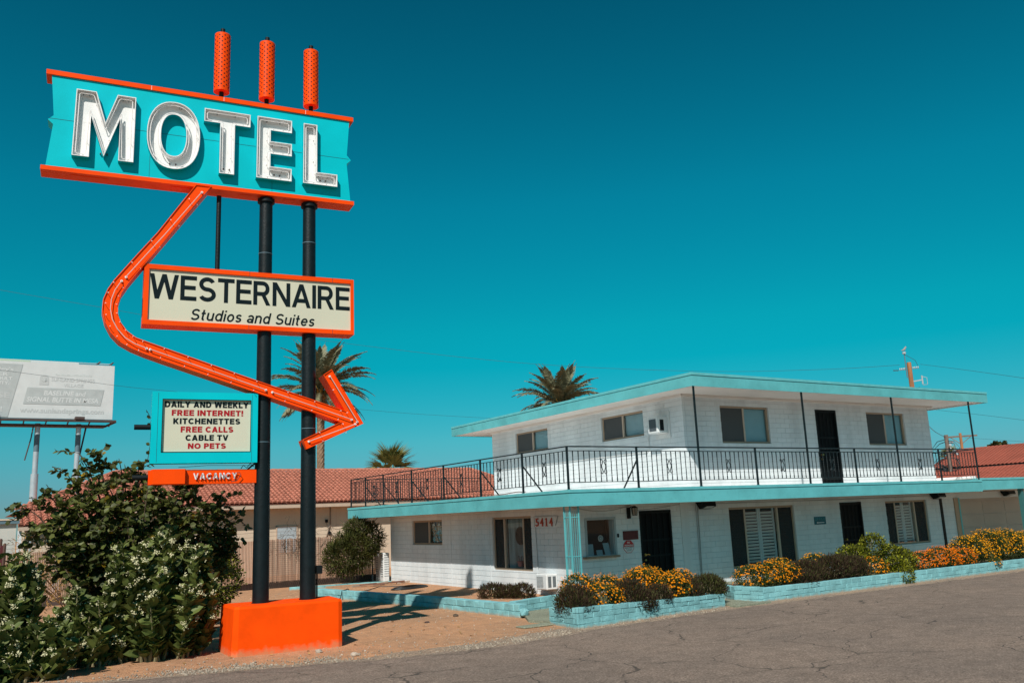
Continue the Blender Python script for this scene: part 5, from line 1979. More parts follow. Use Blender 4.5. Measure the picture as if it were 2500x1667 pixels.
def shrub(name, label, cat, blobs, leaf, lmat, nleaf, lsize, flowers=None, base=None, group=None, spiky=0.0, stems=6, zmin=0.2, zcut=None, lmat2=None):
    b0 = base or (blobs[0][0], blobs[0][1], zmin)
    t = thing(name, label, cat, b0, group=group)
    P_, d = in_blobs(nleaf, blobs)
    keep = P_[:, 2] > 0.03
    P_, d = P_[keep], d[keep]
    dirs = d * (1 - spiky) + rng.normal(0, 0.55, P_.shape) * (1 - spiky * 0.7) + np.array([0, 0, 0.35 + spiky * 0.9])
    sz = lsize * rng.uniform(0.6, 1.3, len(P_))
    n2 = int(len(P_) * 0.3) if lmat2 else 0
    Mx = rotmats(len(P_), dirs, rng.uniform(-1, 1, len(P_)))
    link('foliage', scatter('foliage', LS_[leaf], LFc[leaf], P_[n2:], Mx[n2:], sz[n2:, None], lmat), t, kind='stuff')
    if n2:
        link('foliage', scatter('foliage', LS_[leaf], LFc[leaf], P_[:n2], Mx[:n2], sz[:n2, None], lmat2), t, kind='stuff')
    mb = MB()
    for i in range(stems):
        b = blobs[i % len(blobs)]
        q = (b[0] + random.uniform(-.5, .5) * b[3], b[1] + random.uniform(-.5, .5) * b[4], b[2] + b[5] * 0.5)
        mb.tube([(b0[0] + random.uniform(-.06, .06), b0[1] + random.uniform(-.06, .06), b0[2] - 0.05), ((b0[0] + q[0]) / 2 + .03, (b0[1] + q[1]) / 2, (b0[2] + q[2]) / 2), q], 0.012, n=5)
    mb.build('stem', 'stem', t)
    if flowers:
        fm, fn, fs = flowers
        P_, d = in_blobs(fn, blobs, shell=0.97)
        # flowers sit on the sunny, outward side
        keep = (d[:, 2] > -0.45) & (P_[:, 2] > 0.05)
        P_, d = P_[keep] + d[keep] * 0.015, d[keep]
        dirs = d + np.array([0, 0, 0.5])
        Mx = rotmats(len(P_), dirs, rng.uniform(-3, 3, len(P_)))
        link('flowers', scatter('flowers', FHV, FHF, P_, Mx, (fs * rng.uniform(0.55, 1.15, len(P_)))[:, None], fm), t, kind='stuff')
    return t


def lant(label, blobs, fm='lantana_orange', dens=1.0, fs=0.020, fl=1.0, cat='flowering shrub'):
    area = sum(b[3] * b[5] * 4 + b[3] * b[4] for b in blobs)
    shrub('lantana_shrub', label, cat, blobs, 'small', 'lantana_leaf', int(4200 * area * dens), 0.042, flowers=(fm, int(600 * area * fl), fs), stems=10, zmin=0.25)


def purp(label, blobs, dens=1.0, cat='shrub', m='purple_leaf', m2='dull_leaf'):
    area = sum(b[3] * b[5] * 4 + b[3] * b[4] for b in blobs)
    shrub('purple_shrub', label, cat, blobs, 'thin', m, int(5200 * area * dens), 0.085, spiky=0.55, stems=10, zmin=0.25, lmat2=m2)


# first planter, left to right
lant('orange lantana at the left end of the near planter, behind a purple shrub', [(11.15, 15.45, 0.62, 0.36, 0.4, 0.30)], dens=1.0)
purp('dark purple shrub spilling over the left corner of the near planter', [(10.55, 14.75, 0.42, 0.40, 0.42, 0.33), (10.45, 14.45, 0.36, 0.26, 0.25, 0.26)])
lant('orange lantana between the two left purple shrubs of the near planter', [(11.25, 14.75, 0.47, 0.42, 0.42, 0.27), (11.7, 15.2, 0.58, 0.36, 0.4, 0.28)], 'lantana_orange')
purp('purple shrub hanging over the front of the near planter, second from the left', [(11.9, 14.75, 0.42, 0.42, 0.4, 0.34), (12.15, 14.55, 0.30, 0.30, 0.25, 0.24)])
purp('small purple shrub in front of the biggest orange lantana', [(12.7, 14.7, 0.38, 0.30, 0.28, 0.23)])
lant('biggest orange lantana mound of the near planter, in front of the office door', [(12.85, 15.4, 0.58, 0.50, 0.45, 0.33), (13.35, 15.0, 0.48, 0.45, 0.4, 0.28), (13.4, 15.9, 0.62, 0.5, 0.45, 0.30)], 'lantana_orange', fl=1.15)
purp('purple brown shrub right of the biggest orange lantana', [(13.75, 14.95, 0.38, 0.30, 0.35, 0.29)])
lant('orange lantana behind the purple shrubs at the right end of the near planter', [(14.2, 15.7, 0.52, 0.42, 0.4, 0.28)], 'lantana_orange')
purp('dull green and purple shrub at the right end of the near planter', [(14.42, 15.0, 0.40, 0.36, 0.38, 0.29), (14.72, 15.1, 0.36, 0.28, 0.3, 0.24)], m='dull_leaf', m2='purple_leaf')
# second planter
lant('orange lantana at the left end of the long planter', [(16.15, 15.3, 0.50, 0.42, 0.45, 0.28), (16.85, 15.4, 0.52, 0.5, 0.45, 0.30), (17.35, 15.3, 0.48, 0.42, 0.4, 0.27)], 'lantana_orange', fl=0.8)
purp('dark purple shrub in the long planter, left one of a pair', [(18.05, 15.25, 0.46, 0.55, 0.45, 0.31), (17.6, 14.95, 0.36, 0.40, 0.3, 0.22)])
purp('larger dark purple shrub in the long planter, right one of a pair', [(19.1, 15.25, 0.50, 0.60, 0.45, 0.34), (19.75, 15.25, 0.46, 0.50, 0.42, 0.32)])
lant('thin row of orange lantana behind the purple pair in the long planter', [(17.9, 16.0, 0.58, 0.5, 0.3, 0.25), (19.4, 16.1, 0.60, 0.5, 0.3, 0.25)], 'lantana_yellow', fl=0.7)
lant('small orange lantana left of the lime green shrub', [(20.7, 15.35, 0.42, 0.42, 0.4, 0.28)], 'lantana_orange')
shrub('lime_shrub', 'lime green leafy shrub climbing above the long planter in front of the door', 'shrub',
      [(20.75, 15.9, 0.72, 0.55, 0.4, 0.30), (21.35, 15.7, 0.92, 0.38, 0.35, 0.38), (21.9, 15.5, 0.62, 0.50, 0.4, 0.34), (21.45, 15.1, 0.38, 0.35, 0.35, 0.28), (22.3, 15.5, 0.50, 0.4, 0.4, 0.30), (21.35, 14.78, 0.20, 0.28, 0.14, 0.22)],
      'small', 'lime_leaf', 9000, 0.07, stems=14, zmin=0.25, lmat2='dull_leaf')
lant('deep orange lantana bank right of the lime green shrub', [(23.1, 15.4, 0.44, 0.5, 0.42, 0.28), (23.9, 15.4, 0.48, 0.55, 0.42, 0.32), (24.8, 15.4, 0.44, 0.55, 0.42, 0.28)], 'lantana_red', fl=1.35)
lant('tall yellow orange lantana at the right edge of the long planter', [(25.7, 15.6, 0.62, 0.6, 0.55, 0.40), (26.7, 15.6, 0.68, 0.7, 0.55, 0.48), (27.7, 15.6, 0.66, 0.7, 0.55, 0.46), (28.8, 15.6, 0.6, 0.7, 0.55, 0.42), (25.75, 14.9, 0.25, 0.25, 0.14, 0.2)], 'lantana_yellow', fl=0.75)
# purple shrub in the soil near the wall
purp('wide purple spiky shrub in the bare soil beside the low air conditioner', [(12.25, 20.85, 0.18, 0.40, 0.42, 0.25), (12.5, 20.45, 0.18, 0.34, 0.40, 0.20), (12.72, 20.12, 0.18, 0.34, 0.38, 0.24)], dens=0.8)
# feathery shrub by the fence
shrub('feathery_shrub', 'rounded bronze green feathery shrub at the back corner beside the fence', 'shrub',
      [(12.2, 30.75, 1.15, 0.85, 0.7, 0.75), (12.75, 30.9, 1.55, 0.75, 0.6, 0.65), (11.7, 30.7, 0.95, 0.6, 0.55, 0.6), (12.5, 30.9, 2.0, 0.5, 0.45, 0.35)],
      'thin', 'oleander', 9500, 0.16, stems=10, zmin=0.0, base=(12.3, 31.0, 0.0), lmat2='dull_leaf')
mb = MB()
for i in range(26):
    a = random.uniform(0, 6.28)
    p = Vector((12.5 + 0.5 * math.cos(a), 30.9 + 0.3 * math.sin(a), 2.0))
    q = p + Vector((0.25 * math.cos(a), 0.2 * math.sin(a), random.uniform(0.15, 0.40)))
    mb.tube([p, (p + q) / 2 + Vector((0, 0, .05)), q], 0.006, n=4)
fs_ = [o for o in bpy.data.objects if o.name.startswith('feathery_shrub')][0]
mb.build('sprig', 'stem', fs_)
shrub('yellow_green_shrub', 'small twiggy yellow green shrub between the flowering bush and the left pole', 'shrub',
      [(5.35, 21.9, 0.95, 0.55, 0.5, 0.55), (5.0, 21.9, 0.55, 0.5, 0.5, 0.4), (5.5, 22.0, 1.35, 0.35, 0.35, 0.35)], 'small', 'oleander', 5200, 0.08, stems=12, zmin=0.0, base=(5.2, 21.9, 0), lmat2='lime_leaf')
shrub('dry_bush', 'dry brown twiggy growth against the fence behind the white flowering bushes', 'shrub',
      [(2.6, 30.2, 1.6, 1.4, 0.4, 0.9), (4.5, 30.4, 0.9, 1.2, 0.4, 0.7), (1.7, 26.0, 0.9, 0.8, 0.5, 0.6)], 'thin', 'dry', 2600, 0.12, stems=24, zmin=0.0, base=(3, 30.2, 0), lmat2='dull_leaf')


# ---- round-leaved tree behind the sign
def leaf_parts(t, P_, Mx, sz, leaf, lm, nmax=300, name='leaf'):
    """largest-looking leaves as parts of their own, the rest as one mesh"""
    d = np.linalg.norm(P_ - np.array([0, 0, CAMZ]), axis=1)
    score = sz / d * (0.4 + 0.6 * np.abs(Mx[:, 1, 2]))
    score = score - 0.0006 * (P_[:, 1] - P_[:, 1].min())
    o = np.argsort(-score)
    big, small = o[:nmax], o[nmax:]
    me = np_mesh(name, LS_[leaf], LFc[leaf], lm)
    for i in big:
        m4 = Matrix.Identity(4)
        for a in range(3):
            for b in range(3): m4[a][b] = Mx[i][a][b] * sz[i]
            m4[a][3] = P_[i][a]
        ob = bpy.data.objects.new(name, me)
        COL.objects.link(ob)
        ob.parent = t
        ob.matrix_parent_inverse = Matrix.Translation(t.location).inverted()
        ob.matrix_basis = m4
    link('foliage', scatter('foliage', LS_[leaf], LFc[leaf], P_[small], Mx[small], sz[small, None], lm), t, kind='stuff')


tr = thing('round_leaf_tree', 'big bushy tree with round dark leaves behind the reader board', 'tree', (3.2, 18.9, 0))
trunk0 = Vector((3.2, 18.9, 0))
limb_ends = []
mb = MB()
targets = [(1.15, 18.6, 2.45), (1.25, 18.7, 2.85), (1.5, 18.6, 2.65), (1.7, 18.7, 3.35), (1.4, 18.7, 2.1), (1.75, 18.4, 2.75), (2.1, 18.6, 2.9), (4.6, 18.7, 2.8), (4.85, 18.7, 2.1), (4.2, 18.5, 2.6), (3.9, 18.8, 3.1), (1.0, 18.5, 2.75), (1.35, 18.6, 3.05), (1.6, 18.4, 2.5), (1.9, 18.7, 3.72), (2.2, 18.6, 3.72), (2.3, 18.3, 3.2), (2.6, 18.6, 3.58), (2.75, 18.9, 3.3), (2.9, 18.5, 3.55),
           (3.1, 18.4, 3.1), (3.4, 18.7, 3.28), (3.7, 18.6, 3.22), (4.1, 18.7, 3.22), (4.35, 18.5, 2.9), (4.7, 18.8, 2.55), (4.95, 18.8, 2.45), (4.7, 18.6, 2.0), (4.9, 18.7, 1.75),
           (4.3, 18.3, 2.2), (3.8, 18.2, 2.5), (3.3, 18.2, 2.3), (2.7, 18.1, 2.5), (2.2, 18.2, 2.4), (1.8, 18.2, 2.0), (1.45, 18.4, 1.75), (2.4, 18.0, 1.9), (1.3, 18.5, 2.3),
           (3.0, 18.0, 2.8), (3.6, 18.2, 2.85), (2.5, 18.2, 2.9), (4.0, 18.1, 1.8), (4.5, 18.3, 1.5), (3.4, 17.9, 1.7), (2.0, 18.5, 3.1), (1.65, 18.6, 2.85)]
LP, LD_ = [], []
for tg in targets:
    tg = Vector(tg)
    mid = trunk0.lerp(tg, 0.5) + Vector((random.uniform(-.15, .15), random.uniform(-.1, .1), 0.45))
    mid.z = max(0.9, mid.z)
    pts = []
    for i in range(9):
        t_ = i / 8
        p = trunk0.lerp(mid, t_).lerp(mid.lerp(tg, t_), t_) + Vector((random.uniform(-.03, .03), random.uniform(-.03, .03), random.uniform(-.03, .03))) * (t_ > 0)
        pts.append(p)
    mb.tube(pts, 0.03, n=6, radii=[0.045 * (1 - t_ / 8) + 0.006 for t_ in range(9)])
    # twigs
    for k in range(27):
        t_ = random.uniform(0.40, 1.0)
        i = min(7, int(t_ * 8))
        p = pts[i].lerp(pts[i + 1], t_ * 8 - i)
        dr = Vector((random.gauss(0, 1), random.gauss(-0.25, 0.8), random.gauss(-.1, 0.7))).normalized()
        ln = random.uniform(0.18, 0.42)
        q = p + dr * ln + Vector((0, 0, -0.05))
        mb.tube([p, p.lerp(q, .5) + Vector((0, 0, .02)), q], 0.005, n=4)
        nl = 9
        for j in range(nl):
            s_ = (j + 0.6) / nl
            a = p.lerp(q, s_)
            side = dr.cross(Vector((0, 0, 1))).normalized() * (1 if j % 2 else -1)
            LP.append(a)
            LD_.append(side * 0.8 + dr * 0.5 + Vector((random.gauss(0, .3), random.gauss(0, .3), random.gauss(-.1, .4))))
mb.build('branch', 'bark', tr, kind='stuff')
mb = MB().tube([(3.2, 18.9, -0.05), (3.15, 18.88, 0.5), (3.22, 18.9, 1.0), (3.1, 18.85, 1.5)], 0.08, n=9, radii=[.10, .08, .07, .05])
mb.build('trunk', 'bark', tr, smooth=True)
P_ = np.array([tuple(p) for p in LP])
Dv = np.array([tuple(p) for p in LD_])
Mx = rotmats(len(P_), Dv, rng.uniform(-1.3, 1.3, len(P_)))
sz = rng.uniform(0.08, 0.145, len(P_))
yl = (rng.uniform(size=len(P_)) < 0.035)
leaf_parts(tr, P_[~yl], Mx[~yl], sz[~yl], 'round', 'leaf_round')
link('yellow_leaves', scatter('yellow_leaves', LS_['round'], LFc['round'], P_[yl], Mx[yl], sz[yl, None], 'leaf_yellow'), tr, kind='stuff')
# sprig beside the upper stub pipe
mb = MB().tube([(3.05, 18.3, 3.5), (3.03, 17.9, 3.9), (2.98, 17.5, 4.2), (2.86, 17.4, 4.38)], 0.006, n=4)
mb.build('sprig', 'bark', tr)
for (x, y, z, s) in ((2.85, 17.4, 4.36, .07), (2.86, 17.42, 4.27, .10), (2.97, 17.45, 4.20, .07), (2.94, 17.5, 4.12, .08), (3.0, 17.6, 4.05, .06), (2.98, 17.7, 3.78, .08), (3.0, 17.75, 3.62, .09)):
    link('leaf', np_mesh('leaf', LS_['round'], LFc['round'], 'leaf_round'), tr, loc=(x, y, z), rot=(1.2, random.uniform(-1, 1), random.uniform(0, 6)), scale=(s, s, s))


# ---- broad-leaved bushes with white flower clusters
def calotrope(label, stems_, seed, nper=1.0, lmax=300):
    rs = random.Random(seed)
    bx, by = stems_[0][3], stems_[0][4]
    t = thing('white_flowering_bush', label, 'bush', (bx, by, 0))
    mb = MB()
    LP, LD, SZ, FP, FD = [], [], [], [], []
    for (x, y, z, x0, y0) in stems_:
        p0 = Vector((x0 + rs.uniform(-.15, .15), y0 + rs.uniform(-.12, .12), 0.0))
        p3 = Vector((x, y, z))
        p1 = p0.lerp(p3, 0.4) + Vector((rs.uniform(-.08, .08), rs.uniform(-.08, .08), -0.02))
        pts = []
        for i in range(11):
            t_ = i / 10
            pts.append(p0.lerp(p1, t_).lerp(p1.lerp(p3, t_), t_))
        mb.tube(pts, 0.01, n=5, radii=[0.02 * (1 - i / 10) + 0.006 for i in range(11)])
        L_ = (p3 - p0).length
        nn = int(L_ / 0.048)
        for j in range(nn):
            t_ = (j + 1) / nn
            if t_ < 0.07: continue
            i = min(9, int(t_ * 10))
            p = pts[i].lerp(pts[i + 1], t_ * 10 - i)
            dr = (pts[i + 1] - pts[i]).normalized()
            a = j * math.pi / 2 + rs.uniform(-.5, .5)
            sz_ = rs.uniform(0.18, 0.27) * (1.0 if t_ < 0.88 else 0.7)
            for s_ in (0, math.pi):
                h = Vector((math.cos(a + s_), math.sin(a + s_), 0))
                LP.append(p)
                LD.append(h * 0.8 + Vector((0, 0, rs.uniform(-0.1, 1.0))) + dr * 0.3)
                SZ.append(sz_ * rs.uniform(0.8, 1.15))
            if t_ > 0.45 and rs.random() < 0.15:
                h = Vector((rs.gauss(-.1, .5), rs.gauss(-0.7, .4), 0.4)).normalized()
                FP.append(p + h * rs.uniform(0.09, 0.16))
                FD.append(h)
        FP.append(p3)
        FD.append(Vector((0, -.3, 1)))
    mb.build('stem', 'stem', t, kind='stuff')
    P_ = np.array([tuple(p) for p in LP])
    Mx = rotmats(len(P_), np.array([tuple(p) for p in LD]), rng.uniform(-1.1, 1.1, len(P_)))
    leaf_parts(t, P_, Mx, np.array(SZ), 'oval', 'leaf_calo', nmax=lmax)
    # florets: five-pointed small stars in clusters
    fp, fd = [], []
    for p, d in zip(FP, FD):
        for k in range(rs.randrange(12, 22)):
            fp.append(tuple(p + Vector((rs.gauss(0, .027), rs.gauss(0, .027), rs.gauss(0, .022)))))
            fd.append(tuple(d + Vector((rs.gauss(0, .5), rs.gauss(0, .5), rs.gauss(0, .4)))))
    sv, sf = [(0.3, 0, 0)], []
    for k in range(10):
        r_ = 1.0 if k % 2 == 0 else 0.42
        a = k * math.pi / 5
        sv.append((0.0, r_ * math.cos(a), r_ * math.sin(a)))
        sf.append((0, 1 + k, 1 + (k + 1) % 10))
    Mf = rotmats(len(fp), np.array(fd), rng.uniform(-3, 3, len(fp)))
    link('flowers', scatter('flowers', np.array(sv), np.array(sf), np.array(fp), Mf, rng.uniform(.012, .020, len(fp))[:, None], 'petal_white'), t, kind='stuff')
    return t


def dome(cx, cy, rx, ry, ztop, n, seed, zlow=0.9, bx=None, by=None):
    rs = random.Random(seed)
    out = []
    for i in range(n):
        a = rs.uniform(0, 6.283)
        r_ = math.sqrt(rs.uniform(0, 1))
        x, y = cx + rx * r_ * math.cos(a), cy + ry * r_ * math.sin(a)
        z = ztop * (1 - 0.42 * r_ ** 3) * rs.uniform(0.80, 1.03)
        if rs.random() < 0.30: z *= rs.uniform(0.35, 0.7)
        z = max(0.25, z)
        out.append((x, y, z, (bx if bx else cx) + (x - cx) * 0.62, (by if by else cy) + (y - cy) * 0.62))
    return out


calotrope('largest white flowering broad-leaved bush directly left of the orange base', dome(3.15, 17.0, 1.02, 0.72, 2.22, 82, 11), 21)
calotrope('low white flowering broad-leaved bush between the two bigger ones', dome(1.95, 16.9, 0.55, 0.5, 1.28, 26, 12), 22)
calotrope('white flowering broad-leaved bush at the left edge of the picture', dome(0.55, 16.9, 0.95, 0.75, 2.0, 60, 13), 23)
calotrope('low dark broad-leaved bush at the bottom left corner by the road', dome(0.95, 15.95, 0.95, 0.45, 0.88, 38, 14), 24)

# fallen dry leaves under the bushes
P_ = np.stack([rng.uniform(0.8, 8.8, 90), rng.uniform(14.9, 18.6, 90), np.full(90, 0.015)], 1)
P_ = P_[[p[1] > edge_y(p[0]) + 0.3 for p in P_]]
Mx = rotmats(len(P_), rng.normal(size=(len(P_), 3)) * np.array([1, 1, .15]), rng.uniform(-.3, .3, len(P_)))
o = link('fallen_leaves', scatter('fallen_leaves', LS_['oval'], LFc['oval'], P_, Mx, rng.uniform(.03, .09, len(P_))[:, None], 'dry'), kind='stuff')
tag(o, 'scattered dry fallen leaves on the bare soil', 'leaves')
# gravel along the road edge
gv, gf = MB().box(-1, 1, -1, 1, -0.7, 0.7, bev=0.45).v, []
for fc in MB().box(-1, 1, -1, 1, -0.7, 0.7, bev=0.45).f:
    if len(fc) == 4: gf += [(fc[0], fc[1], fc[2]), (fc[0], fc[2], fc[3])]
    else: gf.append(fc)
n = 3400
gx = rng.uniform(0.5, 14.5, n)
gy = np.array([edge_y(x) for x in gx]) + np.abs(rng.normal(0.05, 0.5, n)) - 0.03
cl = rng.uniform(size=n) < 0.55
gx[cl] = rng.choice([3.2, 4.0, 5.2, 7.7, 8.6, 9.6], cl.sum()) + rng.normal(0, 0.25, cl.sum())
gy[cl] = np.array([edge_y(x) for x in gx[cl]]) + np.abs(rng.normal(0.28, 0.22, cl.sum()))
ok = ~((gx > 10.1) & (gy > 14.15 + (gx - 10.2) * 0.115))
P_ = np.stack([gx, gy, np.full(n, 0.012)], 1)[ok]
Mx = rotmats(len(P_), rng.normal(size=(len(P_), 3)), rng.uniform(-3, 3, len(P_)))
s_ = np.clip(rng.lognormal(-4.95, 0.5, len(P_)), 0.003, 0.026)
o = link('gravel', scatter('gravel', gv, gf, P_, Mx, s_[:, None], 'gravel'), kind='stuff')
tag(o, 'loose grey gravel along the edge of the road', 'gravel')
n = 3500
P_ = np.stack([rng.uniform(3, 13.5, n), rng.uniform(14, 29.5, n), np.full(n, 0.008)], 1)
P_ = P_[[p[1] > edge_y(p[0]) + 0.1 and not (p[0] > 10.2 and p[1] < 17.4) for p in P_]]
P_[:, 2] += np.where((P_[:, 0] > 10.9), 0.07, 0)
Mx = rotmats(len(P_), rng.normal(size=(len(P_), 3)), rng.uniform(-3, 3, len(P_)))
o = link('pebbles', scatter('pebbles', gv, gf, P_, Mx, np.clip(rng.lognormal(-5.1, 0.45, len(P_)), .003, .02)[:, None], 'rock'), kind='stuff')
tag(o, 'small pebbles strewn over the bare soil', 'pebbles')


def rock(label, x, y, r_, m='rock', fl=0.6):
    mb = MB()
    for i in range(5):
        for k in range(8):
            th_, ph = math.pi * (i + 0.5) / 5, 2 * math.pi * k / 8
            q = r_ * random.uniform(0.75, 1.15)
            mb.v.append((x + q * math.sin(th_) * math.cos(ph), y + q * math.sin(th_) * math.sin(ph), r_ * 0.25 + q * fl * math.cos(th_)))
            if i:
                l = (k + 1) % 8
                mb.f.append(((i - 1) * 8 + k, (i - 1) * 8 + l, i * 8 + l, i * 8 + k))
    mb.f += [tuple(range(8)), tuple(reversed(range(32, 40)))]
    tag(mb.build('stone', m), label, 'stone')


rock('pale stone at the road edge right of the orange base', 5.75, 14.42, 0.075)
rock('pale stone touching the front right foot of the orange base', 5.45, 15.30, 0.07)
rock('dark stone in the soil midway to the low wall', 9.75, 18.3, 0.07, 'bark')
rock('darker flat stone in the soil near the arrow shadow tip', 8.75, 17.75, 0.06, 'rust', 0.3)
o = MB().box(9.55, 10.25, 15.1, 15.42, 0.004, 0.03, bev=0.008).build('cover_plate', 'concrete')
tag(o, 'flat concrete cover set in the soil near the walkway', 'cover plate')
# coil of black hose and timber scraps on the soil
mb = MB()
for k in range(7):
    r1, r2 = 1.0 - 0.05 * k, 0.28 - 0.02 * k
    pts = []
    for i in range(40):
        a = 2 * math.pi * i / 40
        q1, q2 = r1 * 0.8 * math.sin(a), (r2 + 0.1) * math.cos(a)
        pts.append((12.40 + q1 * 0.9 - q2 * 0.43 + random.uniform(-.01, .01), 26.35 + q1 * 0.43 + q2 * 0.9, 0.085 + 0.008 * k + 0.006 * math.sin(3 * a + k)))
    mb.tube(pts, 0.016, n=6, closed=True)
o = mb.build('hose', 'cable')
tag(o, 'coil of black hose lying on the soil in the sign shadow', 'hose')
o = MB().tube([(12.6, 27.0, 0.10), (11.8, 27.4, 0.12), (11.0, 26.5, 0.10), (10.1, 25.6, 0.14), (9.95, 25.4, 0.28), (9.72, 25.3, 0.24), (9.6, 25.1, 0.06), (9.3, 24.9, 0.01)], 0.014, n=6).build('cable', 'cable')
tag(o, 'black cable trailing over the low turquoise wall', 'cable')
t = thing('scrap_pile', 'small pile of reddish timber scraps by the back low edging', 'scrap pile', (12.3, 28.6, 0.07))
for i in range(7):
    x, y, a = 11.6 + i * 0.26, 28.5 + random.uniform(-.2, .3), random.uniform(-.3, .5)
    MB().bar((x - .25, y - .1 * a, 0.11 + .02 * (i % 3)), (x + .3, y + .35 * a, 0.13 + .03 * (i % 2)), 0.07, 0.05).build('timber', 'wood_scrap' if i % 3 else 'rock', t)
# ------------------------------------------------------------------ fence with tan slats and barbed wire
fe = thing('slatted_fence', 'chain link fence woven with tan slats and topped with barbed wire', 'fence', (8, 32.2, 0))


def fy(x): return 32.3 - 0.03 * (x - 8)


sl = []
FH = 1.70
x = -6.0
while x < 13.9:
    sl.append(x)
    x += 0.052
big = [x for x in sl if 9.6 <= x <= 14.0]
rest_ = [x for x in sl if x not in big]
v = [(-.022, 0, 0), (0, -.018, 0), (.022, 0, 0), (-.022, 0, 1), (0, -.018, 1), (.022, 0, 1)]
fl = [(0, 1, 4, 3), (1, 2, 5, 4)]
sme = MB().add(v, fl).mesh('slat', 'slat')
for x in big:
    link('slat', sme, fe, loc=(x, fy(x), 0.22 + random.uniform(-.012, .012)), scale=(1, 1, FH - 0.2 + random.uniform(-.01, .02)), rot=(0, random.uniform(-.008, .008), random.uniform(-.25, .25)))
mb = MB()
for x in rest_:
    z0 = 0.22 + random.uniform(-.02, .02)
    y = fy(x)
    mb.add([(x - .022, y, z0), (x, y - .018, z0), (x + .022, y, z0), (x - .022, y, FH), (x, y - .018, FH), (x + .022, y, FH)], fl)
mb.build('slats', 'slat', fe, kind='stuff')
M['mesh_wire'] = mat('chain_link_wire', (0.20, 0.15, 0.12), 0.6, metal=0.3)
mb = MB()
for k in range(20):       # horizontal weave of the wire showing as dashes
    z = 0.25 + k * 0.073
    mb.bar((9.6, fy(9.6) - 0.02, z), (13.95, fy(13.95) - 0.02, z), 0.006)
for k in range(62):       # open wire skirt below the slats
    x = 9.5 + k * 0.072
    mb.bar((x, fy(x) - .02, 0.0), (x + 0.10, fy(x) - .02, 0.26), 0.005)
    mb.bar((x + .1, fy(x) - .02, 0.0), (x, fy(x) - .02, 0.26), 0.005)
mb.build('wire_mesh', 'mesh_wire', fe, kind='stuff')
MB().box(-6, 13.95, 32.45, 32.47, 0.0, 0.24).build('dark_footing', 'rust', fe)
for x in (-4, -1, 2, 5, 8, 11.0, 13.6):
    MB().cyl((x, fy(x) + .05, 0), (x, fy(x) + .05, 2.1), 0.03, n=10).build('fence_post', 'galv', fe)
mb = MB()
for z in (FH + 0.14, FH + 0.28, FH + 0.42):
    mb.tube([(x, fy(x), z + 0.02 * math.sin(x * 2 + z * 7)) for x in np.arange(-6, 14, 0.5)], 0.005, n=4)
mb.build('barbed_wire', 'mesh_wire', fe)
mb = MB()          # dry vines tangled at the top
for k in range(60):
    x = random.gauss(10.6, 0.45) if k % 2 else random.uniform(9.7, 13.8)
    p = Vector((x, fy(x) - 0.03, random.uniform(1.2, 2.1)))
    pts = [p]
    for i in range(6):
        p = p + Vector((random.gauss(0, .10), random.gauss(0, .02), random.gauss(0, .10)))
        pts.append(p)
    mb.tube(pts, 0.006, n=3)
mb.build('dry_vine', 'bark', fe, kind='stuff')

# ------------------------------------------------------------------ neighbour building with tiled roof
nb_ = thing('tiled_building', 'long beige stucco building with a terracotta tiled hip roof behind the fence', 'building', (14, 41, 0))
EY, RYY, EZ, RZ = 40.0, 45.0, 3.25, 5.02
NX0, NX1 = 1.9, 27.5
MB().box(2.6, 27.0, 40.7, 49.3, 0, 3.12).build('wall', 'stucco', nb_)
MB().box(1.98, 27.4, 40.03, 40.10, 3.00, 3.17).build('eave_board', 'stucco_trim', nb_)
MB().box(1.98, 27.4, 40.101, 40.699, 3.10, 3.14).build('soffit', 'stucco_trim', nb_)
# underlay of the roof: hip at both ends
v = [(NX0, EY, EZ - .06), (NX1, EY, EZ - .06), (NX1, 50, EZ - .06), (NX0, 50, EZ - .06), (NX0 + 4.2, RYY, RZ - .06), (NX1 - 2.3, RYY, RZ - .06)]
MB().add(v, [(0, 1, 5, 4), (1, 2, 5), (2, 3, 4, 5), (3, 0, 4), (0, 3, 2, 1)]).build('roof', 'tile', nb_)
TW_, TL = 0.212, 0.295
sl_len = math.hypot(RYY - EY, RZ - EZ)
sa = math.atan2(RZ - EZ, RYY - EY)
tv, tf = [], []
NS = 6
for e in (0, 1):
    for k in range(NS + 1):
        a = math.pi * k / NS
        r_ = TW_ * 0.36 * (1.08 if e == 0 else 0.95)
        tv.append((-r_ * math.cos(a) - 0.03, (0.0 if e == 0 else TL * 1.12), r_ * math.sin(a) * 0.95 + (0.030 if e == 0 else 0.0)))
    tv.append((TW_ * 0.5, (0.0 if e == 0 else TL * 1.12), -0.012 + (0.03 if e == 0 else 0)))
K = NS + 2
for k in range(K - 1): tf.append((k, k + 1, k + 1 + K, k + K))
tf.append(tuple(range(NS + 1)))
tme = MB().add(tv, tf)
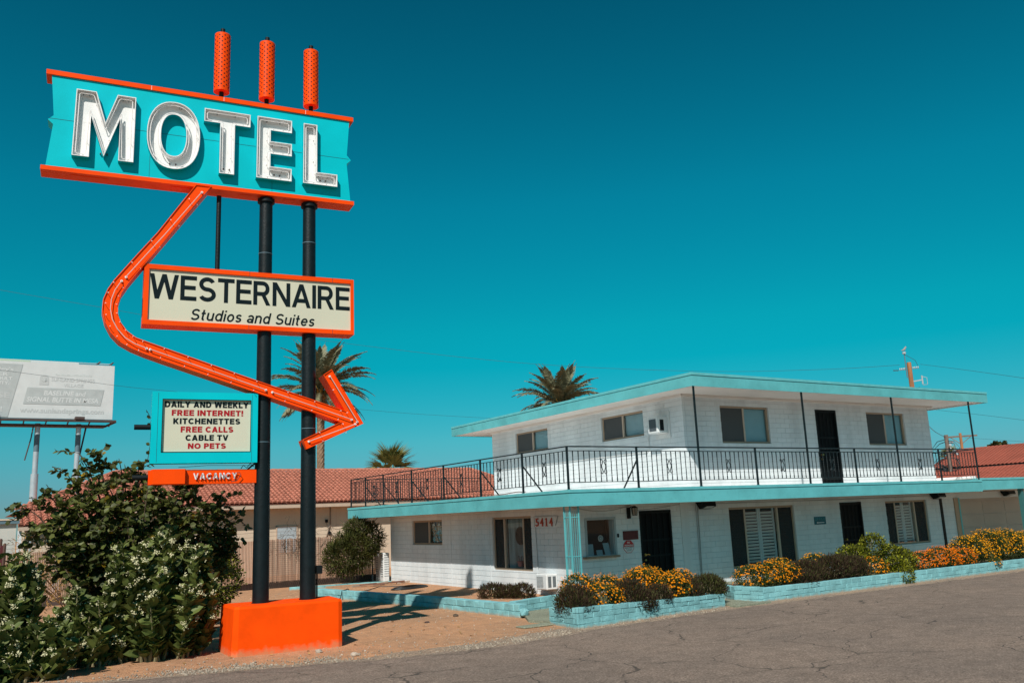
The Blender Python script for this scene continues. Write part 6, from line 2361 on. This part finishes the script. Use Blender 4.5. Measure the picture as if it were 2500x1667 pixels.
# front lip gives thickness
tme.add([(x, y, z) for x, y, z in tv[:K]] + [(x, y, z - 0.022) for x, y, z in tv[:K]], [(k, k + 1, k + 1 + K, k + K) for k in range(K - 1)])
tmesh = tme.mesh('roof_tile', 'tile')
rows = int(sl_len / TL)
cand = []
for r_ in range(rows + 1):
    s = r_ * TL - 0.03
    y = EY + s * math.cos(sa)
    z = EZ + s * math.sin(sa)
    fr_ = s / sl_len
    xa, xb = NX0 + 4.2 * fr_ + 0.05, NX1 - 2.3 * fr_ - 0.05
    for c in range(int((NX1 - NX0) / TW_)):
        x = NX0 + TW_ * (c + 0.5)
        if xa < x < xb: cand.append((x, y, z))
vis = sorted(cand, key=lambda p: (0 if 10.6 < p[0] < 20.5 else 1, p[0] if False else abs(p[0] - 13.2) * 0.7 + abs(p[2] - 3.9)))
for (x, y, z) in vis[:300]:
    link('roof_tile', tmesh, nb_, loc=(x + random.uniform(-.006, .006), y, z + random.uniform(-.004, .004)), rot=(sa, random.uniform(-.02, .02), random.uniform(-.02, .02)))
tris = []
for fc in tme.f:
    for k in range(1, len(fc) - 1): tris.append((fc[0], fc[k], fc[k + 1]))
P_ = np.array(vis[300:])
Rm = np.array(Euler((sa, 0, 0)).to_matrix())
Mx = np.repeat(Rm[None], len(P_), 0)
P_[:, 0] += rng.uniform(-.006, .006, len(P_))
P_[:, 2] += rng.uniform(-.004, .004, len(P_))
link('roof_tiles', scatter('roof_tiles', np.array(tme.v), np.array(tris), P_, Mx, np.ones((len(P_), 1)), 'tile'), nb_, kind='stuff')
# ridge and hip cap tiles
cv, cf = [], []
for e in (0, 1):
    for k in range(7):
        a = math.pi * k / 6
        cv.append(((0 if e == 0 else 0.42), -0.11 * math.cos(a), 0.10 * math.sin(a) - (0.015 if e else 0)))
for k in range(6): cf.append((k, k + 1, k + 8, k + 7))
cf += [tuple(range(7)), tuple(reversed(range(7, 14)))]
cme = MB().add(cv, cf).mesh('ridge_cap', 'tile')
for i in range(50):
    x = NX0 + 4.2 + i * 0.39
    if x > NX1 - 2.5: break
    link('ridge_cap', cme, nb_, loc=(x, RYY, RZ - 0.0 + random.uniform(-.006, .006)))
for (a, b) in (((NX0, EY, EZ), (NX0 + 4.2, RYY, RZ)), ((NX1, EY, EZ), (NX1 - 2.3, RYY, RZ))):
    a, b = Vector(a), Vector(b)
    d = (b - a)
    n = int(d.length / 0.39)
    q = d.to_track_quat('X', 'Z').to_euler()
    for i in range(n):
        p = a + d * i / n
        link('ridge_cap', cme, nb_, loc=p, rot=q)
# fittings on its wall
MB().box(12.5, 13.40, 40.66, 40.698, 1.0, 2.15).build('shutter_panel', 'grey_panel', nb_)
mb = MB()
for (a, b, c, d) in ((12.44, 12.498, 0.95, 2.2), (13.402, 13.46, 0.95, 2.2), (12.44, 13.46, 2.151, 2.2)):
    mb.box(a, b, 40.65, 40.699, c, d)
mb.build('panel_frame', 'stucco_trim', nb_)
MB().box(16.02, 16.14, 40.6, 40.699, 0, 3.1).build('downspout', 'stucco_trim', nb_)
mb = MB()
mb.tube([(15.05, 40.67, 3.1), (15.05, 40.66, 2.2), (14.95, 40.65, 1.9), (14.85, 40.65, 1.6)], 0.022, n=6)
mb.tube([(14.86, 40.66, 2.3), (14.9, 40.66, 2.1), (15.1, 40.66, 1.75), (15.3, 40.66, 1.6)], 0.010, n=5)
mb.build('conduit', 'wood_grey', nb_)
mb = MB().box(14.80, 14.92, 40.62, 40.698, 2.28, 2.42)
mb.cyl((15.02, 40.64, 1.78), (15.02, 40.69, 1.78), 0.09, n=12)
mb.build('meter_box', 'black', nb_)
mb = MB()
for x in (10.4, 15.35): mb.box(x, x + 0.015, 40.694, 40.6985, 0, 3.0)
mb.build('stucco_joint', 'stucco_trim', nb_)
# small tiled lean-to at its left end
t = thing('tiled_shed', 'small beige shed with a tiled lean-to roof at the far left behind the bushes', 'shed', (3.2, 37.4, 0))
MB().box(2.1, 5.6, 37.3, 39.4, 0, 2.45).build('wall', 'stucco', t)
MB().box(1.85, 5.8, 36.9, 37.0, 2.42, 2.58).build('eave_board', 'stucco_trim', t)
v = [(1.85, 36.9, 2.60), (5.8, 36.9, 2.60), (5.8, 38.4, 3.15), (1.85, 38.4, 3.15)]
MB().add(v + [(a, b, c - .05) for a, b, c in v], [(0, 1, 2, 3), (4, 7, 6, 5), (0, 4, 5, 1), (1, 5, 6, 2), (2, 6, 7, 3), (3, 7, 4, 0)]).build('roof', 'tile', t)
for r_ in range(5):
    for c in range(18):
        link('roof_tile', tmesh, t, loc=(1.96 + c * TW_, 36.88 + r_ * .277, 2.60 + r_ * 0.101), rot=(math.atan2(.55, 1.5), random.uniform(-.03, .03), random.uniform(-.03, .03)))
t2 = MB().box(3.05, 3.32, 36.99, 37.1, 0, 2.42).build('pilaster', 'white', t)
MB().box(3.045, 3.325, 36.985, 36.9895, 2.2, 2.28).build('band', 'maroon', t)
MB().box(1.86, 1.99, 37.05, 37.2, 0, 2.42).build('pilaster', 'white', t)

# pale utility building at the left edge
t = thing('pale_cabin', 'plain pale grey cabin with a flat coping at the far left edge', 'building', (1.2, 33, 0))
MB().box(-2.2, 1.60, 32.8, 35.0, 0, 2.62).build('wall', mat('pale_grey_render', (0.50, 0.50, 0.46), 0.8, var=0.03), t)
MB().box(-2.3, 1.68, 32.70, 35.1, 2.621, 2.73).build('coping', 'galv_dark', t)
MB().box(-2.32, 1.70, 32.68, 35.12, 2.7302, 2.78).build('coping_cap', 'stucco', t)
for (x, h) in ((0.98, 2.0), (1.14, 2.17), (1.25, 2.03)):
    o = MB().tube([(x, 31.5, 0), (x, 31.5, h - .2), (x + .01, 31.5, h - 0.03), (x + .01, 31.5, h)], 0.04, n=9, radii=[.045, .05, .045, .015]).build('cactus', mat('brown_cactus', (0.09, 0.05, 0.04), 0.9), smooth=True)
    tag(o, {2.0: 'shortest dark columnar cactus left of the other two by the pale cabin', 2.17: 'tallest of three dark columnar cacti by the pale cabin', 2.03: 'right one of three dark columnar cacti by the pale cabin'}[h], 'cactus')
# maroon cupboard at the left edge
t = thing('maroon_cabinet', 'maroon boarded cabinet with a rounded top at the left edge of the picture', 'cabinet', (0.3, 18.2, 0))
pts = [(-0.6, 1.30), (0.66, 1.30), (0.66, 1.70), (0.62, 1.82), (0.5, 1.90), (0.3, 1.94), (-0.6, 1.94)]
MB().prism(pts, 18.2, 18.6).build('body', 'maroon', t)
for z in (1.32, 1.42, 1.52): MB().box(-0.6, 0.655, 18.185, 18.199, z, z + 0.09).build('board', 'maroon', t)
for x in (-0.4, 0.5): MB().box(x, x + .08, 18.3, 18.4, 0, 1.3).build('leg', 'maroon', t)
MB().box(0.66, 0.70, 18.15, 18.45, 1.30, 2.04).build('side_board', 'maroon', t)

# ------------------------------------------------------------------ billboard
bb = thing('billboard', 'faded white roadside billboard on two grey steel columns, far left', 'billboard', (3.0, 45.5, 0))
BY = 45.0
x0, x1 = -5.5, 5.86


def bz(x, top):   # slight sag of the print
    return 10.0 if top else 7.50


MB().box(x0, x1, BY, BY + 0.12, 7.48, 10.05).build('panel', 'billboard', bb)
MB().box(x0, x1 - .05, BY + 1.0, BY + 1.12, 7.6, 10.32).build('rear_panel', 'bb_light', bb)
MB().box(x0, 2.35, BY + 0.99, BY + 0.9985, 10.15, 10.30).build('rear_print', mat('pale_green_print', (0.45, 0.56, 0.42), .6), bb)
MB().box(4.4, 5.78, BY + 0.99, BY + 0.9985, 10.12, 10.30).build('rear_print', mat('blue_print', (0.10, 0.28, 0.34), .6), bb)
MB().prism([(x0, 7.50), (1.55, 7.50), (2.02, 9.93), (x0, 9.93)], BY - 0.012, BY - 0.002).build('grey_print', 'bb_grey', bb)
MB().prism([(2.12, 8.12), (5.32, 8.12), (5.45, 8.88), (2.25, 8.88)], BY - 0.012, BY - 0.002).build('grey_print', 'bb_grey', bb)
put_text(bb, 'lettering', 'BASELINE and', 2.92, 4.68, 8.53, 8.76, 'billboard', BY - 0.0125, weight=0.03, shear=0.18, depth=0.004)
put_text(bb, 'lettering', 'SIGNAL BUTTE IN MESA', 2.25, 5.22, 8.22, 8.45, 'billboard', BY - 0.0125, weight=0.03, shear=0.18, depth=0.004)
put_text(bb, 'lettering', 'www.sunlandsprings.com', 2.0, 5.48, 7.66, 7.95, 'bb_pale', BY - 0.003, weight=0.03, depth=0.004)
put_text(bb, 'lettering', 'SUNLAND SPRINGS', 3.20, 5.02, 9.20, 9.37, 'bb_pale', BY - 0.003, weight=0.01, depth=0.004)
put_text(bb, 'lettering', 'VILLAGE', 3.72, 4.55, 8.95, 9.11, 'bb_pale', BY - 0.003, weight=0.01, depth=0.004)
put_text(bb, 'lettering', 'FARNSWORTH\'S', 3.35, 4.9, 9.47, 9.56, 'bb_light', BY - 0.003, weight=0.01, depth=0.004)
put_text(bb, 'lettering', "valley's", 0.70, 1.66, 9.55, 9.76, 'billboard', BY - 0.0125, weight=0.02, depth=0.004)
put_text(bb, 'lettering', 'PREMIER', 0.20, 1.46, 9.37, 9.52, 'billboard', BY - 0.0125, weight=0.03, depth=0.004)
put_text(bb, 'lettering', 'ADULT', 0.87, 1.63, 9.17, 9.32, 'billboard', BY - 0.0125, weight=0.03, depth=0.004)
put_text(bb, 'lettering', 'COMMUNITY.', 0.05, 1.53, 8.97, 9.12, 'billboard', BY - 0.0125, weight=0.03, depth=0.004)
put_text(bb, 'lettering', 'SE', 1.1, 1.58, 8.35, 8.62, 'bb_pale', BY - 0.0125, weight=0.03, depth=0.004)
put_text(bb, 'lettering', '!', 1.25, 1.31, 7.75, 7.98, 'billboard', BY - 0.0125, weight=0.02, depth=0.004)
# arched emblem with rays
arc = [(2.72, 9.02), (3.10, 9.02)] + [(2.91 + 0.19 * math.cos(a), 9.32 + 0.17 * math.sin(a)) for a in np.linspace(0, math.pi, 9)]
MB().prism(arc, BY - 0.008, BY - 0.002).build('emblem', 'bb_pale', bb)
mb = MB()
for a in np.linspace(0.35, math.pi - 0.35, 6):
    mb.bar((2.91 + .03 * math.cos(a), BY - 0.011, 9.15 + .03 * math.sin(a)), (2.91 + .13 * math.cos(a), BY - 0.011, 9.17 + 0.19 * math.sin(a)), 0.02, 0.005)
mb.build('emblem_ray', 'billboard', bb)
mb = MB()
mb.box(x0, 6.0, BY - 0.30, BY - 0.02, 7.33, 7.42)
mb.box(x0, 5.6, BY + 0.3, BY + 0.9, 7.15, 7.25)
mb.bar((6.0, BY - .1, 7.36), (5.6, BY + .7, 7.2), 0.08)
for x in np.arange(-5, 6, 0.9): mb.bar((x, BY - .1, 7.36), (x, BY + .6, 7.22), 0.05)
mb.build('catwalk', 'rust', bb)
for x in (1.05, 4.45):
    MB().box(x - .2, x + .2, BY - 0.35, BY + 0.1, 7.42, 7.55, bev=.01).build('lamp_box', 'rust', bb)
for x in (2.80, 4.50):
    c = MB().cyl((x, BY + 0.55, 5.0), (x, BY + 0.55, 7.3), 0.115, n=18).build('column', 'galv', bb, smooth=True)
    MB().cyl((x, BY + 0.55, 0), (x, BY + 0.55, 5.0), 0.16, n=18).build('column_sleeve', 'galv', c, smooth=True)
    MB().cyl((x, BY + 0.55, 6.0), (x, BY + 0.55, 6.8), 0.1165, n=18).build('dark_band', 'galv_dark', c, smooth=True)
MB().tube([(2.62, BY + .4, 7.2), (2.55, BY + .4, 6.6), (2.35, BY + .4, 5.6)], 0.03, n=5).build('ladder_rail', 'rust', bb)
MB().bar((4.85, BY + .9, 7.2), (4.62, BY + .6, 5.9), 0.07).build('strut', 'rust', bb)

# ------------------------------------------------------------------ right background: red tiled building
rbd = thing('red_roof_building', 'large building with stepped red tiled roofs beyond the right end of the motel', 'building', (50, 24, 0))


def ribbed_roof(name, a, b, c, d, nu, nv, m='tile_far'):
    """roof plane a(eave start) b(eave end) c(ridge end) d(ridge start) with rows of small tiles"""
    a, b, c, d = [np.array(q, float) for q in (a, b, c, d)]
    V, F = [], []
    nrm = np.cross(b - a, d - a)
    nrm /= np.linalg.norm(nrm)
    if nrm[2] < 0: nrm = -nrm
    o = 0
    nu2 = nu * 4
    for j in range(nv):
        for e in (0, 1):
            t_ = (j + e * 1.0) / nv
            L_, Rr = a + (d - a) * t_, b + (c - b) * t_
            s = np.linspace(0, 1, nu2 + 1)[:, None]
            hh = 0.03 * np.abs(np.sin(np.linspace(0, math.pi * nu, nu2 + 1)))[:, None] + (0.04 if e == 0 else 0.0)
            V.append(L_ + (Rr - L_) * s + nrm * hh)
        k = nu2 + 1
        i = np.arange(nu2)
        F.append(np.stack([o + i, o + i + 1, o + k + i + 1, o + k + i], 1))
        if j:
            F.append(np.stack([o - k + i, o - k + i + 1, o + i + 1, o + i], 1))
        o += 2 * k
    return np_mesh(name, np.concatenate(V), np.concatenate(F), m)


MB().box(50.6, 70, 5, 38, 0, 3.80).build('wall', 'stucco', rbd)
link('upper_roof', ribbed_roof('upper_roof', (50, 32.3, 3.92), (50, 6, 3.86), (55, 6, 5.25), (55, 33.2, 5.27), 110, 22), rbd, kind='stuff')
MB().add([(50, 32.3, 3.86), (50, 6, 3.80), (55, 6, 5.2), (55, 33.2, 5.2), (66, 33, 3.8), (66, 6, 3.8)], [(0, 1, 2, 3), (3, 2, 5, 4), (0, 3, 4), (1, 5, 2)]).build('roof_deck', 'tile_far', rbd)
link('lower_roof', ribbed_roof('lower_roof', (46.5, 31.2, 3.0), (46.5, 6, 3.0), (50.1, 6, 3.84), (50.1, 32.2, 3.84), 110, 16), rbd, kind='stuff')
MB().add([(46.5, 31.2, 2.95), (46.5, 6, 2.95), (50.1, 6, 3.78), (50.1, 32.2, 3.78)], [(0, 1, 2, 3)]).build('roof_deck', 'tile_far', rbd)
MB().box(47.2, 50.5, 6, 31, 0, 2.93).build('wall', 'stucco', rbd)
MB().box(50.02, 50.1, 6, 29, 3.80, 3.9).build('eave_shade_strip', 'dark', rbd)  # dark strip stands in for the shade below the upper eave
mb = MB().cyl((53, 27.5, 4.7), (53, 27.5, 5.05), 0.06, n=8)
mb.build('roof_vent', 'galv', rbd)


# ------------------------------------------------------------------ utility poles
def tri_insulator(mb, p, d, n=4, r_=0.07):
    p, d = Vector(p), Vector(d).normalized()
    for i in range(n):
        q = p + d * (0.09 * i)
        mb.cyl(q, q + d * 0.05, r_, n=8)


PM = Vector(pix(2234, 1000, 56))
t = thing('utility_pole', 'brown wooden utility pole with white insulators and a bird, above the motel roof', 'utility pole', (PM.x, PM.y, 0))
px, py = PM.x, PM.y
MB().tube([(px, py, 0), (px, py, 10.1)], 0.17, n=12, radii=[.165, .125]).build('pole', 'wood', t, smooth=True)
MB().cyl((px - 0.18, py + .1, 9.2), (px - 0.18, py + .1, 10.65), 0.03, n=8).build('pin', 'galv_dark', t)
LDIR = Vector((-0.45, 0.9, 0)).normalized()     # line direction towards the left
mb = MB()
tri_insulator(mb, (px, py, 9.75) + LDIR * 0.18 if False else Vector((px, py, 9.75)) + LDIR * 0.22, LDIR, 4)
tri_insulator(mb, Vector((px, py, 9.75)) - LDIR * 0.18, -LDIR, 4)
mb.cyl((px - 0.18, py + .1, 10.62), (px - 0.18, py + .1, 10.74), 0.10, n=10)
mb.build('insulator', 'ceramic', t)
mb = MB()
rp = Vector((px, py, 0)) - LDIR * 0.6
mb.bar((px, py, 8.95), (rp.x, rp.y, 9.0), 0.06)
mb.cyl((rp.x, rp.y, 8.75), (rp.x, rp.y, 9.25), 0.045, n=8)
mb.tube([(rp.x, rp.y, 9.2), tuple(rp + Vector((0, 0, 9.1)) - LDIR * .25), tuple(rp + Vector((0, 0, 8.7)) - LDIR * .25), (rp.x, rp.y, 8.7)], 0.018, n=6)
mb.build('fuse_cutout', 'ceramic', t)
mb = MB()
mb.tube([(px - .18, py + .1, 10.6), tuple(Vector((px, py, 10.2)) - LDIR * .35), tuple(Vector((px, py, 9.75)) - LDIR * .5)], 0.012, n=4)
mb.tube([tuple(Vector((px, py, 9.7)) + LDIR * .6), tuple(Vector((px, py, 9.73)) + LDIR * 0.9)], 0.03, n=5)
mb.tube([(px, py, 8.3), tuple(Vector((px, py, 8.6)) - LDIR * .4)], 0.015, n=4)
mb.build('jumper_wire', 'wire', t)
# bird on the pin
bp0 = Vector((px - 0.18, py + .1, 10.74))
mb = MB().tube([bp0 + Vector((-.14, .08, .10)), bp0 + Vector((-.05, .02, .10)), bp0 + Vector((.04, -.02, .15)), bp0 + Vector((.10, -.05, .24)), bp0 + Vector((.14, -.06, .30)), bp0 + Vector((.20, -.08, .29))], .05, n=8, radii=[.012, .045, .065, .05, .04, .006])
mb.cyl(bp0 + Vector((.02, 0, .0)), bp0 + Vector((.02, 0, .1)), 0.008, n=4)
tag(mb.build('bird', 'bird', smooth=True), 'grey dove perched on top of the brown utility pole', 'bird')
for (bx, lab) in ((5.15, 'small dark bird on the billboard top, left of the other one'), (5.72, 'small dark bird at the very right end of the billboard top')):
    p = Vector((bx, BY + .05, 10.05))
    mb = MB().tube([p + Vector((-.12, 0, .04)), p + Vector((0, 0, .09)), p + Vector((.05, 0, .16)), p + Vector((.12, 0, .17))], .04, n=6, radii=[.01, .05, .035, .005])
    tag(mb.build('bird', 'rust', smooth=True), lab, 'bird')
pg = Vector(pix(183, 1213, 42))
mb = MB().tube([pg + Vector((-.16, 0, .02)), pg + Vector((-.05, 0, .06)), pg + Vector((.04, 0, .12)), pg + Vector((.06, 0, .24)), pg + Vector((.10, 0, .23))], .07, n=8, radii=[.015, .075, .07, .035, .008])
tag(mb.build('bird', 'sign_white', smooth=True), 'white pigeon sitting on the tiled roof behind the tree', 'bird')

P2 = Vector(pix(2316, 1110, 58))
t = thing('utility_pole', 'grey utility pole crowded with wires and insulators beside the balcony end', 'utility pole', (P2.x, P2.y, 0))
MB().tube([(P2.x, P2.y, 0), (P2.x, P2.y, 5.85)], 0.15, n=10, radii=[.14, .115]).build('pole', 'wood_grey', t, smooth=True)
mb = MB()
for i in range(5):
    tri_insulator(mb, (P2.x + random.uniform(-.3, .3), P2.y + random.uniform(-.4, .3), 4.7 + .18 * i), (random.uniform(-1, 1), -0.5, 0), 2, .07)
mb.build('insulator', 'ceramic', t)
mb = MB()
for i in range(9):
    a, b = random.uniform(-.2, .2), random.uniform(4.5, 5.7)
    sgn = 1 if i % 3 else -1
    mb.tube([(P2.x, P2.y, b), (P2.x + a, P2.y + sgn * .5, b - .1), (P2.x + a, P2.y + sgn * random.uniform(.5, 1.1), b - .5), (P2.x, P2.y + sgn * .3, b - .8), (P2.x, P2.y, b - .7)], 0.022, n=4)
mb.build('wire_loop', 'wire', t)
P3 = Vector(pix(2347, 1080, 75))
t = thing('utility_pole', 'distant brown utility pole with a plain wooden crossarm', 'utility pole', (P3.x, P3.y, 0))
MB().tube([(P3.x, P3.y, 0), (P3.x, P3.y, 7.0)], 0.15, n=8, radii=[.13, .10]).build('pole', 'wood', t)
cd = Vector((0.55, -0.83, 0))
c0 = Vector((P3.x, P3.y, 6.75))
MB().bar(c0 - cd * 1.15, c0 + cd * 1.15, 0.12).build('crossarm', 'wood_grey', t)
mb = MB().bar(c0 - cd * 0.75, c0 - Vector((0, 0, .6)), .05)
mb.bar(c0 + cd * 0.75, c0 - Vector((0, 0, .6)), .05)
mb.build('brace', 'wood_grey', t)


def wire_px(label, pts, r_=0.014):
    """an overhead line surveyed at several points: (x, y, distance)"""
    P_ = [Vector(pix(*p)) for p in pts]
    out = []
    n = len(P_)
    for i in range(n - 1):
        a, b, c, d = P_[max(i - 1, 0)], P_[i], P_[i + 1], P_[min(i + 2, n - 1)]
        for k in range(8):
            t_ = k / 8
            out.append(0.5 * ((2 * b) + (c - a) * t_ + (2 * a - 5 * b + 4 * c - d) * t_ ** 2 + (3 * b - a - 3 * c + d) * t_ ** 3))
    out.append(P_[-1])
    tag(MB().tube(out, r_ * 0.62, n=5).build('overhead_wire', 'wire'), label, 'wire')


wire_px('upper power line sagging from the left sky behind the sign to the brown pole', [(-200, 672, 70), (0, 708, 68), (240, 749, 66), (420, 780, 65), (905, 846, 62), (1300, 888, 60), (1700, 906, 58), (2000, 902, 57), (2196, 891, 56)], 0.016)
wire_px('thin line crossing the billboard and passing behind the sign to the motel roof', [(-100, 893, 42), (0, 903, 42), (165, 925, 43), (300, 943, 44), (420, 955, 46), (900, 1001, 52), (1130, 1017, 54), (1400, 1030, 56)], 0.011)
wire_px('power line running right from the brown pole', [(2247, 889, 56), (2350, 902, 53), (2500, 923, 50), (2650, 947, 46)], 0.014)
wire_px('lower power line leaving the eave towards the right edge', [(2200, 985, 60), (2285, 1000, 58), (2400, 1013, 55), (2600, 1038, 50)], 0.012)
wire_px('short service wire from the motel wall to the grey utility pole', [(2268, 1040, 38), (2285, 1055, 46), (2310, 1068, 57)], 0.02)
wire_px('faint distant line between the crossarm pole and the right edge', [(2355, 1068, 75), (2430, 1073, 72), (2560, 1082, 66)], 0.012)


# ------------------------------------------------------------------ palms
def frond_mesh(name, L_, lean, droop, seed, m='palm_leaf', width=0.52):
    """one feather frond along +X, curving down"""
    rs = np.random.default_rng(seed)
    n = 30
    pts, dirs = [], []
    ang = lean
    p = np.array([0.0, 0, 0])
    for i in range(n + 1):
        pts.append(p.copy())
        d = np.array([math.cos(ang), 0, math.sin(ang)])
        dirs.append(d)
        p = p + d * L_ / n
        ang -= droop / n * (0.5 + 1.2 * i / n)
    V, F = [], []
    for i in range(3, n + 1):
        for s in (-1, 1):
            for q in range(3):
                t_ = i / n
                ll = width * math.sin(math.pi * min(1, 0.15 + t_ * 0.92)) ** 0.6 * rs.uniform(.85, 1.1)
                b = pts[i] - dirs[i] * (L_ / n) * (q / 3)
                side = np.array([0, s, 0]) * rs.uniform(0.75, 0.95)
                d = dirs[i] * rs.uniform(0.55, 0.85) + side + np.array([0, 0, rs.uniform(-.15, .40)])
                d /= np.linalg.norm(d)
                w = dirs[i] * 0.042
                o = len(V)
                V += [b - w, b + w, b + d * ll * .6 + w * .8 + np.array([0, 0, -.02]), b + d * ll + np.array([0, 0, -.07])]
                F += [(o, o + 1, o + 2, o + 3)]
    o0 = len(V)
    for i in range(n + 1):
        r_ = 0.028 * (1 - i / n) + 0.005
        for a in range(3):
            th_ = 2 * math.pi * a / 3
            V.append(pts[i] + np.array([0, math.cos(th_), math.sin(th_)]) * r_)
        if i:
            for a in range(3):
                l = (a + 1) % 3
                F.append((o0 + 3 * i - 3 + a, o0 + 3 * i - 3 + l, o0 + 3 * i + l, o0 + 3 * i + a))
    me = np_mesh(name, np.array(V), np.array(F), m)
    return me


def palm(label, x, y, ztop, rad, seed, nf=70, trunk_r=0.24, tag_='palm tree'):
    t = thing('date_palm', label, tag_, (x, y, 0))
    rs = random.Random(seed)
    mb = MB()
    nr = int(ztop / 0.16)
    V, F = [], []
    for i in range(nr + 1):     # ringed, slightly uneven trunk
        z = (ztop - 0.5) * i / nr
        for k in range(14):
            a = 2 * math.pi * (k + 0.5 * (i % 2)) / 14
            r_ = trunk_r * (1.0 + 0.10 * ((i + k) % 2)) * (1.25 if z > ztop - 1.3 else 1)
            V.append((x + r_ * math.cos(a), y + r_ * math.sin(a), z))
        if i:
            for k in range(14):
                l = (k + 1) % 14
                F.append(((i - 1) * 14 + k, (i - 1) * 14 + l, i * 14 + l, i * 14 + k))
    mb.add(V, F)
    mb.build('trunk', 'palm_trunk', t)
    shapes = [frond_mesh('frond', rad * f_, ln, dr, seed * 10 + i) for i, (f_, ln, dr) in enumerate(((0.98, 1.40, 0.55), (1.10, 1.05, 0.9), (1.12, 0.62, 1.05), (1.08, 0.22, 1.0), (0.95, -0.30, 0.8)))]
    for i in range(nf):
        u = i / nf
        kind = min(4, int(u * 5))
        a = i * 2.39996 + rs.uniform(-.2, .2)
        link('frond', shapes[kind], t, loc=(x + 0.12 * math.cos(a), y + 0.12 * math.sin(a), ztop - 0.45 + 0.35 * (1 - u)), rot=(rs.uniform(-.35, .35), rs.uniform(-.12, .12), a), scale=(rs.uniform(.88, 1.08),) * 3)
    mb = MB()
    for i in range(60):
        a = rs.uniform(0, 6.28)
        r0 = 0.25
        p = Vector((x + r0 * math.cos(a), y + r0 * math.sin(a), ztop - 0.75 + rs.uniform(-.3, .3)))
        q = p + Vector((math.cos(a) * rs.uniform(.2, .5), math.sin(a) * rs.uniform(.2, .5), rs.uniform(.2, .6)))
        mb.bar(p, q, 0.06, 0.03)
    mb.build('frond_stub', 'date', t, kind='stuff')
    return t


pa = Vector(pix(783, 990, 60))
palm('tall date palm with feathery fronds directly behind the right sign pole', pa.x, pa.y, pix(783, 942, 60)[2], 3.6, 31)
pb = Vector(pix(1368, 1000, 62))
palm('date palm showing its crown above the long side eave of the motel', pb.x, pb.y, pix(1362, 978, 62)[2], 3.1, 32, nf=70)


def fan_palm(name, label, x, y, ztop, rad, seed, nf=30):
    t = thing(name, label, 'palm tree', (x, y, 0))
    rs = np.random.default_rng(seed)
    MB().cyl((x, y, 0), (x, y, ztop), 0.22, n=10).build('trunk', 'palm_trunk', t)
    V, F = [], []
    n = 22
    for k in range(n):       # one fan of narrow blades
        a = -0.85 + 1.7 * k / (n - 1)
        d = np.array([math.cos(a), math.sin(a), 0])
        w = np.array([-d[1], d[0], 0]) * 0.030
        b = np.array([0.6, 0, 0.0])
        L_ = 1.2 * rs.uniform(.80, 1.08) * (1 - 0.12 * abs(a))
        o = len(V)
        V += [b, b + d * L_ * .55 + w + [0, 0, .03], b + d * L_ + [0, 0, -.12], b + d * L_ * .55 - w + [0, 0, .03]]
        F.append((o, o + 1, o + 2, o + 3))
    o = len(V)
    V += [np.array([0, -.015, 0]), np.array([0, .015, 0]), np.array([.95, .015, 0]), np.array([.95, -.015, 0])]
    F.append((o, o + 1, o + 2, o + 3))
    me = np_mesh('fan_leaf', np.array(V), np.array(F), 'palm_fan')
    for i in range(nf):
        u = i / nf
        el_ = 1.35 - 1.6 * u
        a = i * 2.39996
        s = rad * rs.uniform(.9, 1.05) / 1.8
        link('fan_leaf', me, t, loc=(x, y, ztop), rot=(rs.uniform(-.5, .5), -el_, a), scale=(s, s, s))
    return t


pf = Vector(pix(955, 1150, 56))
fan_palm('fan_palm', 'fan palm top poking above the tiled ridge left of the motel', pf.x, pf.y, pix(955, 1152, 56)[2], 2.1, 41)
pg_ = Vector(pix(2319, 1105, 66))
fan_palm('fan_palm', 'tiny fan palm far off behind the grey utility pole', pg_.x, pg_.y, pix(2319, 1118, 66)[2], 0.95, 42, nf=22)
pt = Vector(pix(2440, 1092, 90))
shrub('distant_tree', 'distant dark treetop just above the red ridge at the right', 'tree', [(pt.x, pt.y, pt.z - 0.1, .9, .9, .5), (pt.x - .4, pt.y + .7, pt.z - .35, .7, .7, .35)], 'round', 'dull_leaf', 700, 0.28, stems=5, zmin=0, base=(pt.x, pt.y, 0))
